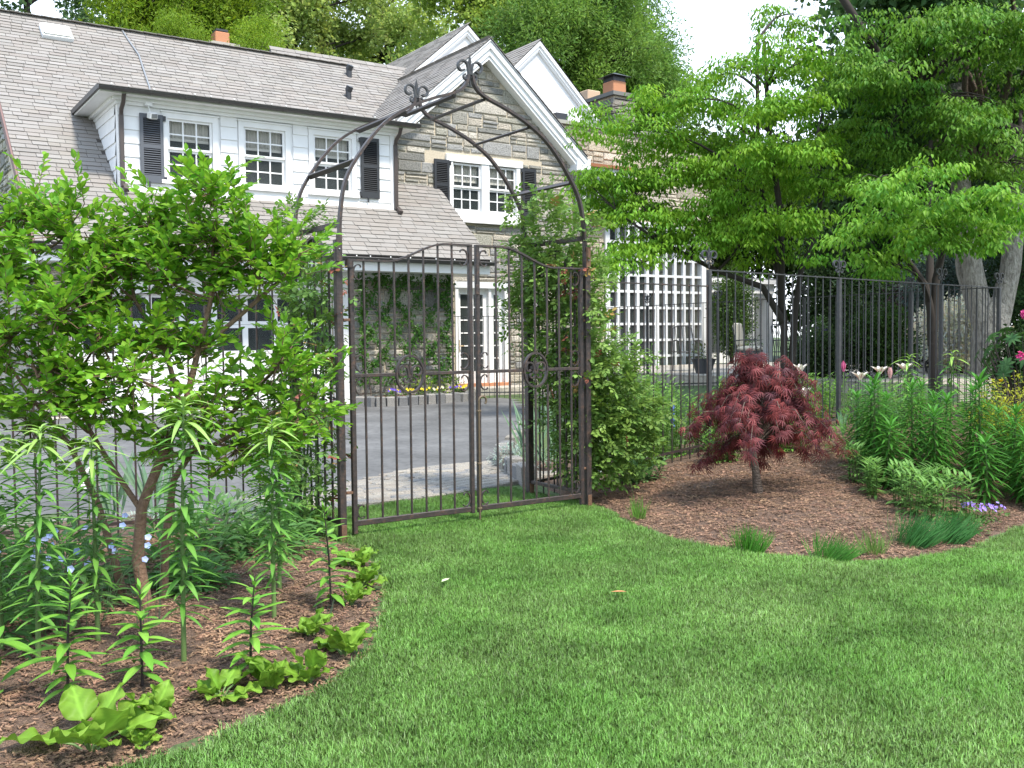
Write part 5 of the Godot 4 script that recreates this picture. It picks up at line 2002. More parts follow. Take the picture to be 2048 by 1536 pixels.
	for e in bushes:
		var r: Array = e[3]
		var o := thing(e[0], e[1], "shrub" if e[0] != "hedge" else "hedge", Vector3(e[2].x, gy(e[2].x, e[2].z), e[2].z))
		var st := MB.new()
		for k in 5:
			limb(st, Vector3(rf(-0.1, 0.1), -0.05, rf(-0.1, 0.1)), Vector3(rf(-0.6, 0.6) * r[0], e[2].y - 0.2 + r[1] * 1.0, rf(-0.5, 0.5) * r[2]), 0.03, 0.01)
		part("stems", st, M.bark_dark, o)
		var xs := []
		var cs := []
		for k in int(e[5] * e[6] * 0.5):
			var d := rdir() * pow(rng.randf(), 0.3)
			xs.append(Transform3D(Basis(rdir(), rf(0, TAU)).scaled(Vector3.ONE * e[7] * rf(0.7, 1.2)), Vector3(d.x * r[0], e[2].y - 0.25 + r[1] + d.y * r[1], d.z * r[2])))
			cs.append(vary_col(e[4], e[4] * 0.3))
		scatter("crown", small, M.leafv, o, xs, cs)
	forked_tree(broad)

func forked_tree(broad: MB) -> void:
	var at := Vector3(16.83, 0, -9.73)
	at.y = gy(at.x, at.z)
	var o := thing("forked_tree", "large old tree with pale grey forked trunk at the right", "tree", at)
	var sh := -at
	var tr := MB.new()
	var p := func(a): return (a as Vector3) + Vector3(-16.83, -at.y, 9.73)
	tr.tube([Vector3(0, -0.1, 0), Vector3(0, 0.4, 0), p.call(Vector3(16.86, 1.4, -9.78)), p.call(Vector3(16.87, 1.95, -9.8)), p.call(Vector3(16.87, 2.1, -9.8))], [0.5, 0.36, 0.31, 0.26, 0.1], 14)
	part("trunk", tr, M.bark_pale, o)
	for e in [[Vector3(16.78, 1.5, -9.83), Vector3(16.68, 2.1, -9.92), Vector3(16.6, 2.6, -9.98), Vector3(16.5, 3.4, -10.05), Vector3(16.3, 4.4, -10.1), Vector3(16.0, 5.8, -10.3)], [Vector3(16.96, 1.5, -9.75), Vector3(17.07, 2.1, -9.68), Vector3(17.17, 2.6, -9.62), Vector3(17.28, 3.5, -9.6), Vector3(17.4, 4.8, -9.55), Vector3(17.7, 6.8, -9.5)], [Vector3(16.87, 1.7, -9.95), Vector3(16.86, 2.6, -10.25), Vector3(16.9, 4.0, -10.4), Vector3(17.0, 6.0, -10.6)]]:
		var m := MB.new()
		var pts := []
		for q in e:
			pts.append(p.call(q))
		m.tube(pts, [0.2, 0.185, 0.17, 0.16, 0.13, 0.1], 12)
		part("limb", m, M.bark_pale, o)
	var xs := []
	var cs := []
	var br := MB.new()
	for k in 26:
		var c := Vector3(rf(-2.6, 1.8), rf(4.2, 7.6), rf(-2.0, 1.4))
		limb(br, Vector3(rf(-0.4, 0.4), 4.0, -0.2), c, 0.07, 0.02)
		for j in 26:
			xs.append(Transform3D(Basis(rdir(), rf(0, TAU)).scaled(Vector3.ONE * rf(0.6, 1.0)), c + rdir() * rf(0.2, 0.95)))
			cs.append(vary_col(Color(0.09, 0.19, 0.06), Color(0.025, 0.045, 0.02)))
	part("branches", br, M.bark, o)
	scatter("crown", broad, M.leafv, o, xs, cs)

# dogwoods: flat sprays of drooping leaves set in layers
func spray(count: int, r: float, l: float, w: float, hang: float) -> MB:
	var m := MB.new()
	for k in count:
		var a := rf(0, TAU)
		var d := sqrt(rng.randf()) * r
		var out := Vector3(cos(a), 0, sin(a))
		var dir := (out * rf(0.25, 1.0) + Vector3(rf(-0.5, 0.5), -hang * rf(0.5, 1.5), rf(-0.5, 0.5))).normalized()
		var s := rf(0.75, 1.2)
		var t := rf(0.8, 1.2)
		m.col = Color(t * rf(0.95, 1.1), t, t * 0.95) * 0.8
		m.leaf(Transform3D(look(dir, (Vector3.UP + out * 0.6).normalized()), out * d + Vector3(0, rf(-0.04, 0.05) - d * 0.2, 0)), l * s, w * s, 0.28, 0.35, 3)
	return m

func dogwood(label: String, at: Vector3, trunks: Array, pads: Array, r0: float, sp: MB, per: float, base: Color, vary: Color, wood: Material) -> void:
	at.y = gy(at.x, at.z)
	var o := thing("dogwood_tree", label, "tree", at)
	var joints := []
	for t in trunks:
		var m := MB.new()
		var pts := []
		for q in t:
			pts.append(q - at)
		var rs := []
		for k in pts.size():
			rs.append(r0 * lerpf(1.0, 0.45, float(k) / (pts.size() - 1)))
		m.tube(pts, rs, 9)
		part("trunk", m, wood, o)
		for k in range(1, pts.size()):
			joints.append(pts[k])
			joints.append((pts[k] + pts[k - 1]) * 0.5)
	var br := MB.new()
	var xs := []
	var cs := []
	for pd in pads:
		var c := Vector3(pd.x, pd.y, pd.z) - at
		var best: Vector3 = joints[0]
		var bd := 1e9
		for q in joints:
			var dd: float = (q as Vector3).distance_to(c) + absf(q.y - c.y + 0.8) * 0.7
			if dd < bd:
				bd = dd
				best = q
		var lp := limb(br, best, c - Vector3(0, 0.08, 0), r0 * 0.42, r0 * 0.1, -0.08 if best.y > c.y else 0.05, 0.1, 7)
		for k in 7:
			var a := rf(0, TAU)
			limb(br, lp[4 + k % 3], c + Vector3(cos(a), -0.18, sin(a)) * pd.w * 0.8, r0 * 0.13, r0 * 0.03, 0.05, 0.08, 4, 4)
		var n := int(per * pd.w * pd.w)
		var lean := Vector3(rf(-0.2, 0.2), 0, rf(-0.2, 0.2))
		for k in n:
			var a := rf(0, TAU)
			var d := sqrt(rng.randf())
			var rr: float = d * pd.w * (1.0 + 0.3 * sin(a * 3.0 + pd.x * 7.0))
			var off := Vector3(cos(a) * rr, -0.32 * d * d * pd.w + rf(-0.2, 0.1), sin(a) * rr)
			off.y += off.dot(lean)
			xs.append(Transform3D(Basis(Vector3.UP, rf(0, TAU)).rotated(Vector3(rf(-1, 1), 0, rf(-1, 1)).normalized(), rf(0, 0.35)).scaled(Vector3.ONE * rf(0.8, 1.2)), c + off))
			cs.append(vary_col(base, vary))
	part("branches", br, wood, o)
	scatter("crown", sp, M.leafv, o, xs, cs)

func dogwoods() -> void:
	rng.seed = 83
	var sp := spray(24, 0.2, 0.078, 0.038, 0.45)
	var p1 := [Vector4(10.66, 5.26, -13.15, 0.51), Vector4(10.43, 4.85, -11.99, 0.63), Vector4(11.32, 4.78, -11.96, 0.73), Vector4(12.17, 4.74, -11.67, 0.74), Vector4(11.27, 4.30, -9.83, 0.72), Vector4(10.54, 4.16, -12.31, 0.81), Vector4(11.14, 4.26, -11.77, 0.80), Vector4(9.97, 4.05, -12.55, 0.40), Vector4(12.33, 4.33, -11.83, 0.75), Vector4(12.03, 4.16, -10.59, 0.70), Vector4(10.64, 3.83, -12.93, 0.59), Vector4(10.78, 3.62, -11.97, 0.88), Vector4(11.32, 3.64, -11.18, 0.71), Vector4(11.38, 3.21, -10.41, 0.68), Vector4(11.66, 3.34, -10.08, 0.60), Vector4(12.38, 2.93, -11.00, 0.48), Vector4(10.60, 3.11, -11.78, 0.79), Vector4(9.69, 2.69, -11.37, 0.45), Vector4(11.18, 3.21, -11.25, 0.63), Vector4(12.43, 5.93, -12.28, 0.51), Vector4(11.79, 5.83, -10.99, 0.47), Vector4(11.53, 5.78, -9.88, 0.51), Vector4(13.37, 6.95, -11.56, 0.51), Vector4(12.21, 5.69, -9.98, 0.60), Vector4(13.96, 5.63, -11.09, 0.76), Vector4(11.85, 5.19, -11.05, 0.63), Vector4(11.03, 5.22, -11.32, 0.47), Vector4(10.81, 5.36, -11.77, 0.47), Vector4(11.35, 4.91, -9.81, 0.72), Vector4(14.25, 5.14, -11.01, 0.68), Vector4(13.08, 4.63, -10.48, 0.64), Vector4(13.65, 4.25, -11.36, 0.77), Vector4(12.96, 4.05, -10.10, 0.71)]
	dogwood("wide layered green dogwood beside the window wall, its boughs over the fence", Vector3(12.62, 0, -10.8), [[Vector3(12.6, 0.2, -10.8), Vector3(12.63, 1.72, -10.82), Vector3(12.59, 2.37, -10.88), Vector3(12.4, 3.2, -11.0), Vector3(12.2, 4.6, -11.0), Vector3(12.3, 6.2, -11.1)], [Vector3(12.66, 0.2, -10.75), Vector3(12.78, 1.88, -10.72), Vector3(12.88, 2.52, -10.69), Vector3(13.17, 3.33, -10.55), Vector3(13.3, 4.8, -10.7)], [Vector3(12.6, 1.7, -10.82), Vector3(12.2, 2.25, -10.9), Vector3(11.5, 2.5, -11.2), Vector3(10.7, 2.95, -11.6)], [Vector3(12.6, 1.9, -10.85), Vector3(12.3, 3.3, -10.6), Vector3(11.9, 4.6, -10.5), Vector3(11.9, 6.0, -10.6)]], p1, 0.062, sp, 125.0, Color(0.2, 0.42, 0.035), Color(0.07, 0.1, 0.015), M.bark_dark)
	var p2 := [Vector4(11.58, 3.10, -8.29, 0.54), Vector4(11.20, 2.98, -8.36, 0.33), Vector4(11.97, 3.23, -8.03, 0.60), Vector4(11.55, 3.15, -7.26, 0.56), Vector4(11.76, 3.20, -6.86, 0.55), Vector4(12.89, 3.09, -7.14, 0.46), Vector4(11.46, 2.85, -7.47, 0.51), Vector4(12.00, 2.79, -7.19, 0.45), Vector4(11.74, 2.55, -8.32, 0.41), Vector4(10.98, 2.71, -8.32, 0.39), Vector4(11.13, 3.54, -7.47, 0.50), Vector4(10.51, 3.35, -7.53, 0.43)]
	dogwood("layered green dogwood at the right, branching above the fence's third post", Vector3(12.96, 0, -8.4), [[Vector3(12.96, 0.2, -8.37), Vector3(12.98, 1.67, -8.4), Vector3(12.9, 2.17, -8.48), Vector3(12.62, 2.68, -8.7), Vector3(12.1, 3.0, -8.6)], [Vector3(12.98, 1.5, -8.4), Vector3(13.04, 2.24, -8.4), Vector3(13.1, 2.82, -8.3), Vector3(12.6, 3.1, -7.8)], [Vector3(12.97, 1.3, -8.4), Vector3(13.2, 2.2, -8.6), Vector3(13.5, 3.3, -8.8), Vector3(13.8, 4.4, -9.0)]], p2, 0.07, sp, 125.0, Color(0.18, 0.41, 0.045), Color(0.065, 0.1, 0.02), M.bark_dark)
	var p3 := [Vector4(12.26, 5.31, -8.96, 0.57), Vector4(13.95, 4.31, -9.19, 0.70), Vector4(14.40, 4.56, -8.57, 0.76), Vector4(15.67, 5.20, -8.74, 0.72), Vector4(13.70, 4.93, -8.63, 0.82), Vector4(13.58, 5.22, -9.39, 0.77), Vector4(12.62, 5.54, -9.39, 0.59), Vector4(13.34, 5.79, -8.81, 0.81), Vector4(14.67, 6.10, -8.59, 0.84), Vector4(13.62, 4.49, -9.76, 0.63), Vector4(14.97, 4.14, -8.50, 0.62), Vector4(13.57, 6.13, -8.56, 0.73), Vector4(15.89, 6.02, -8.75, 0.72), Vector4(13.09, 6.15, -9.22, 0.67), Vector4(14.49, 6.19, -7.95, 0.66)]
	dogwood("tall dark leaved tree spreading over the top right corner", Vector3(17.2, 0, -7.0), [[Vector3(17.2, 0.2, -7.0), Vector3(17.0, 2.4, -7.2), Vector3(16.2, 4.2, -8.0), Vector3(14.6, 5.0, -9.0), Vector3(13.2, 5.65, -9.46), Vector3(12.7, 6.6, -9.8)], [Vector3(17.0, 2.4, -7.2), Vector3(16.6, 4.4, -8.0), Vector3(15.8, 6.0, -8.6)]], p3, 0.13, sp, 110.0, Color(0.15, 0.33, 0.045), Color(0.05, 0.08, 0.02), M.bark_dark)

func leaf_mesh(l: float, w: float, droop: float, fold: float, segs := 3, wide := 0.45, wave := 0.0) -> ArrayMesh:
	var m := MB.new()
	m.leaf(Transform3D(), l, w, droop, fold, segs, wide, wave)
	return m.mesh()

# ---- the leafy multi-stemmed shrub at the left
func big_shrub() -> void:
	rng.seed = 101
	var o := thing("leafy_shrub", "large multi stemmed shrub with tan bark and glossy oval leaves", "shrub")
	var stems := [
		[Vector3(1.29, 0.0, -5.4), Vector3(1.26, 0.31, -5.46), Vector3(1.29, 0.59, -5.48), Vector3(1.4, 0.87, -5.45), Vector3(1.51, 1.11, -5.41), Vector3(1.59, 1.43, -5.4), Vector3(1.66, 1.7, -5.39), Vector3(1.7, 2.1, -5.41)],
		[Vector3(1.29, 0.57, -5.48), Vector3(1.18, 0.78, -5.57), Vector3(1.07, 1.01, -5.65), Vector3(1.05, 1.19, -5.68), Vector3(0.98, 1.44, -5.74), Vector3(0.86, 1.81, -5.84), Vector3(0.84, 2.1, -5.87)],
		[Vector3(1.23, 0.0, -5.62), Vector3(1.18, 0.31, -5.67), Vector3(1.12, 0.59, -5.73), Vector3(1.0, 0.92, -5.82), Vector3(0.83, 1.19, -5.96), Vector3(0.7, 1.44, -6.06)],
		[Vector3(1.41, 0.0, -5.56), Vector3(1.43, 0.38, -5.56), Vector3(1.48, 0.71, -5.55), Vector3(1.61, 0.93, -5.48), Vector3(1.8, 1.12, -5.36), Vector3(1.99, 1.34, -5.24)],
		[Vector3(1.5, 1.08, -5.4), Vector3(1.44, 1.43, -5.49), Vector3(1.32, 1.71, -5.64), Vector3(1.31, 1.98, -5.73)],
		[Vector3(1.6, 1.43, -5.4), Vector3(1.78, 1.59, -5.36), Vector3(2.01, 1.81, -5.26), Vector3(2.12, 1.96, -5.23)],
		[Vector3(1.39, 0.85, -5.45), Vector3(1.64, 0.92, -5.3), Vector3(1.85, 1.05, -5.2), Vector3(2.03, 1.15, -5.12)],
		[Vector3(1.07, 1.0, -5.65), Vector3(0.9, 1.15, -5.5), Vector3(0.8, 1.3, -5.45)]]
	var joints := []
	for s in stems:
		var m := MB.new()
		var rs := []
		var r0 := 0.026 if (s[0] as Vector3).y < 0.1 else 0.016
		if s == stems[0]:
			r0 = 0.038
		for k in s.size():
			rs.append(lerpf(r0, 0.007, float(k) / (s.size() - 1)))
		m.tube(s, rs, 9)
		part("stem", m, M.bark_red, o)
		for k in range(1, s.size()):
			joints.append(s[k])
			joints.append(((s[k] as Vector3) + s[k - 1]) * 0.5)
	var blobs := [Vector3(0.83, 2.16, -5.88), Vector3(0.98, 2.04, -5.65), Vector3(0.78, 1.82, -6.01), Vector3(1.01, 1.7, -5.61), Vector3(1.31, 1.93, -5.78), Vector3(1.43, 2.12, -5.71), Vector3(1.66, 2.27, -5.33), Vector3(1.67, 2.05, -5.31), Vector3(1.44, 1.81, -5.45), Vector3(1.69, 1.76, -5.4), Vector3(1.89, 1.81, -5.26), Vector3(2.06, 1.93, -5.25), Vector3(1.09, 1.49, -5.42), Vector3(0.86, 1.34, -5.45), Vector3(1.36, 1.46, -5.48), Vector3(1.61, 1.43, -5.43), Vector3(1.83, 1.21, -5.27), Vector3(2.09, 1.14, -5.21), Vector3(1.58, 1.11, -5.19), Vector3(1.92, 0.97, -5.08), Vector3(1.06, 1.18, -5.31), Vector3(0.79, 1.05, -5.72), Vector3(1.41, 0.95, -5.42), Vector3(1.72, 0.89, -5.21), Vector3(0.6, 2.1, -6.0), Vector3(0.55, 1.6, -5.9), Vector3(0.5, 1.25, -5.7), Vector3(1.2, 1.72, -5.75), Vector3(0.9, 1.62, -5.4), Vector3(1.2, 1.3, -5.2), Vector3(0.62, 1.85, -5.7), Vector3(1.15, 1.9, -5.6), Vector3(1.55, 1.95, -5.55), Vector3(1.85, 1.95, -5.3), Vector3(0.7, 1.5, -5.55), Vector3(0.55, 1.4, -6.0), Vector3(1.95, 1.35, -5.15), Vector3(0.9, 1.2, -5.4)]
	var tw := MB.new()
	var xs := []
	for b in blobs:
		var best: Vector3 = joints[0]
		var bd := 1e9
		for j in joints:
			var dd: float = (j as Vector3).distance_to(b) + maxf(j.y - b.y + 0.12, 0.0)
			if dd < bd:
				bd = dd
				best = j
		limb(tw, best, b, 0.009, 0.005, -0.04, 0.1, 5, 5)
		var low: bool = b.y < 1.3
		for k in (33 if not low else 30):
			var d := (rdir() * Vector3(1, 0.55, 1) + Vector3(0, 0.45 if not low else 0.12, 0)).normalized()
			var a: Vector3 = b + rdir() * rf(0.03, 0.21)
			var l := rf(0.14, 0.27)
			var up := Vector3(0, 0.35, 0)
			var e := a + d * l
			var mid := a + d * l * 0.5 - up * 0.03
			tw.tube([b, a, mid, e], [0.003, 0.0024, 0.0018, 0.0012], 4)
			var n := int(l / 0.0165)
			for q in n:
				var t := (q + 1.0) / n
				var p := a.lerp(e, t) + Vector3(0, 0.02 * (t * t - t), 0)
				var side := d.cross(Vector3.UP).normalized() * (1 if q % 2 else -1)
				side = side.rotated(d, rf(-0.9, 0.9))
				var dir := (side * 0.8 + d * (0.5 + 0.6 * t) + Vector3(0, 0.28, 0)).normalized()
				var s := rf(0.7, 1.15) * (0.75 + 0.25 * sin(PI * t))
				xs.append(Transform3D(look(dir, (Vector3.UP * 0.8 - d * 0.3 + rdir() * 0.45).normalized()).scaled(Vector3.ONE * s), p))
	part("twigs", tw, M.bark_red, o)
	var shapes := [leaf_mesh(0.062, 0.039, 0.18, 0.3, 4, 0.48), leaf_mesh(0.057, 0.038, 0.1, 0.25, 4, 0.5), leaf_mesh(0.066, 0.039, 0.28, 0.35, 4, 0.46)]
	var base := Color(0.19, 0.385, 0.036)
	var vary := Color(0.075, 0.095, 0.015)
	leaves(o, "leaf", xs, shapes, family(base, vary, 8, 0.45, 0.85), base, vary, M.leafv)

# ---- climbing roses on the arbor
func rose_leaf_mesh(s: float) -> MB:
	var m := MB.new()
	m.col = Color(0.8, 0.85, 0.75)
	m.tube([Vector3.ZERO, Vector3(0, 0.004, 0.03) * s / 0.045, Vector3(0, -0.006, 0.075) * s / 0.045], [0.0012, 0.001, 0.0008], 3)
	for e in [[0.0, 1.0, 0.075], [1.0, 0.9, 0.055], [-1.0, 0.9, 0.055], [1.0, 0.75, 0.028], [-1.0, 0.75, 0.028]]:
		var k := rf(0.85, 1.1)
		m.col = Color(k * rf(0.92, 1.05), k, k) * 0.88
		var b := look(Vector3(e[0] * 0.85, rf(-0.25, 0.1), 0.45 if e[0] != 0.0 else 1.0))
		m.leaf(Transform3D(b, Vector3(e[0] * 0.003, 0, e[2] * s / 0.045)), s * e[1], s * 0.66 * e[1], 0.15, 0.22, 3, 0.5)
	return m

func rose(label: String, spots: Array, canes: Array, per: float, red: float, base: Color) -> void:
	var o := thing("climbing_rose", label, "rose")
	var cm := MB.new()
	for c in canes:
		cm.tube(c, [0.011, 0.008, 0.006, 0.004], 6)
	for s in spots:
		var c := Vector3(s[0], s[1], s[2])
		for k in int(6 * per):
			var e: Vector3 = c + rdir() * Vector3(s[3], s[4], s[5]) * 0.9
			limb(cm, c + rdir() * 0.05, e, 0.004, 0.002, 0.05, 0.12, 4, 4)
	part("canes", cm, M.stem, o)
	var xs := []
	for s in spots:
		for k in int(s[6] * per):
			var d := rdir() * pow(rng.randf(), 0.33)
			var p := Vector3(s[0] + d.x * s[3], s[1] + d.y * s[4], s[2] + d.z * s[5])
			if p.y < 0.12:
				continue
			var out := (d * Vector3(1, 0.4, 1) + Vector3(0, 0.1, 0.15) + rdir() * 0.6).normalized()
			xs.append(Transform3D(look(out, (Vector3.UP * 0.7 + d * 0.6 + rdir() * 0.35).normalized()).scaled(Vector3.ONE * rf(0.7, 1.15)), p))
	# loose sprays that reach out of the mass
	var sp := MB.new()
	for s in spots:
		for k in int(5 * per):
			var d := (rdir() * Vector3(1, 0.7, 1) + Vector3(0, 0.35, 0.15)).normalized()
			var a := Vector3(s[0] + d.x * s[3] * 0.8, s[1] + d.y * s[4] * 0.8, s[2] + d.z * s[5] * 0.8)
			var e: Vector3 = a + d * rf(0.15, 0.4) * (0.4 + s[3])
			var mid: Vector3 = (a + e) * 0.5 + Vector3(0, 0.04, 0)
			sp.tube([a, mid, e], [0.003, 0.0025, 0.0015], 4)
			for j in 6:
				var t := (j + 1) / 6.0
				var p: Vector3 = a.lerp(mid, t * 2.0) if t < 0.5 else mid.lerp(e, t * 2.0 - 1.0)
				if p.y > 0.12:
					xs.append(Transform3D(look((d * 0.4 + rdir()).normalized(), (Vector3.UP + rdir() * 0.5).normalized()).scaled(Vector3.ONE * rf(0.65, 1.05)), p))
	part("sprays", sp, M.stem, o)
	var shapes := [rose_leaf_mesh(0.056).mesh(), rose_leaf_mesh(0.05).mesh(), rose_leaf_mesh(0.06).mesh()]
	var mats := []
	for k in 12:
		var c := vary_col(base, Color(0.035, 0.05, 0.015))
		if k < int(12 * red):
			c = Color(0.36, 0.24, 0.08) if k % 2 else Color(0.3, 0.1, 0.07)
		mats.append(foliage_mat(c, 0.42, 0.6, true))
	leaves(o, "leaf", xs, shapes, mats, base, Color(0.04, 0.055, 0.02), M.leafv)

func roses() -> void:
	rng.seed = 111
	rose("dense climbing rose billowing over the arbor's right side and the low fence", [
		[5.3, 2.35, -7.1, 0.26, 0.34, 0.45, 150], [5.32, 1.95, -7.1, 0.3, 0.34, 0.5, 190], [5.35, 1.55, -7.05, 0.3, 0.35, 0.5, 190], [5.45, 1.15, -7.0, 0.34, 0.35, 0.46, 210],
		[5.5, 0.75, -6.98, 0.36, 0.35, 0.42, 220], [5.55, 0.4, -6.95, 0.36, 0.28, 0.36, 170], [5.85, 0.85, -6.95, 0.36, 0.34, 0.38, 190], [5.78, 0.5, -6.9, 0.36, 0.3, 0.36, 150], [5.75, 1.25, -7.05, 0.3, 0.3, 0.4, 130], [6.1, 0.65, -7.05, 0.24, 0.3, 0.3, 80],
		[5.12, 2.0, -7.35, 0.2, 0.35, 0.22, 90], [5.08, 1.6, -7.4, 0.14, 0.3, 0.18, 40], [5.2, 2.62, -7.3, 0.2, 0.14, 0.26, 30], [5.55, 1.95, -7.2, 0.2, 0.3, 0.3, 60]],
		[[Vector3(5.4, 0, -7.0), Vector3(5.38, 0.9, -7.05), Vector3(5.3, 1.7, -7.1), Vector3(5.28, 2.55, -7.2)], [Vector3(5.5, 0, -7.0), Vector3(5.6, 0.8, -6.95), Vector3(5.7, 1.4, -7.0), Vector3(5.5, 1.9, -7.1)], [Vector3(5.45, 0, -7.1), Vector3(5.35, 1.0, -7.3), Vector3(5.2, 1.9, -7.4), Vector3(5.15, 2.6, -7.5)]], 1.75, 0.24, Color(0.18, 0.3, 0.065))
	rose("thin climbing rose on the arbor's left side panel, reddish at its tips", [
		[2.96, 1.9, -7.1, 0.1, 0.32, 0.42, 52], [2.96, 1.5, -7.1, 0.12, 0.34, 0.42, 62], [2.94, 1.05, -7.1, 0.13, 0.34, 0.42, 58], [2.92, 0.6, -7.1, 0.15, 0.32, 0.42, 50], [2.86, 0.35, -7.15, 0.2, 0.25, 0.4, 40], [2.97, 2.3, -7.35, 0.1, 0.2, 0.2, 14], [2.7, 0.75, -7.3, 0.22, 0.35, 0.2, 34]],
		[[Vector3(2.92, 0, -7.0), Vector3(2.95, 0.8, -7.05), Vector3(2.97, 1.5, -7.15), Vector3(2.97, 2.35, -7.3)], [Vector3(2.9, 0, -7.25), Vector3(2.97, 0.7, -7.25), Vector3(2.97, 1.4, -6.9), Vector3(2.97, 2.0, -6.95)]], 2.1, 0.24, Color(0.18, 0.32, 0.07))

# ---- lilies
func lily_young(o: Node3D, h: float, n: int, l: float, w: float, mats: Array, dark: bool, top_up := true) -> void:
	var lean := Vector3(rf(-0.04, 0.04), 0, rf(-0.04, 0.04))
	var st := MB.new()
	st.tube([Vector3(0, -0.05, 0), lean * 0.3 + Vector3(0, h * 0.5, 0), lean + Vector3(0, h * 0.97, 0)], [0.0065, 0.005, 0.003], 7)
	part("stem", st, M.stem_dark if dark else M.stem, o)
	var shapes := [leaf_mesh(l, w, 0.22, 0.28, 6, 0.4), leaf_mesh(l * 0.92, w * 1.05, 0.34, 0.3, 6, 0.4), leaf_mesh(l, w * 0.95, 0.12, 0.25, 6, 0.42)]
	var ph := rf(0, TAU)
	for k in n:
		var t := (k + 0.5) / n
		var y := h * lerpf(0.1, 0.985, t)
		ph += 2.4 + rf(-0.3, 0.3)
		var el := lerpf(-0.05, 0.5, t)
		if top_up and t > 0.8:
			el = lerpf(0.5, 1.25, (t - 0.8) / 0.2)
		var dir := Vector3(cos(ph) * cos(el), sin(el), sin(ph) * cos(el))
		var s := sin(PI * clampf(0.3 + t * 0.52, 0.0, 1.0)) * rf(0.85, 1.1)
		if t > 0.86:
			s *= 0.62
		part("leaf", shapes[rng.randi() % 3], mats[rng.randi() % mats.size()], o, Transform3D(look(dir).scaled(Vector3.ONE * s), lean * t + Vector3(0, y, 0)))

func lily_tall(o: Node3D, h: float, n: int, l: float, w: float, mats: Array, pale: Array) -> void:
	var lean := Vector3(rf(-0.05, 0.05), 0, rf(-0.05, 0.05))
	var st := MB.new()
	st.tube([Vector3(0, -0.05, 0), lean * 0.3 + Vector3(0, h * 0.5, 0), lean + Vector3(0, h * 0.97, 0)], [0.013, 0.009, 0.004], 8)
	part("stem", st, M.stem, o)
	var shapes := [leaf_mesh(l, w, 0.35, 0.25, 6, 0.38), leaf_mesh(l * 0.95, w, 0.5, 0.25, 6, 0.38), leaf_mesh(l * 1.05, w * 0.9, 0.25, 0.22, 6, 0.4)]
	var hang := [leaf_mesh(l * 0.95, w * 1.05, 0.9, 0.3, 7, 0.42), leaf_mesh(l * 0.85, w * 1.1, 1.2, 0.3, 7, 0.42)]
	var ph := rf(0, TAU)
	for k in n:
		var t := pow((k + 0.5) / n, 0.9)
		var y := h * lerpf(0.17, 0.985, t)
		ph += 2.4 + rf(-0.35, 0.35)
		if t > 0.87:
			var el := lerpf(0.35, 1.0, (t - 0.87) / 0.13) + rf(-0.2, 0.2)
			var d2 := Vector3(cos(ph) * cos(el), sin(el), sin(ph) * cos(el))
			part("leaf", hang[k % 2], pale[rng.randi() % pale.size()], o, Transform3D(look(d2).scaled(Vector3.ONE * rf(0.7, 1.1) * lerpf(1.0, 0.6, (t - 0.87) / 0.13)), lean * t + Vector3(0, y, 0)))
			continue
		var e2 := rf(-0.05, 0.5)
		var dir := Vector3(cos(ph) * cos(e2), sin(e2), sin(ph) * cos(e2))
		part("leaf", shapes[rng.randi() % 3], mats[rng.randi() % mats.size()], o, Transform3D(look(dir).scaled(Vector3.ONE * rf(0.75, 1.1) * lerpf(0.75, 1.0, sin(PI * t))), lean * t + Vector3(0, y, 0)))

func lilies_left() -> void:
	rng.seed = 121
	var base := Color(0.155, 0.34, 0.05)
	var mats := family(base, Color(0.03, 0.04, 0.012), 6, 0.42, 0.55)
	var pale := family(Color(0.27, 0.43, 0.11), Color(0.03, 0.04, 0.015), 4, 0.45, 0.55)
	var deep := family(Color(0.13, 0.31, 0.06), Color(0.035, 0.06, 0.02), 5, 0.42, 0.8)
	for e in [[0.68, -4.17, 0.5, 34, "dark stemmed young lily beside the big leaved clump at the lower left"], [0.97, -4.19, 0.41, 27, "short dark stemmed young lily in front of the shrub's trunk"], [1.4, -4.12, 0.44, 28, "dark stemmed young lily rising among the broad leaves of the bed's edge"], [2.12, -4.9, 0.56, 32, "dark stemmed young lily by the foot of the left gate post"]]:
		var o := thing("lily_plant", e[4], "lily", on_floor(e[0], e[1]), 0.0, "young lilies of the left bed")
		lily_young(o, e[2], int(e[3] * 1.3), 0.165, 0.043, mats, true)
	for e in [[1.2, -4.41, 1.17, 100, "tall pale topped lily in front of the leafy shrub's trunk, thick green stem"], [1.77, -4.82, 1.02, 84, "tall lily with drooping top between the leafy shrub and the left gate post"], [0.66, -4.75, 1.06, 92, "tall lily at the left edge in front of the blue flax"], [0.42, -5.35, 1.05, 80, "tall lily half cut off by the left edge of the view"], [0.95, -4.95, 0.98, 84, "tall lily between the left edge one and the shrub's trunk"], [0.55, -5.05, 1.0, 84, "tall lily just behind the foremost one at the left edge"], [2.0, -5.35, 0.8, 70, "slimmer tall lily behind the one by the left gate post"]]:
		var o := thing("lily_plant", e[4], "lily", on_floor(e[0], e[1]), 0.0, "tall lilies of the left bed")
		lily_tall(o, e[2], int(e[3] * 1.9), 0.178, 0.03, deep, pale)
	# coarse leaved plant cut by the left edge
	var c := thing("broadleaf_plant", "coarse long leaved plant cut off by the lower left edge", "plant", on_floor(0.42, -4.45))
	var big := [leaf_mesh(0.26, 0.075, 0.45, 0.2, 7, 0.45, 0.1), leaf_mesh(0.22, 0.065, 0.3, 0.25, 7, 0.45, 0.1)]
	for k in 26:
		var a := rf(0, TAU)
		var el := rf(0.1, 1.2)
		part("leaf", big[k % 2], mats[rng.randi() % mats.size()], c, Transform3D(look(Vector3(cos(a) * cos(el), sin(el), sin(a) * cos(el))).scaled(Vector3.ONE * rf(0.7, 1.1)), Vector3(rf(-0.06, 0.06), rf(0.02, 0.24), rf(-0.06, 0.06))))

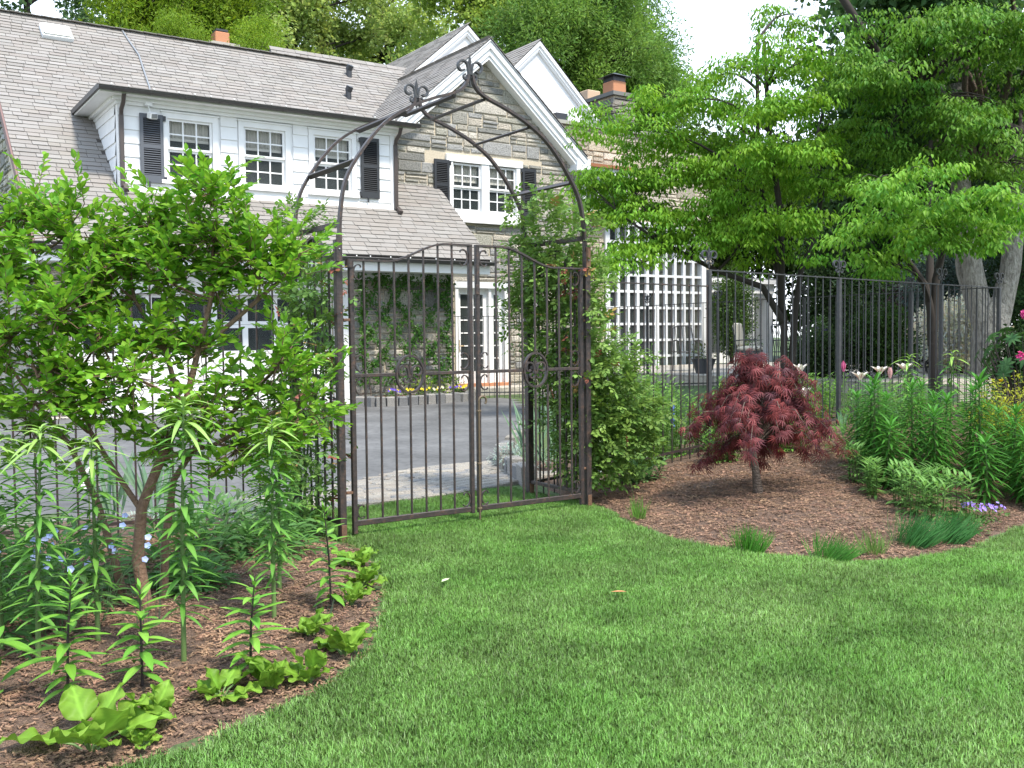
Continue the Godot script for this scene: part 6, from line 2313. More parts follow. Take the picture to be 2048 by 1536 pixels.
# broad wavy leaves lifted on short stalks along the edge of the left bed
func rosettes() -> void:
	rng.seed = 131
	var mats := family(Color(0.2, 0.41, 0.055), Color(0.05, 0.08, 0.018), 6, 0.48, 0.8)
	var shapes := []
	for k in 4:
		var m := MB.new()
		wavy_leaf(m, 0.135, 0.115)
		shapes.append(m.mesh())
	var lab := ["largest clump of broad wavy leaves, at the lower left corner of the bed", "small clump of broad leaves right of the largest clump", "clump of broad leaves right of the short young lily", "broad leaved clump under the young lily of the bed's edge", "broad leaved clump near the lawn, right of that young lily", "upright broad leaved clump at the bend of the lawn edge", "broad leaved clump just behind the bend of the lawn edge", "low broad leaved clump halfway to the gate along the lawn edge", "broad leaved clump nearest the left gate post", "sprawling broad leaved clump between the lawn and the last young lily", "tiny broad leaved seedling between the first two clumps"]
	var at := [[0.68, -3.72, 1.5, 6], [0.92, -3.84, 0.85, 8], [1.22, -3.95, 0.85, 5], [1.42, -3.93, 1.0, 7], [1.6, -3.95, 0.9, 7], [1.88, -4.2, 1.0, 7], [1.84, -4.5, 0.85, 7], [2.25, -4.95, 0.8, 8], [2.66, -5.75, 0.95, 9], [2.5, -5.3, 0.9, 8], [0.84, -3.66, 0.5, 5]]
	for k in at.size():
		var e: Array = at[k]
		var o := thing("broadleaf_clump", lab[k], "plant", on_floor(e[0], e[1]), 0.0, "broad leaved clumps along the lawn edge")
		var st := MB.new()
		for j in e[3] + 3:
			var a: float = TAU * 1.618 * j + rf(-0.4, 0.4)
			var el := rf(0.35, 1.25)
			var d := Vector3(cos(a) * cos(el), sin(el), sin(a) * cos(el))
			var p: Vector3 = d * rf(0.02, 0.08) * e[2]
			st.tube([Vector3(0, -0.02, 0), p * 0.6 + Vector3(0, 0.005, 0), p], [0.006, 0.005, 0.004], 5)
			part("leaf", shapes[rng.randi() % 4], mats[rng.randi() % mats.size()], o, Transform3D(look(d, (Vector3.UP + rdir() * 0.35).normalized()).scaled(Vector3.ONE * e[2] * rf(0.65, 1.05)), p))
		part("stalks", st, M.stem, o)

func wavy_leaf(m: MB, l: float, w: float) -> void:
	# a broad blade: a grid bent along its length, cupped across and rippled at the rim
	var nu := 18
	var nv := 12
	var ph := rf(0, TAU)
	var cup := rf(0.1, 0.3)
	var pts := []
	for a in nu + 1:
		var s := float(a) / nu
		var hw := w * 0.5 * pow(sin(PI * pow(clampf(s * 0.97 + 0.015, 0.0, 1.0), 0.8)), 0.75)
		var row := []
		for b in nv + 1:
			var t := float(b) / nv * 2.0 - 1.0
			var rim := absf(t)
			var rip := 0.11 * w * rim * rim * sin(s * 15.0 + ph + t * 2.0) + 0.02 * w * sin(s * 9.0 + t * 7.0) + 0.011 * w * absf(sin((s - rim * 0.28) * 15.0)) * (1.0 - rim * rim)
			row.append(Vector3(t * hw, -0.25 * l * s * s + cup * hw * rim * rim + rip - (0.03 * w if b == nv / 2 else 0.0), l * s))
		pts.append(row)
	var k := m.v.size()
	for a in nu + 1:
		for b in nv + 1:
			var du: Vector3 = pts[mini(a + 1, nu)][b] - pts[maxi(a - 1, 0)][b]
			var dv: Vector3 = pts[a][mini(b + 1, nv)] - pts[a][maxi(b - 1, 0)]
			var nn := du.cross(dv).normalized()
			var s2 := float(a) / nu
			var t2 := absf(float(b) / nv * 2.0 - 1.0)
			var vein := 1.0 - minf(absf(sin((s2 - t2 * 0.28) * 15.0)) * 2.2, 1.0)
			var kk := 0.72 + 0.2 * vein * (1.0 - t2) + (0.26 if b == nv / 2 else 0.0) - 0.12 * t2 + 0.05 * sin(s2 * 23.0 + t2 * 31.0 + ph)
			m.col = Color(kk * (1.0 + 0.1 * t2), kk, kk * 0.9)
			m.p(pts[a][b], nn if nn.length() > 0.5 else Vector3.UP)
	for a in nu:
		for b in nv:
			var q := k + a * (nv + 1) + b
			m.i.append_array(PackedInt32Array([q, q + 1, q + nv + 2, q, q + nv + 2, q + nv + 1]))

func tuft_mesh(n: int, h: float, spread: float, w: float, base: Color, lean := Vector3.ZERO, droop := 0.5) -> MB:
	var m := MB.new()
	for k in n:
		var a := rf(0, TAU)
		var o := Vector3(cos(a), 0, sin(a)) * rf(0, spread * 0.3)
		var dir := (Vector3(cos(a), 0, sin(a)) * rf(0.05, 0.7) * spread / h + Vector3.UP + lean * rf(0.5, 1.3)).normalized()
		var t := rf(0.75, 1.25)
		m.col = Color(base.r * t, base.g * t, base.b * t) * 1.6
		m.leaf(Transform3D(look(dir, Vector3(cos(a + 0.5), 0.3, sin(a + 0.5))), o), h * rf(0.6, 1.1), w, droop * rf(0.2, 1.0), 0.3, 4, 0.3)
	return m

func right_bed_plants() -> void:
	rng.seed = 141
	# grassy tufts along the front of the right bed
	var tufts := [
		[5.22, -5.94, 0.19, 0.2, 70, Color(0.1, 0.2, 0.04), Vector3(0, 0, 0), "small pale grass tuft right of the arbor's right post"],
		[5.02, -4.6, 0.2, 0.3, 230, Color(0.045, 0.14, 0.018), Vector3(0.45, 0, -0.2), "dark green grass tuft at the lawn edge below the red maple"],
		[5.3, -4.16, 0.19, 0.4, 230, Color(0.05, 0.145, 0.025), Vector3(0.75, 0, 0.3), "spreading grass tuft at the tip of the bed, second from the lawn bend"],
		[5.62, -4.05, 0.17, 0.24, 90, Color(0.11, 0.18, 0.05), Vector3(-0.1, 0, 0), "thin yellowish grass tuft between two darker tufts"],
		[6.05, -4.06, 0.27, 0.42, 360, Color(0.035, 0.115, 0.03), Vector3(0.95, 0, 0.2), "big leaning chive clump, left half"],
		[6.36, -4.0, 0.26, 0.4, 330, Color(0.035, 0.115, 0.03), Vector3(0.95, 0, 0.25), "big leaning chive clump, right half"],
	]
	for e in tufts:
		var o := thing("grass_tuft", e[7], "grass tuft", on_floor(e[0], e[1]), 0.0, "grassy tufts along the right bed")
		part("blades", tuft_mesh(e[4], e[2], e[3], 0.006, e[5], e[6]), M.leafv, o, Transform3D(), true)
	var fur := thing("low_plant", "low dark leafy cushion beside the purple phlox", "plant", on_floor(6.75, -4.1))
	part("foliage", leaf_ball(380, 0.17, 0.04, 0.018, -0.4, 0.5), tint_leaf(Color(0.06, 0.14, 0.025)), fur, Transform3D(Basis(), Vector3(0, 0.06, 0)), true)
	var ph := thing("phlox", "purple flowering creeping phlox at the right edge of the bed", "flowers", on_floor(7.3, -4.3))
	part("foliage", leaf_ball(300, 0.2, 0.03, 0.012, -0.3, 0.35), tint_leaf(Color(0.07, 0.15, 0.03)), ph, Transform3D(Basis(), Vector3(0, 0.04, 0)), true)
	var fl := MB.new()
	five_petals(fl, 0.013, 0.3)
	var pm := family(Color(0.3, 0.2, 0.62), Color(0.05, 0.04, 0.08), 4, 0.6, 0.5)
	for k in 46:
		var a := rf(0, TAU)
		var r := sqrt(rng.randf()) * 0.17
		part("flower", fl, pm[k % 4], ph, Transform3D(look(Vector3.BACK + rdir() * 0.5, Vector3.UP).rotated(Vector3.RIGHT, -0.9), Vector3(cos(a) * r, 0.09 + rf(0, 0.04), sin(a) * r)))
	# the lily thicket: four plants built, the rest copied
	var dark := Color(0.065, 0.2, 0.03)
	var protos := []
	for k in 4:
		var o := Node3D.new()
		var h := [0.84, 0.78, 0.72, 0.5][k] as float
		var st := MB.new()
		st.tube([Vector3(0, -0.1, 0), Vector3(rf(-0.02, 0.02), h * 0.5, rf(-0.02, 0.02)), Vector3(0, h, 0)], [0.011, 0.009, 0.004], 7)
		part("stem", st, M.stem, o)
		var m := MB.new()
		var ph2 := 0.0
		var n := 190 if k < 3 else 120
		for j in n:
			var t := (j + 0.5) / n
			ph2 += 2.4
			var el := lerpf(-0.1, 0.38, t) + (0.7 * sstep(0.86, 1.0, t))
			var d := Vector3(cos(ph2) * cos(el), sin(el), sin(ph2) * cos(el))
			var tt := rf(0.7, 1.2) * (1.35 if t > 0.85 else 1.0)
			m.col = Color(dark.r * tt, dark.g * tt, dark.b * tt)
			m.leaf(Transform3D(look(d), Vector3(0, h * lerpf(0.08, 0.99, t), 0)), rf(0.17, 0.25) * (0.72 + 0.28 * sin(PI * t)), 0.025, 0.42, 0.25, 4, 0.38)
		part("leaves", m, M.leafv_gloss, o, Transform3D(), true)
		protos.append(o)
	var spots := [
		[8.0, -5.97, 1, 0.85, "dark narrow leaved lily standing alone right of the red maple"], [7.62, -5.5, 0, 1.05, "tall dark lily at the left front of the lily thicket"], [7.95, -5.35, 0, 1.0, "tall dark lily right behind the thicket's left front"],
		[7.75, -5.0, 1, 0.9, "dark lily at the thicket's front middle"], [8.35, -4.95, 0, 1.15, "tall broad dark lily with a shuttlecock top, at the middle of the thicket"], [8.75, -5.25, 0, 0.95, "dark lily behind the shuttlecock topped one"],
		[7.9, -4.62, 3, 1.05, "short dark lily in front of the shuttlecock topped one"], [8.55, -4.72, 1, 0.95, "dark lily right of the shuttlecock topped one"], [8.6, -4.4, 1, 0.7, "dark lily near the right edge, in front of the golden shrub"],
		[9.0, -4.6, 0, 0.72, "dark lily cut off by the right edge"], [8.1, -4.25, 3, 1.0, "short dark lily at the right edge above the phlox"], [8.15, -5.75, 1, 0.85, "dark lily in the thicket's back row, under the striped tulip"],
		[8.7, -5.75, 0, 0.85, "dark lily in the back row under the pale drooping tops"], [9.1, -5.2, 1, 0.75, "back row dark lily left of the golden shrub"], [8.9, -4.95, 3, 1.1, "small dark lily in front of the golden shrub's middle"],
		[7.85, -5.7, 2, 1.05, "dark lily between the lone one and the thicket"], [8.1, -5.1, 1, 1.0, "dark lily left of the shuttlecock topped one"], [8.45, -5.45, 2, 0.95, "back row dark lily straight behind the shuttlecock topped one"],
		[8.3, -4.5, 3, 1.2, "bushy dark lily at the thicket's right front"], [8.85, -4.3, 3, 1.2, "bushy dark lily low at the right edge"], [7.5, -5.25, 3, 1.1, "short bushy dark lily at the thicket's left foot"]]
	for k in spots.size():
		var e: Array = spots[k]
		var o: Node3D = protos[e[2]].duplicate()
		o.name = numbered("lily_plant")
		add_child(o)
		o.position = on_floor(e[0], e[1])
		o.rotation.y = rf(0, TAU)
		o.scale = Vector3.ONE * e[3]
		tag(o, e[4], "lily", "dark lilies of the right bed")
	for p in protos:
		p.free()
	# pale drooping lilies behind
	var pale := family(Color(0.27, 0.44, 0.09), Color(0.03, 0.04, 0.015), 4, 0.45, 0.55)
	var deep := family(Color(0.15, 0.32, 0.06), Color(0.03, 0.03, 0.01), 4, 0.45, 0.5)
	for e in [[9.25, -6.3, 0.92, "lily with pale drooping top right of the striped tulips"], [9.75, -6.1, 0.95, "lily with pale drooping top left of the golden shrub"]]:
		var o := thing("lily_plant", e[3], "lily", on_floor(e[0], e[1]), 0.0, "pale topped lilies of the right bed")
		lily_tall(o, e[2], 70, 0.19, 0.036, deep, pale)
	# low light green plants in front of the thicket
	var lo := Node3D.new()
	var lm := MB.new()
	for s in 7:
		var c := Vector3(rf(-0.09, 0.09), 0, rf(-0.09, 0.09))
		var h := rf(0.16, 0.3)
		lm.col = Color(0.12, 0.2, 0.06)
		lm.tube([c, c * 1.3 + Vector3(0, h, 0)], [0.004, 0.002], 4)
		for j in 17:
			var t := (j + 0.5) / 17.0
			var a := j * 2.4
			var el := lerpf(0.0, 0.9, t)
			var tt := rf(0.8, 1.25)
			lm.col = Color(0.17 * tt, 0.33 * tt, 0.085 * tt)
			lm.leaf(Transform3D(look(Vector3(cos(a) * cos(el), sin(el), sin(a) * cos(el))), c * (1.0 + 0.3 * t) + Vector3(0, h * lerpf(0.03, 1.0, t), 0)), rf(0.075, 0.11), 0.02, 0.35, 0.2, 3, 0.45)
	part("foliage", lm, M.leafv, lo, Transform3D(), true)
	var ll := ["foremost", "second from the front", "third from the front", "fourth from the front", "fifth from the front", "rearmost"]
	for k in 12:
		var f := k / 11.0
		var o: Node3D = lo.duplicate()
		o.name = numbered("low_perennial")
		add_child(o)
		o.position = on_floor(lerpf(6.8, 7.3, f) + rf(-0.08, 0.08) + (0.3 if k % 2 else 0.0), lerpf(-4.4, -5.6, f) + rf(-0.08, 0.08) + (0.15 if k % 2 else 0.0))
		o.rotation.y = rf(0, TAU)
		o.scale = Vector3.ONE * rf(0.9, 1.25)
		tag(o, "low pale plant under the dark lilies, %s in the %s" % [ll[k / 2], "left row" if k % 2 == 0 else "right row"], "plant", "low plants in front of the dark lilies")
	lo.free()
	var fill := [[8.35, -4.2, 0.34, "bushy green filler plant in front of the dark lilies, right of the phlox"], [8.75, -4.55, 0.42, "bushy green filler plant at the right edge"], [9.3, -4.9, 0.5, "bushy green filler plant under the golden shrub"], [9.4, -5.6, 0.55, "bushy green filler plant left of the golden shrub"], [8.4, -6.2, 0.5, "bushy green filler plant behind the dark lilies' back row"], [9.0, -5.9, 0.55, "bushy green filler plant under the pale topped lilies"]]
	for e in fill:
		var o := thing("bushy_plant", e[3], "plant", on_floor(e[0], e[1]))
		var m := MB.new()
		for j in 420:
			var d := rdir()
			d.y = absf(d.y)
			var t := rf(0.75, 1.3)
			m.col = Color(0.12 * t, 0.28 * t, 0.05 * t)
			m.leaf(Transform3D(look((d + rdir() * 0.6 + Vector3(0, 0.3, 0)).normalized()), d * Vector3(e[2] * 0.8, e[2], e[2] * 0.8) * pow(rng.randf(), 0.35)), rf(0.07, 0.12), 0.018, 0.3, 0.25, 3)
		part("foliage", m, M.leafv, o, Transform3D(), true)
	tulips()
	golden_shrub()

func tint_leaf(c: Color) -> StandardMaterial3D:
	return foliage_mat(c * 1.3, 0.5, 0.6, true)

func five_petals(m: MB, r: float, cup: float) -> void:
	for k in 5:
		var a := TAU * k / 5.0
		m.leaf(Transform3D(look(Vector3(cos(a), sin(a), cup), Vector3(0, 0, 1))), r * 1.15, r * 1.0, -0.1, 0.1, 3, 0.62)

func tulips() -> void:
	rng.seed = 151
	var white := foliage_mat(Color(0.78, 0.7, 0.66), 0.5, 0.7)
	var pinkish := foliage_mat(Color(0.72, 0.42, 0.42), 0.5, 0.7)
	var pink := foliage_mat(Color(0.6, 0.13, 0.27), 0.5, 0.7)
	var green := family(Color(0.12, 0.22, 0.1), Color(0.02, 0.03, 0.02), 3)
	for e in [[9.2, -6.82, 1.04, 1, "wide open white and pink tulip, lowest of the tulips by the fence post"], [9.38, -6.7, 1.1, 1, "white tulip with pink streaks, in the middle of the tulip row"], [9.62, -6.56, 1.13, 1, "white tulip with pink streaks, tallest, at the right of the row"], [9.08, -6.95, 1.13, 2, "closed deep pink tulip right beside the fence post"], [9.5, -6.66, 1.05, 3, "half closed pink tulip below the tallest one"], [8.55, -7.1, 1.12, 0, "white tulip showing above the red maple's right shoulder"], [8.75, -7.2, 0.86, 0, "pale tulip low behind the red maple's right side"], [7.62, -6.9, 0.98, 0, "white tulip half hidden behind the red maple's crown"]]:
		var o := thing("tulip", e[4], "tulip", on_floor(e[0], e[1]), 0.0, "tulips along the tall fence")
		var h: float = e[2] - o.position.y
		var st := MB.new()
		st.tube([Vector3(0, -0.05, 0), Vector3(0.015, h * 0.5, 0), Vector3(0, h - 0.05, 0)], [0.006, 0.005, 0.005], 6)
		part("stem", st, M.stem, o)
		for k in 3:
			var a := rf(0, TAU)
			part("leaf", leaf_mesh(0.32, 0.05, 0.12, 0.5, 5, 0.4), green[k], o, Transform3D(look(Vector3(cos(a) * 0.35, 1, sin(a) * 0.35), Vector3(-cos(a), 0.2, -sin(a))), Vector3(0, 0.02, 0)))
		var open: float = [0.3, 0.55, 0.06, 0.22][e[3]]
		for k in 6:
			var a := TAU * k / 6.0 + 0.2
			var dir := Vector3(cos(a) * open, 1, sin(a) * open)
			var pm: Material = white
			if e[3] == 2:
				pm = pink
			elif e[3] == 3:
				pm = pinkish
			var x := Transform3D(look(dir, Vector3(-cos(a), 0.2, -sin(a))), Vector3(cos(a) * 0.012, h - 0.06, sin(a) * 0.012))
			part("petal", leaf_mesh(0.12, 0.056, -0.16 - open * 0.1 if open < 0.3 else 0.35, 0.35, 5, 0.5), pm, o, x)
			if e[3] == 1:
				var y := x
				y.origin += Vector3(cos(a), 0, sin(a)) * 0.002
				part("petal_streak", leaf_mesh(0.095, 0.017, 0.33, 0.35, 4, 0.5), pinkish, o, y)

func golden_shrub() -> void:
	rng.seed = 161
	var o := thing("golden_shrub", "yellow green leaved shrub at the right edge behind the dark lilies", "shrub", on_floor(9.75, -5.35))
	var tw := MB.new()
	var xs := []
	for k in 190:
		var d := (rdir() * Vector3(1, 0.6, 1) + Vector3(0, 0.75, 0)).normalized()
		var e := d * Vector3(0.75, 0.85, 0.6) * rf(0.6, 1.0) + Vector3(0, 0.18, 0)
		tw.tube([Vector3(rf(-0.05, 0.05), 0, rf(-0.05, 0.05)), e * 0.5 + Vector3(0, 0.04, 0), e], [0.005, 0.003, 0.0015], 4)
		for j in 15:
			var t := rf(0.45, 1.0)
			xs.append(Transform3D(look((d * 0.6 + rdir()).normalized(), (Vector3.UP + rdir() * 0.5).normalized()).scaled(Vector3.ONE * rf(0.7, 1.1)), e * t + rdir() * 0.03))
	part("twigs", tw, M.bark, o)
	var base := Color(0.4, 0.42, 0.04)
	leaves(o, "leaf", xs, [leaf_mesh(0.042, 0.019, 0.25, 0.3, 3)], family(base, Color(0.05, 0.05, 0.01), 6), base, Color(0.06, 0.06, 0.012), M.leafv, 200)
	var yf := thing("yellow_flower", "single yellow flower above the golden shrub", "flower", on_floor(9.85, -5.6))
	var st := MB.new()
	st.tube([Vector3.ZERO, Vector3(0, 0.72, 0)], [0.004, 0.003], 5)
	part("stem", st, M.stem, yf)
	var fb := MB.new()
	for k in 8:
		var a := TAU * k / 8.0
		fb.leaf(Transform3D(look(Vector3(cos(a), 0.9, sin(a)), Vector3.UP), Vector3(0, 0.72, 0)), 0.042, 0.03, -0.15, 0.3, 3, 0.6)
	part("petals", fb, foliage_mat(Color(0.75, 0.5, 0.02)), yf)
	# rhododendron cut by the right edge
	var r := thing("rhododendron", "rhododendron with magenta flowers at the right edge behind the golden shrub", "shrub", on_floor(11.25, -6.1))
	var rs := MB.new()
	var rx := []
	for k in 46:
		var d := (rdir() * Vector3(1, 0.7, 1) + Vector3(0, 0.4, 0)).normalized()
		var e := d * Vector3(0.6, 0.75, 0.6) * rf(0.75, 1.0) + Vector3(0, 0.6, 0)
		rs.tube([Vector3(0, 0, 0), e * 0.5, e], [0.012, 0.008, 0.004], 5)
		for j in 9:
			var a := TAU * j / 9.0
			var u := d.cross(Vector3(0.3, 0.2, 1)).normalized().rotated(d, a)
			rx.append(Transform3D(look((u + d * 0.1).normalized(), d).scaled(Vector3.ONE * rf(0.8, 1.1)), e))
	part("stems", rs, M.bark_dark, r)
	leaves(r, "leaf", rx, [leaf_mesh(0.11, 0.036, 0.3, 0.2, 4)], family(Color(0.045, 0.11, 0.03), Color(0.012, 0.025, 0.01), 4), Color(0.045, 0.11, 0.03), Color(0.012, 0.025, 0.01), M.leafv_gloss, 120)
	var mag := family(Color(0.6, 0.05, 0.2), Color(0.08, 0.03, 0.05), 3, 0.5, 0.5)
	for e in [Vector3(-0.5, 1.18, 0.35), Vector3(-0.62, 0.88, 0.25), Vector3(-0.42, 1.34, 0.2), Vector3(-0.28, 1.05, 0.5), Vector3(0.0, 1.3, 0.4), Vector3(-0.15, 0.7, 0.6)]:
		var m := MB.new()
		for k in 14:
			var d := rdir()
			d.z = absf(d.z)
			for j in 5:
				var u := d.cross(Vector3(0.3, 1, 0.2)).normalized().rotated(d, TAU * j / 5.0)
				m.leaf(Transform3D(look((u + d * 0.5).normalized(), d), d * 0.035), 0.032, 0.028, -0.1, 0.2, 2, 0.6)
		part("blossom", m, mag[rng.randi() % 3], r, Transform3D(Basis(), e))

# ---- red lace leaf maple
func red_maple() -> void:
	rng.seed = 171
	var o := thing("lace_maple", "dark red weeping lace leaf maple on the bark mulch", "tree", on_floor(6.38, -5.75))
	var tm := MB.new()
	tm.tube([Vector3(0.02, -0.05, 0), Vector3(0, 0.08, 0), Vector3(-0.03, 0.2, 0.01), Vector3(-0.06, 0.36, 0), Vector3(-0.03, 0.52, -0.02)], [0.05, 0.038, 0.032, 0.03, 0.022], 10)
	part("trunk", tm, M.bark, o)
	var br := MB.new()
	# hand shaped leaf of seven thin fingers that hang from the stalk
	var lf := []
	for v in 3:
		var m := MB.new()
		for k in 7:
			var a := lerpf(-1.35, 1.35, k / 6.0)
			var t := rf(0.85, 1.15)
			m.col = Color(t, t, t) * 0.85
			m.leaf(Transform3D(look(Vector3(sin(a), -0.15, cos(a))), Vector3(sin(a) * 0.004, 0, cos(a) * 0.004)), (0.086 - 0.022 * absf(a)) * rf(0.85, 1.1), 0.0078, 0.5, 0.3, 4, 0.4)
		lf.append(m.mesh())
	var xs := []
	# arching boughs that end in hanging layers
	var ends := []
	for k in 88:
		var a := rf(0, TAU)
		var lev := rng.randf()
		var rad := 0.56 * sqrt(maxf(1.0 - pow(maxf(lev - 0.1, 0.0) / 0.93, 2.4), 0.02)) * rf(0.6, 1.1)
		if lev < 0.3 and cos(a) * -0.75 + sin(a) * 0.65 > 0.45:
			continue
		var y := lerpf(0.24, 1.0, lev) + rf(-0.04, 0.07)
		if cos(a) > 0.3 and lev < 0.4:
			rad *= 1.2
		ends.append(Vector3(cos(a) * rad * 1.12, y, sin(a) * rad))
	for e in ends:
		var top: Vector3 = (e as Vector3) * 0.55 + Vector3(0, e.y * 0.45 + 0.13, 0)
		var pts := [Vector3(-0.03, 0.42, 0), Vector3(-0.02, 0.5, 0).lerp(top, 0.6) + Vector3(0, 0.07, 0), top, (top + e) * 0.5 + Vector3(0, 0.06, 0), e, e + Vector3(e.x * 0.1, -0.06, e.z * 0.1)]
		br.tube(pts, [0.01, 0.007, 0.005, 0.0035, 0.0025, 0.0015], 5)
		for j in 27:
			var t := rf(1.3, 4.7)
			var i0 := int(t)
			var p: Vector3 = (pts[mini(i0, 5)] as Vector3).lerp(pts[mini(i0 + 1, 5)], t - i0) + rdir() * rf(0.02, 0.085)
			var out := Vector3(e.x, 0, e.z).normalized()
			var dir := (out * rf(0.1, 0.7) + Vector3(rf(-0.6, 0.6), rf(-0.9, 0.1), rf(-0.6, 0.6))).normalized()
			xs.append(Transform3D(look(dir, (out + Vector3.UP * 0.8 + rdir() * 0.3).normalized()).scaled(Vector3.ONE * rf(0.75, 1.2)), p))
	part("branches", br, M.bark, o)
	var base := Color(0.175, 0.045, 0.05)
	var mats := []
	for k in 8:
		mats.append(foliage_mat(vary_col(base, Color(0.085, 0.016, 0.014)) * 1.1, 0.45, 0.6, true))
	leaves(o, "leaf", xs, lf, mats, base * 1.1, Color(0.085, 0.018, 0.016), M.leafv)

# ---- small things in and behind the left bed
func left_bed_extras() -> void:
	rng.seed = 181
	var fl := thing("blue_flax", "pale blue flax flowers on fine stems behind the tall lilies", "flowers", on_floor(0.85, -5.3))
	var sm := MB.new()
	var petals := MB.new()
	five_petals(petals, 0.017, 0.25)
	var bm := family(Color(0.42, 0.5, 0.86), Color(0.07, 0.06, 0.05), 4, 0.6, 0.6)
	for k in 24:
		var p := Vector3(rf(-0.4, 0.55), rf(0.28, 0.52), rf(-0.3, 0.45))
		var b := Vector3(p.x * 0.5 + rf(-0.1, 0.1), 0, p.z * 0.5)
		sm.col = Color(0.12, 0.2, 0.1)
		sm.tube([b, b.lerp(p, 0.5) + Vector3(0, 0.06, 0), p], [0.002, 0.0016, 0.0012], 4)
		for j in 16:
			sm.leaf(Transform3D(look(rdir() + Vector3.UP * 0.4), b.lerp(p, rf(0.1, 0.9)) + Vector3(0, 0.03, 0)), 0.028, 0.004, 0.1, 0.2, 1)
		part("flower", petals, bm[k % 4], fl, Transform3D(look((Vector3(-0.3, 0.35, 0.9) + rdir() * 0.35).normalized()), p))
	part("stems", sm, M.leafv, fl, Transform3D(), true)
	# leafy mass at the back of the bed
	var lab := ["leafy perennial at the foot of the iron fence, far left", "leafy perennial behind the blue flax", "leafy perennial between the shrub's trunk and the fence", "grey green perennial at the fence left of the arbor", "leafy perennial by the arbor's left foot", "low leafy perennial at the shrub's foot", "leafy perennial at the left edge in front of the iron fence", "leafy perennial right behind the tall lily at the left edge", "strappy mass of foliage at the left edge, under the tall lilies", "leafy perennial left of the shrub's trunk", "second grey green perennial at the fence, nearer the shrub", "leafy perennial in the gap right of the shrub's trunk"]
	var at := [[0.5, -6.4, 0.42, 0.5], [1.0, -6.2, 0.38, 0.45], [1.7, -6.3, 0.34, 0.36], [2.2, -6.9, 0.32, 0.3], [2.6, -6.9, 0.26, 0.3], [1.62, -5.75, 0.12, 0.22], [0.35, -5.9, 0.6, 0.4], [0.62, -5.55, 0.5, 0.34], [0.45, -5.15, 0.45, 0.36], [0.95, -5.75, 0.4, 0.34], [1.95, -6.6, 0.4, 0.32], [2.3, -6.3, 0.24, 0.3]]
	for k in at.size():
		var e: Array = at[k]
		var o := thing("perennial_plant", lab[k], "plant", on_floor(e[0], e[1]), 0.0, "leafy perennials of the left bed")
		var m := MB.new()
		var base := Color(0.12, 0.26, 0.075) if k != 3 else Color(0.22, 0.32, 0.19)
		for j in 260:
			var d := (rdir() * Vector3(1, 0.8, 1) + Vector3(0, 0.5, 0)).normalized()
			var t := rf(0.75, 1.3)
			m.col = Color(base.r * t, base.g * t, base.b * t)
			var q := d * Vector3(e[3], e[2], e[3]) * pow(rng.randf(), 0.4)
			m.leaf(Transform3D(look((d + rdir() * 0.5).normalized(), (Vector3.UP + rdir() * 0.4).normalized()), Vector3(q.x, maxf(q.y, 0.02), q.z)), rf(0.07, 0.13), 0.035, 0.4, 0.25, 3)
		part("foliage", m, M.leafv, o, Transform3D(), true)
	for e in [[2.45, -7.75, 0.36, "silver leaved groundcover behind the fence left of the arbor"], [2.0, -7.95, 0.3, "second silver leaved mound behind the fence, further left"], [6.0, -8.75, 0.38, "silver leaved mound inside the granite setts behind the right gate leaf"], [6.6, -7.95, 0.36, "white grey groundcover behind the low fence near the maple"], [6.2, -9.1, 0.3, "smaller silver mound at the tip of the granite setts"]]:
		var o := thing("silver_mound", e[3], "plant", Vector3(e[0], maxf(gy(e[0], e[1]), 0.0) + (0.1 if e[0] > 5 else 0.0), e[1]), 0.0, "silver leaved mounds")
		var m := MB.new()
		for j in 420:
			var d := rdir()
			d.y = absf(d.y)
			var t := rf(0.75, 1.25)
			m.col = Color(0.42 * t, 0.52 * t, 0.48 * t)
			m.leaf(Transform3D(look((d + rdir() * 0.6).normalized()), d * Vector3(e[2], e[2] * 0.55, e[2]) * pow(rng.randf(), 0.3)), rf(0.03, 0.055), 0.014, 0.2, 0.2, 2)
		part("foliage", m, M.leafv, o, Transform3D(), true)
	# iris fans
	for e in [[2.05, -8.2, 0.62, "blue green iris fan behind the fence left of the arbor"], [1.75, -8.35, 0.58, "second blue green iris fan behind the fence, further left"], [6.1, -8.75, 0.75, "tall iris leaves by the arbor's back right post"], [6.3, -8.6, 0.78, "iris fan behind the arbor's right side panel"]]:
		var o := thing("iris", e[3], "iris", Vector3(e[0], gy(e[0], e[1]) + 0.05, e[1]), 0.0, "iris fans behind the fence")
		for k in 11:
			var a := lerpf(-0.42, 0.42, k / 10.0) + rf(-0.06, 0.06)
			var l: float = e[2] * rf(0.75, 1.1)
			part("leaf", leaf_mesh(l, 0.036, 0.06 + rf(0, 0.1), 0.35, 5, 0.4), M.iris[k % 3], o, Transform3D(look(Vector3(sin(a), cos(a), rf(-0.15, 0.15)), Vector3(0.2, 0.1, 1)), Vector3(rf(-0.07, 0.07), 0, rf(-0.05, 0.05))))
	var wi := thing("white_iris", "white iris flower seen through the fence left of the shrub's trunk", "flower", Vector3(1.5, gy(1.5, -8.0), -8.0))
	var ws := MB.new()
	ws.tube([Vector3.ZERO, Vector3(0, 0.4, 0)], [0.006, 0.005], 5)
	part("stem", ws, M.stem, wi)
	var wm := MB.new()
	for k in 6:
		var a := TAU * k / 6.0
		var up := 0.9 if k % 2 else -0.35
		wm.leaf(Transform3D(look(Vector3(cos(a), up, sin(a)), Vector3.UP), Vector3(0, 0.43, 0)), 0.11, 0.075, -0.2 if k % 2 else 0.4, 0.25, 4, 0.6)
	part("petals", wm, foliage_mat(Color(0.75, 0.74, 0.76)), wi)
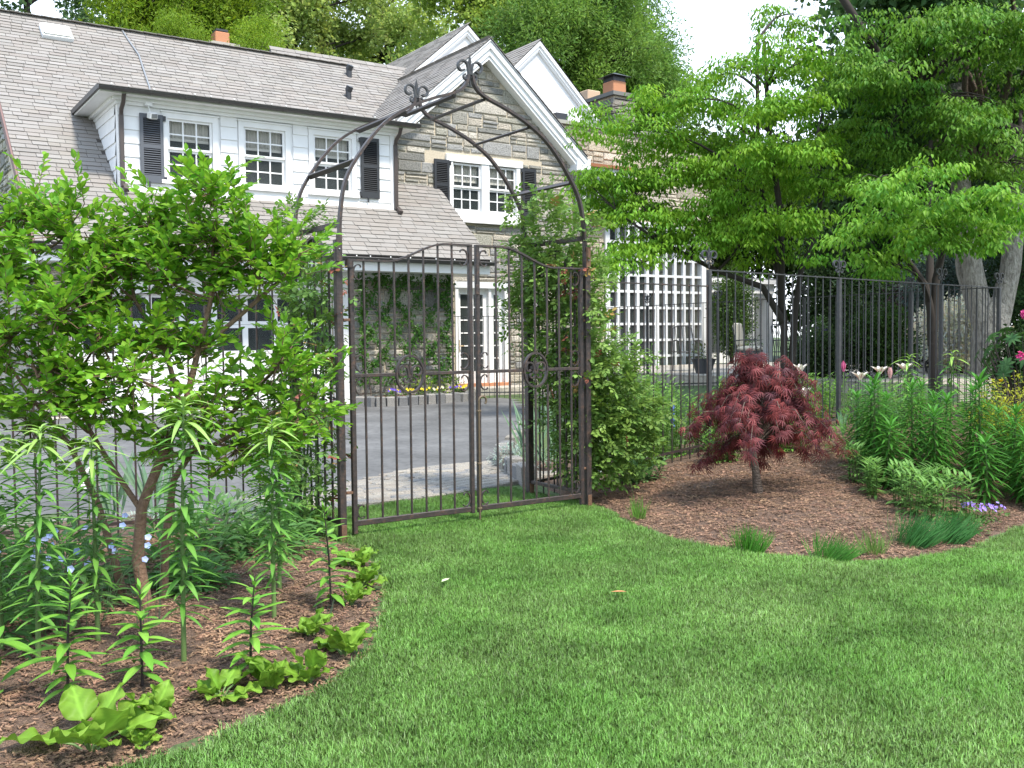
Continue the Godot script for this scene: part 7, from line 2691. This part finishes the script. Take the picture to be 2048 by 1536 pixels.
	# fine grey green sprig and small weeds on the mulch
	for e in [[1.22, -5.05, 0.34, "fine grey green toadflax sprig left of the shrub's trunk"], [2.0, -4.75, 0.1, "tiny feathery seedling on the mulch left of the lawn's curve"]]:
		var o := thing("sprig", e[3], "plant", on_floor(e[0], e[1]))
		var m := MB.new()
		for s in 7:
			var c := Vector3(rf(-0.06, 0.06), 0, rf(-0.06, 0.06))
			var tip: Vector3 = c * 1.6 + Vector3(0, e[2] * rf(0.6, 1.0), 0)
			m.col = Color(0.13, 0.2, 0.13)
			m.tube([c, tip], [0.002, 0.001], 4)
			for j in 40:
				m.leaf(Transform3D(look(rdir() + Vector3.UP * 0.5), c.lerp(tip, rng.randf())), 0.022, 0.003, 0.1, 0.2, 1)
		part("foliage", m, M.leafv, o, Transform3D(), true)

# ---- perennials in the garden behind the low fence
func back_garden() -> void:
	rng.seed = 191
	var rows := [[6.95, -7.8, 0.85, 0.26, 0], [7.2, -7.95, 0.95, 0.26, 1], [7.5, -8.0, 0.75, 0.28, 0], [7.6, -8.5, 1.0, 0.3, 1], [8.0, -8.7, 0.85, 0.3, 0], [8.0, -7.9, 0.6, 0.3, 0], [8.4, -8.3, 0.6, 0.3, 2], [8.8, -7.9, 0.52, 0.3, 0], [9.2, -8.2, 0.55, 0.3, 0], [9.7, -7.95, 0.6, 0.3, 1], [10.2, -8.1, 0.55, 0.3, 0], [8.2, -7.0, 0.5, 0.24, 0], [7.4, -7.15, 0.4, 0.22, 0], [6.3, -7.2, 0.25, 0.22, 2], [10.4, -7.0, 0.6, 0.35, 0], [8.9, -6.4, 0.55, 0.25, 2], [9.6, -9.0, 0.7, 0.35, 1], [6.75, -7.75, 1.35, 0.2, 1]]
	var lab := ["behind the low fence, nearest the rose", "tall one behind the low fence's left half", "behind the low fence's middle", "tallest in the second row behind the low fence", "in the second row near the corner post", "behind the red maple's left shoulder", "behind the red maple's crown", "behind the maple, right of its crown", "at the second fence post's foot", "right of the second fence post", "behind the striped tulips", "in front of the fence, under the white tulip", "in front of the corner post", "low, at the low fence's foot", "in front of the tall fence behind the pale topped lilies", "between the maple and the dark lilies", "in the back row under the patio edge", "tall leafy one against the window wall, by the rose"]
	for k in rows.size():
		var e: Array = rows[k]
		var o := thing("perennial_plant", "bright green leafy perennial " + lab[k], "plant", on_floor(e[0], e[1]), 0.0, "leafy perennials around the fence")
		var m := MB.new()
		var base: Color = [Color(0.18, 0.35, 0.075), Color(0.22, 0.4, 0.09), Color(0.16, 0.3, 0.11)][e[4]]
		for s in 26:
			var c := Vector3(rf(-1, 1) * e[3] * 0.6, 0, rf(-1, 1) * e[3] * 0.6)
			var tip: Vector3 = c * 1.7 + Vector3(0, e[2] * rf(0.65, 1.05), 0)
			m.col = base * 0.8
			m.tube([c, (c + tip) * 0.5 + Vector3(0.01, 0, 0.01), tip], [0.005, 0.004, 0.002], 4)
			for j in 22:
				var t := (j + 0.5) / 22.0
				var a := j * 2.4
				var tt := rf(0.75, 1.3)
				m.col = Color(base.r * tt, base.g * tt, base.b * tt)
				m.leaf(Transform3D(look(Vector3(cos(a), 0.2 + t * 0.8, sin(a))), c.lerp(tip, t)), rf(0.06, 0.12) * (1.15 - 0.5 * t), 0.028, 0.35, 0.25, 3)
		part("foliage", m, M.leafv, o, Transform3D(), true)
	var bl := thing("bluebell", "blue flower spikes behind the low fence left of the red maple", "flowers", on_floor(7.2, -7.64))
	var bm := MB.new()
	for s in 5:
		var c := Vector3(rf(-0.06, 0.06), 0, rf(-0.05, 0.05))
		bm.col = Color(0.1, 0.2, 0.05)
		bm.tube([c, c + Vector3(0, 0.62, 0)], [0.003, 0.002], 4)
		for j in 16:
			bm.col = Color(0.2, 0.3, 0.75) * rf(0.8, 1.2)
			var d := rdir()
			bm.leaf(Transform3D(look(d), c + Vector3(0, rf(0.36, 0.64), 0)), 0.03, 0.02, 0.1, 0.3, 2)
	part("flowers", bm, M.petal, bl, Transform3D(), true)

# ---- espaliered evergreen on the garage wall, trained as a lattice
func espalier() -> void:
	rng.seed = 201
	var o := thing("espalier_vine", "dark evergreen vine trained in a diamond lattice on the stone wall", "vine", Vector3(9.25, 0.3, -17.5))
	var w := 2.05
	var h := 2.45
	var wood := MB.new()
	var lines := []
	for k in range(-3, 6):
		var a := Vector2(-w * 0.5 + k * 0.53, 0.25)
		lines.append([a, a + Vector2(1.75, 2.35)])
		lines.append([Vector2(w * 0.5 - k * 0.53, 0.25), Vector2(w * 0.5 - k * 0.53 - 1.75, 2.6)])
	lines.append([Vector2(-w * 0.5 + 0.08, 0.3), Vector2(-w * 0.5 + 0.08, 2.45)])
	lines.append([Vector2(w * 0.5 - 0.06, 0.3), Vector2(w * 0.5 - 0.06, 2.45)])
	lines.append([Vector2(-w * 0.5, 2.3), Vector2(w * 0.5, 2.3)])
	var xs := []
	for l in lines:
		var a: Vector2 = l[0]
		var b: Vector2 = l[1]
		var pts := []
		var len := a.distance_to(b)
		for k in 13:
			var p := a.lerp(b, k / 12.0) + Vector2(rf(-0.02, 0.02), rf(-0.02, 0.02))
			if absf(p.x) < w * 0.5 and p.y > 0.15 and p.y < h:
				pts.append(Vector3(p.x, p.y, rf(0.02, 0.04)))
		if pts.size() > 1:
			wood.tube(pts, [0.009, 0.007], 5)
		for k in int(len * 165):
			var p := a.lerp(b, rng.randf()) + Vector2(rng.randfn() * 0.048, rng.randfn() * 0.048)
			if absf(p.x) > w * 0.5 + 0.04 or p.y < 0.25 or p.y > h + 0.05:
				continue
			if rng.randf() < 0.1 + 0.25 * sin(p.x * 5.0 + p.y * 3.0):
				continue
			xs.append(Transform3D(look((rdir() + Vector3(0, 0.1, 0.5)).normalized(), (Vector3(0, 0.5, 1) + rdir() * 0.6).normalized()).scaled(Vector3.ONE * rf(0.7, 1.2)), Vector3(p.x, p.y, rf(0.03, 0.12))))
	for k in 4:
		var x := lerpf(-0.8, 0.8, k / 3.0)
		wood.tube([Vector3(x, 0, 0.06), Vector3(x + rf(-0.1, 0.1), 0.2, 0.04), Vector3(x + rf(-0.2, 0.2), 0.4, 0.03)], [0.016, 0.012, 0.009], 6)
	part("branches", wood, M.bark, o)
	var cs := []
	for k in xs.size():
		cs.append(vary_col(Color(0.065, 0.16, 0.028), Color(0.03, 0.06, 0.015)))
	var lm := MB.new()
	lm.leaf(Transform3D(), 0.075, 0.042, 0.15, 0.3, 2)
	scatter("foliage", lm, M.leafv_gloss, o, xs, cs)
	# pansies and other small plants in the bed
	var lab := ["violet pansy clump at the left end of the granite setts", "yellow pansy clump right of the violet one", "small yellow pansy clump in front of the bright green plant", "yellow and white pansy clump at the middle of the setts", "violet and yellow pansy clump near the door", "yellow pansy clump nearest the door"]
	var at := [[8.72, -17.1, 0], [9.05, -17.1, 1], [9.45, -17.12, 1], [9.75, -17.15, 2], [10.2, -17.25, 0], [10.5, -17.4, 1]]
	for k in 6:
		var e: Array = at[k]
		var p := thing("pansy_clump", lab[k], "flowers", Vector3(e[0], 0.34, e[1]), 0.0, "pansies along the garage wall")
		part("foliage", leaf_ball(90, 0.13, 0.05, 0.03, -0.3, 0.6), tint_leaf(Color(0.07, 0.16, 0.03)), p, Transform3D(Basis(), Vector3(0, 0.05, 0)), true)
		for j in 8:
			var m := MB.new()
			five_petals(m, 0.025, 0.2)
			var c: Color = [Color(0.16, 0.1, 0.5), Color(0.75, 0.6, 0.04), Color(0.75, 0.72, 0.5)][e[2] if j % 4 else 1]
			part("flower", m, foliage_mat(c), p, Transform3D(look((Vector3(-0.3, 0.5, 1) + rdir() * 0.4).normalized()), Vector3(rf(-0.13, 0.13), 0.12 + rf(0, 0.05), rf(-0.02, 0.13))))
	for e in [[9.5, -17.3, 0.4, Color(0.2, 0.33, 0.03), "lime green bushy plant under the espalier"], [10.05, -17.35, 0.46, Color(0.18, 0.31, 0.03), "second lime green bushy plant, nearer the corner"], [10.7, -18.0, 0.3, Color(0.04, 0.1, 0.025), "dark bushy plant by the door step"]]:
		var p := thing("bushy_plant", e[4], "plant", Vector3(e[0], 0.33, e[1]))
		part("foliage", leaf_ball(260, e[2] * 0.6, 0.055, 0.022, -0.5, 1.0), tint_leaf(e[3]), p, Transform3D(Basis(), Vector3(0, e[2] * 0.5, 0)), true)
	# iron fence beside the french door
	fence("small black iron fence in front of the french door", Vector3(10.5, 0, -17.95), Vector3(12.75, 0, -16.9), 1.93, 1.93, func(x, z): return gy(x, z), [0.0, 0.72, 1.0], false, M.iron_dark, 0.11, false, 0.006)

func beds() -> void:
	var it := Color(0.19, 0.31, 0.2)
	M.iris = family(it, Color(0.02, 0.03, 0.02), 3, 0.5, 0.5)
	big_shrub()
	lilies_left()
	rosettes()
	left_bed_extras()
	red_maple()
	right_bed_plants()
	back_garden()

func iron_chair(label: String, x: float, z: float, turn: float, cushion: bool) -> Node3D:
	var o := thing("garden_chair", label, "chair", Vector3(x, 0.7, z), turn, "iron patio chairs")
	var fr: Material = M.iron_dark
	for e in [[-0.24, 0.22], [0.24, 0.22], [-0.24, -0.22], [0.24, -0.22]]:
		var m := MB.new()
		m.rod(Vector3(e[0], 0, e[1] * 1.12), Vector3(e[0], 0.42 if e[1] > 0 else 0.44, e[1]), 0.013, 8)
		part("leg", m, fr, o)
	var seat := MB.new()
	seat.bev(Vector3(0, 0.425, 0), Vector3(0.52, 0.02, 0.5), 0.006)
	part("seat", seat, fr, o)
	var bk := MB.new()
	for sx in [-0.24, 0.24]:
		bk.tube([Vector3(sx, 0.43, -0.22), Vector3(sx, 0.7, -0.26), Vector3(sx * 0.9, 0.95, -0.32)], [0.013], 8)
	bk.tube([Vector3(-0.216, 0.95, -0.32), Vector3(-0.1, 1.0, -0.335), Vector3(0.1, 1.0, -0.335), Vector3(0.216, 0.95, -0.32)], [0.013], 8)
	for k in 5:
		var sx := lerpf(-0.16, 0.16, k / 4.0)
		bk.tube([Vector3(sx, 0.43, -0.225), Vector3(sx, 0.7, -0.262), Vector3(sx, 0.985, -0.333)], [0.007], 6)
	part("backrest", bk, fr, o)
	for sx in [-0.26, 0.26]:
		var a := MB.new()
		a.tube([Vector3(sx, 0.66, -0.25), Vector3(sx, 0.68, 0.0), Vector3(sx, 0.66, 0.2), Vector3(sx * 0.95, 0.43, 0.22)], [0.013], 8)
		part("armrest", a, fr, o)
	if cushion:
		var c := MB.new()
		c.bev(Vector3(0, 0.485, 0.01), Vector3(0.5, 0.1, 0.48), 0.035)
		part("seat_cushion", c, M.cushion, o)
		c = MB.new()
		c.bev(Vector3(0, 0.79, -0.235), Vector3(0.5, 0.52, 0.1), 0.035, Basis(Vector3.RIGHT, -0.15))
		part("back_cushion", c, M.cushion, o)
	return o

func planter(called: String, label: String, at: Vector3, r: float, h: float, mt: Material, leaf: Color) -> void:
	var o := thing(called, label, "planter", at)
	var p := MB.new()
	p.lathe(Vector3.ZERO, [Vector2(0.001, 0.0), Vector2(r * 0.62, 0.0), Vector2(r * 0.85, h * 0.6), Vector2(r, h * 0.93), Vector2(r * 1.06, h * 0.95), Vector2(r * 1.06, h), Vector2(r * 0.92, h), Vector2(r * 0.85, h * 0.86), Vector2(0.001, h * 0.86)], 16)
	part("pot", p, mt, o)
	part("foliage", leaf_ball(150, r * 1.0, 0.08, 0.035, -0.4, 0.9), tint_leaf(leaf), o, Transform3D(Basis(), Vector3(0, h + r * 0.4, 0)), true)

func patio() -> void:
	rng.seed = 211
	var p := thing("patio", "", "")
	tag(p, "", "", "", "structure")
	bpart("patio_base", Vector3(13.95, 0.0, -20.1), Vector3(26.0, 0.66, -8.6), M.paving, p)
	var mats := []
	for t in [Color(0.42, 0.38, 0.32), Color(0.36, 0.34, 0.3), Color(0.46, 0.42, 0.36)]:
		mats.append(tint(M.cobble, t))
	for a in 13:
		for b in 12:
			var m := MB.new()
			m.bev(Vector3(0, 0, 0), Vector3(0.89, 0.04, 0.89), 0.008)
			if a < 9:
				part("paving_slab", m, mats[rng.randi() % 3], p, Transform3D(Basis(), Vector3(14.4 + a * 0.9, 0.682 + rf(-0.002, 0.002), -9.1 - b * 0.9)))
	iron_chair("cushioned patio chair at the left, in front of the sunroom", 16.6, -15.2, 0.5, true)
	iron_chair("patio chair without cushion in front of the window wall's right end", 15.4, -15.9, -0.4, false)
	iron_chair("patio chair without cushion right of the dogwood's trunk", 15.0, -12.4, 1.2, false)
	iron_chair("patio chair without cushion on the table's right", 16.9, -12.1, -1.2, false)
	iron_chair("beige cushioned chair behind the tulips, left of a pair", 17.6, -11.9, -0.5, true)
	iron_chair("beige cushioned chair behind the tulips, right of a pair", 18.3, -11.6, -0.4, true)
	iron_chair("patio chair without cushion behind the patio table", 16.3, -13.8, 0.2, false)
	var t := thing("patio_table", "round dark iron patio table with a blue pot on it", "table", Vector3(15.95, 0.7, -12.75))
	var tp := MB.new()
	tp.rod(Vector3(0, 0.7, 0), Vector3(0, 0.73, 0), 0.6, 24)
	part("table_top", tp, M.iron_dark, t)
	for k in 4:
		var a := TAU * k / 4.0 + 0.4
		var m := MB.new()
		m.tube([Vector3(cos(a) * 0.4, 0, sin(a) * 0.4), Vector3(cos(a) * 0.2, 0.3, sin(a) * 0.2), Vector3(cos(a) * 0.35, 0.7, sin(a) * 0.35)], [0.015], 8)
		part("leg", m, M.iron_dark, t)
	planter("flower_pot", "dark blue glazed pot with a plant on the patio table", Vector3(15.95, 1.432, -12.75), 0.16, 0.2, M.blue_glaze, Color(0.1, 0.18, 0.05))
	planter("planter", "black planter on the patio in front of the sunroom", Vector3(18.6, 0.702, -17.0), 0.3, 0.5, M.black_paint, Color(0.04, 0.09, 0.03))
	planter("planter", "low dark planter with variegated leaves by the corner post", Vector3(14.6, 0.702, -14.6), 0.25, 0.3, M.black_paint, Color(0.12, 0.16, 0.05))
	sunroom()

func sunroom() -> void:
	var s := thing("sunroom", "low white sunroom with tall windows right of the stone house", "sunroom")
	var z := -20.5
	var x0 := 20.62
	var x1 := 23.4
	bpart("base", Vector3(x0, 0.5, z - 2.8), Vector3(x1, 0.95, z), M.white, s)
	bpart("frieze", Vector3(x0 - 0.02, 2.72, z - 2.9), Vector3(x1 + 0.02, 3.0, z + 0.06), M.white, s)
	bpart("cornice", Vector3(x0 - 0.04, 3.0, z - 3.0), Vector3(x1 + 0.14, 3.12, z + 0.18), M.white, s)
	bpart("roof_slab", Vector3(x0, 3.12, z - 2.95), Vector3(x1 + 0.08, 3.17, z + 0.1), M.lead, s)
	for x in [x0, 21.5, 22.4, x1 - 0.16]:
		bpart("column", Vector3(x, 0.95, z - 0.14), Vector3(x + 0.16, 2.72, z + 0.02), M.white, s)
	for x in [x0 + 0.16, 21.66, 22.56]:
		var w := 0.74 if x > x0 + 0.2 else 0.72
		var f := holder("window", s)
		bpart("frame", Vector3(x, 0.95, z - 0.08), Vector3(x + 0.06, 2.72, z - 0.03), M.white, f)
		bpart("frame", Vector3(x + w - 0.06, 0.95, z - 0.08), Vector3(x + w, 2.72, z - 0.03), M.white, f)
		bpart("rail", Vector3(x + 0.06, 2.6, z - 0.08), Vector3(x + w - 0.06, 2.72, z - 0.031), M.white, f)
		var pm := MB.new()
		pm.q(Vector3(x + 0.06, 0.95, z - 0.055), Vector3(x + w - 0.06, 0.95, z - 0.055), Vector3(x + w - 0.06, 2.6, z - 0.055), Vector3(x + 0.06, 2.6, z - 0.055))
		part("pane", pm, M.glass, f)
	bpart("end_wall", Vector3(x1 - 0.16, 0.95, z - 2.8), Vector3(x1 - 0.01, 2.72, z - 0.15), M.white, s)
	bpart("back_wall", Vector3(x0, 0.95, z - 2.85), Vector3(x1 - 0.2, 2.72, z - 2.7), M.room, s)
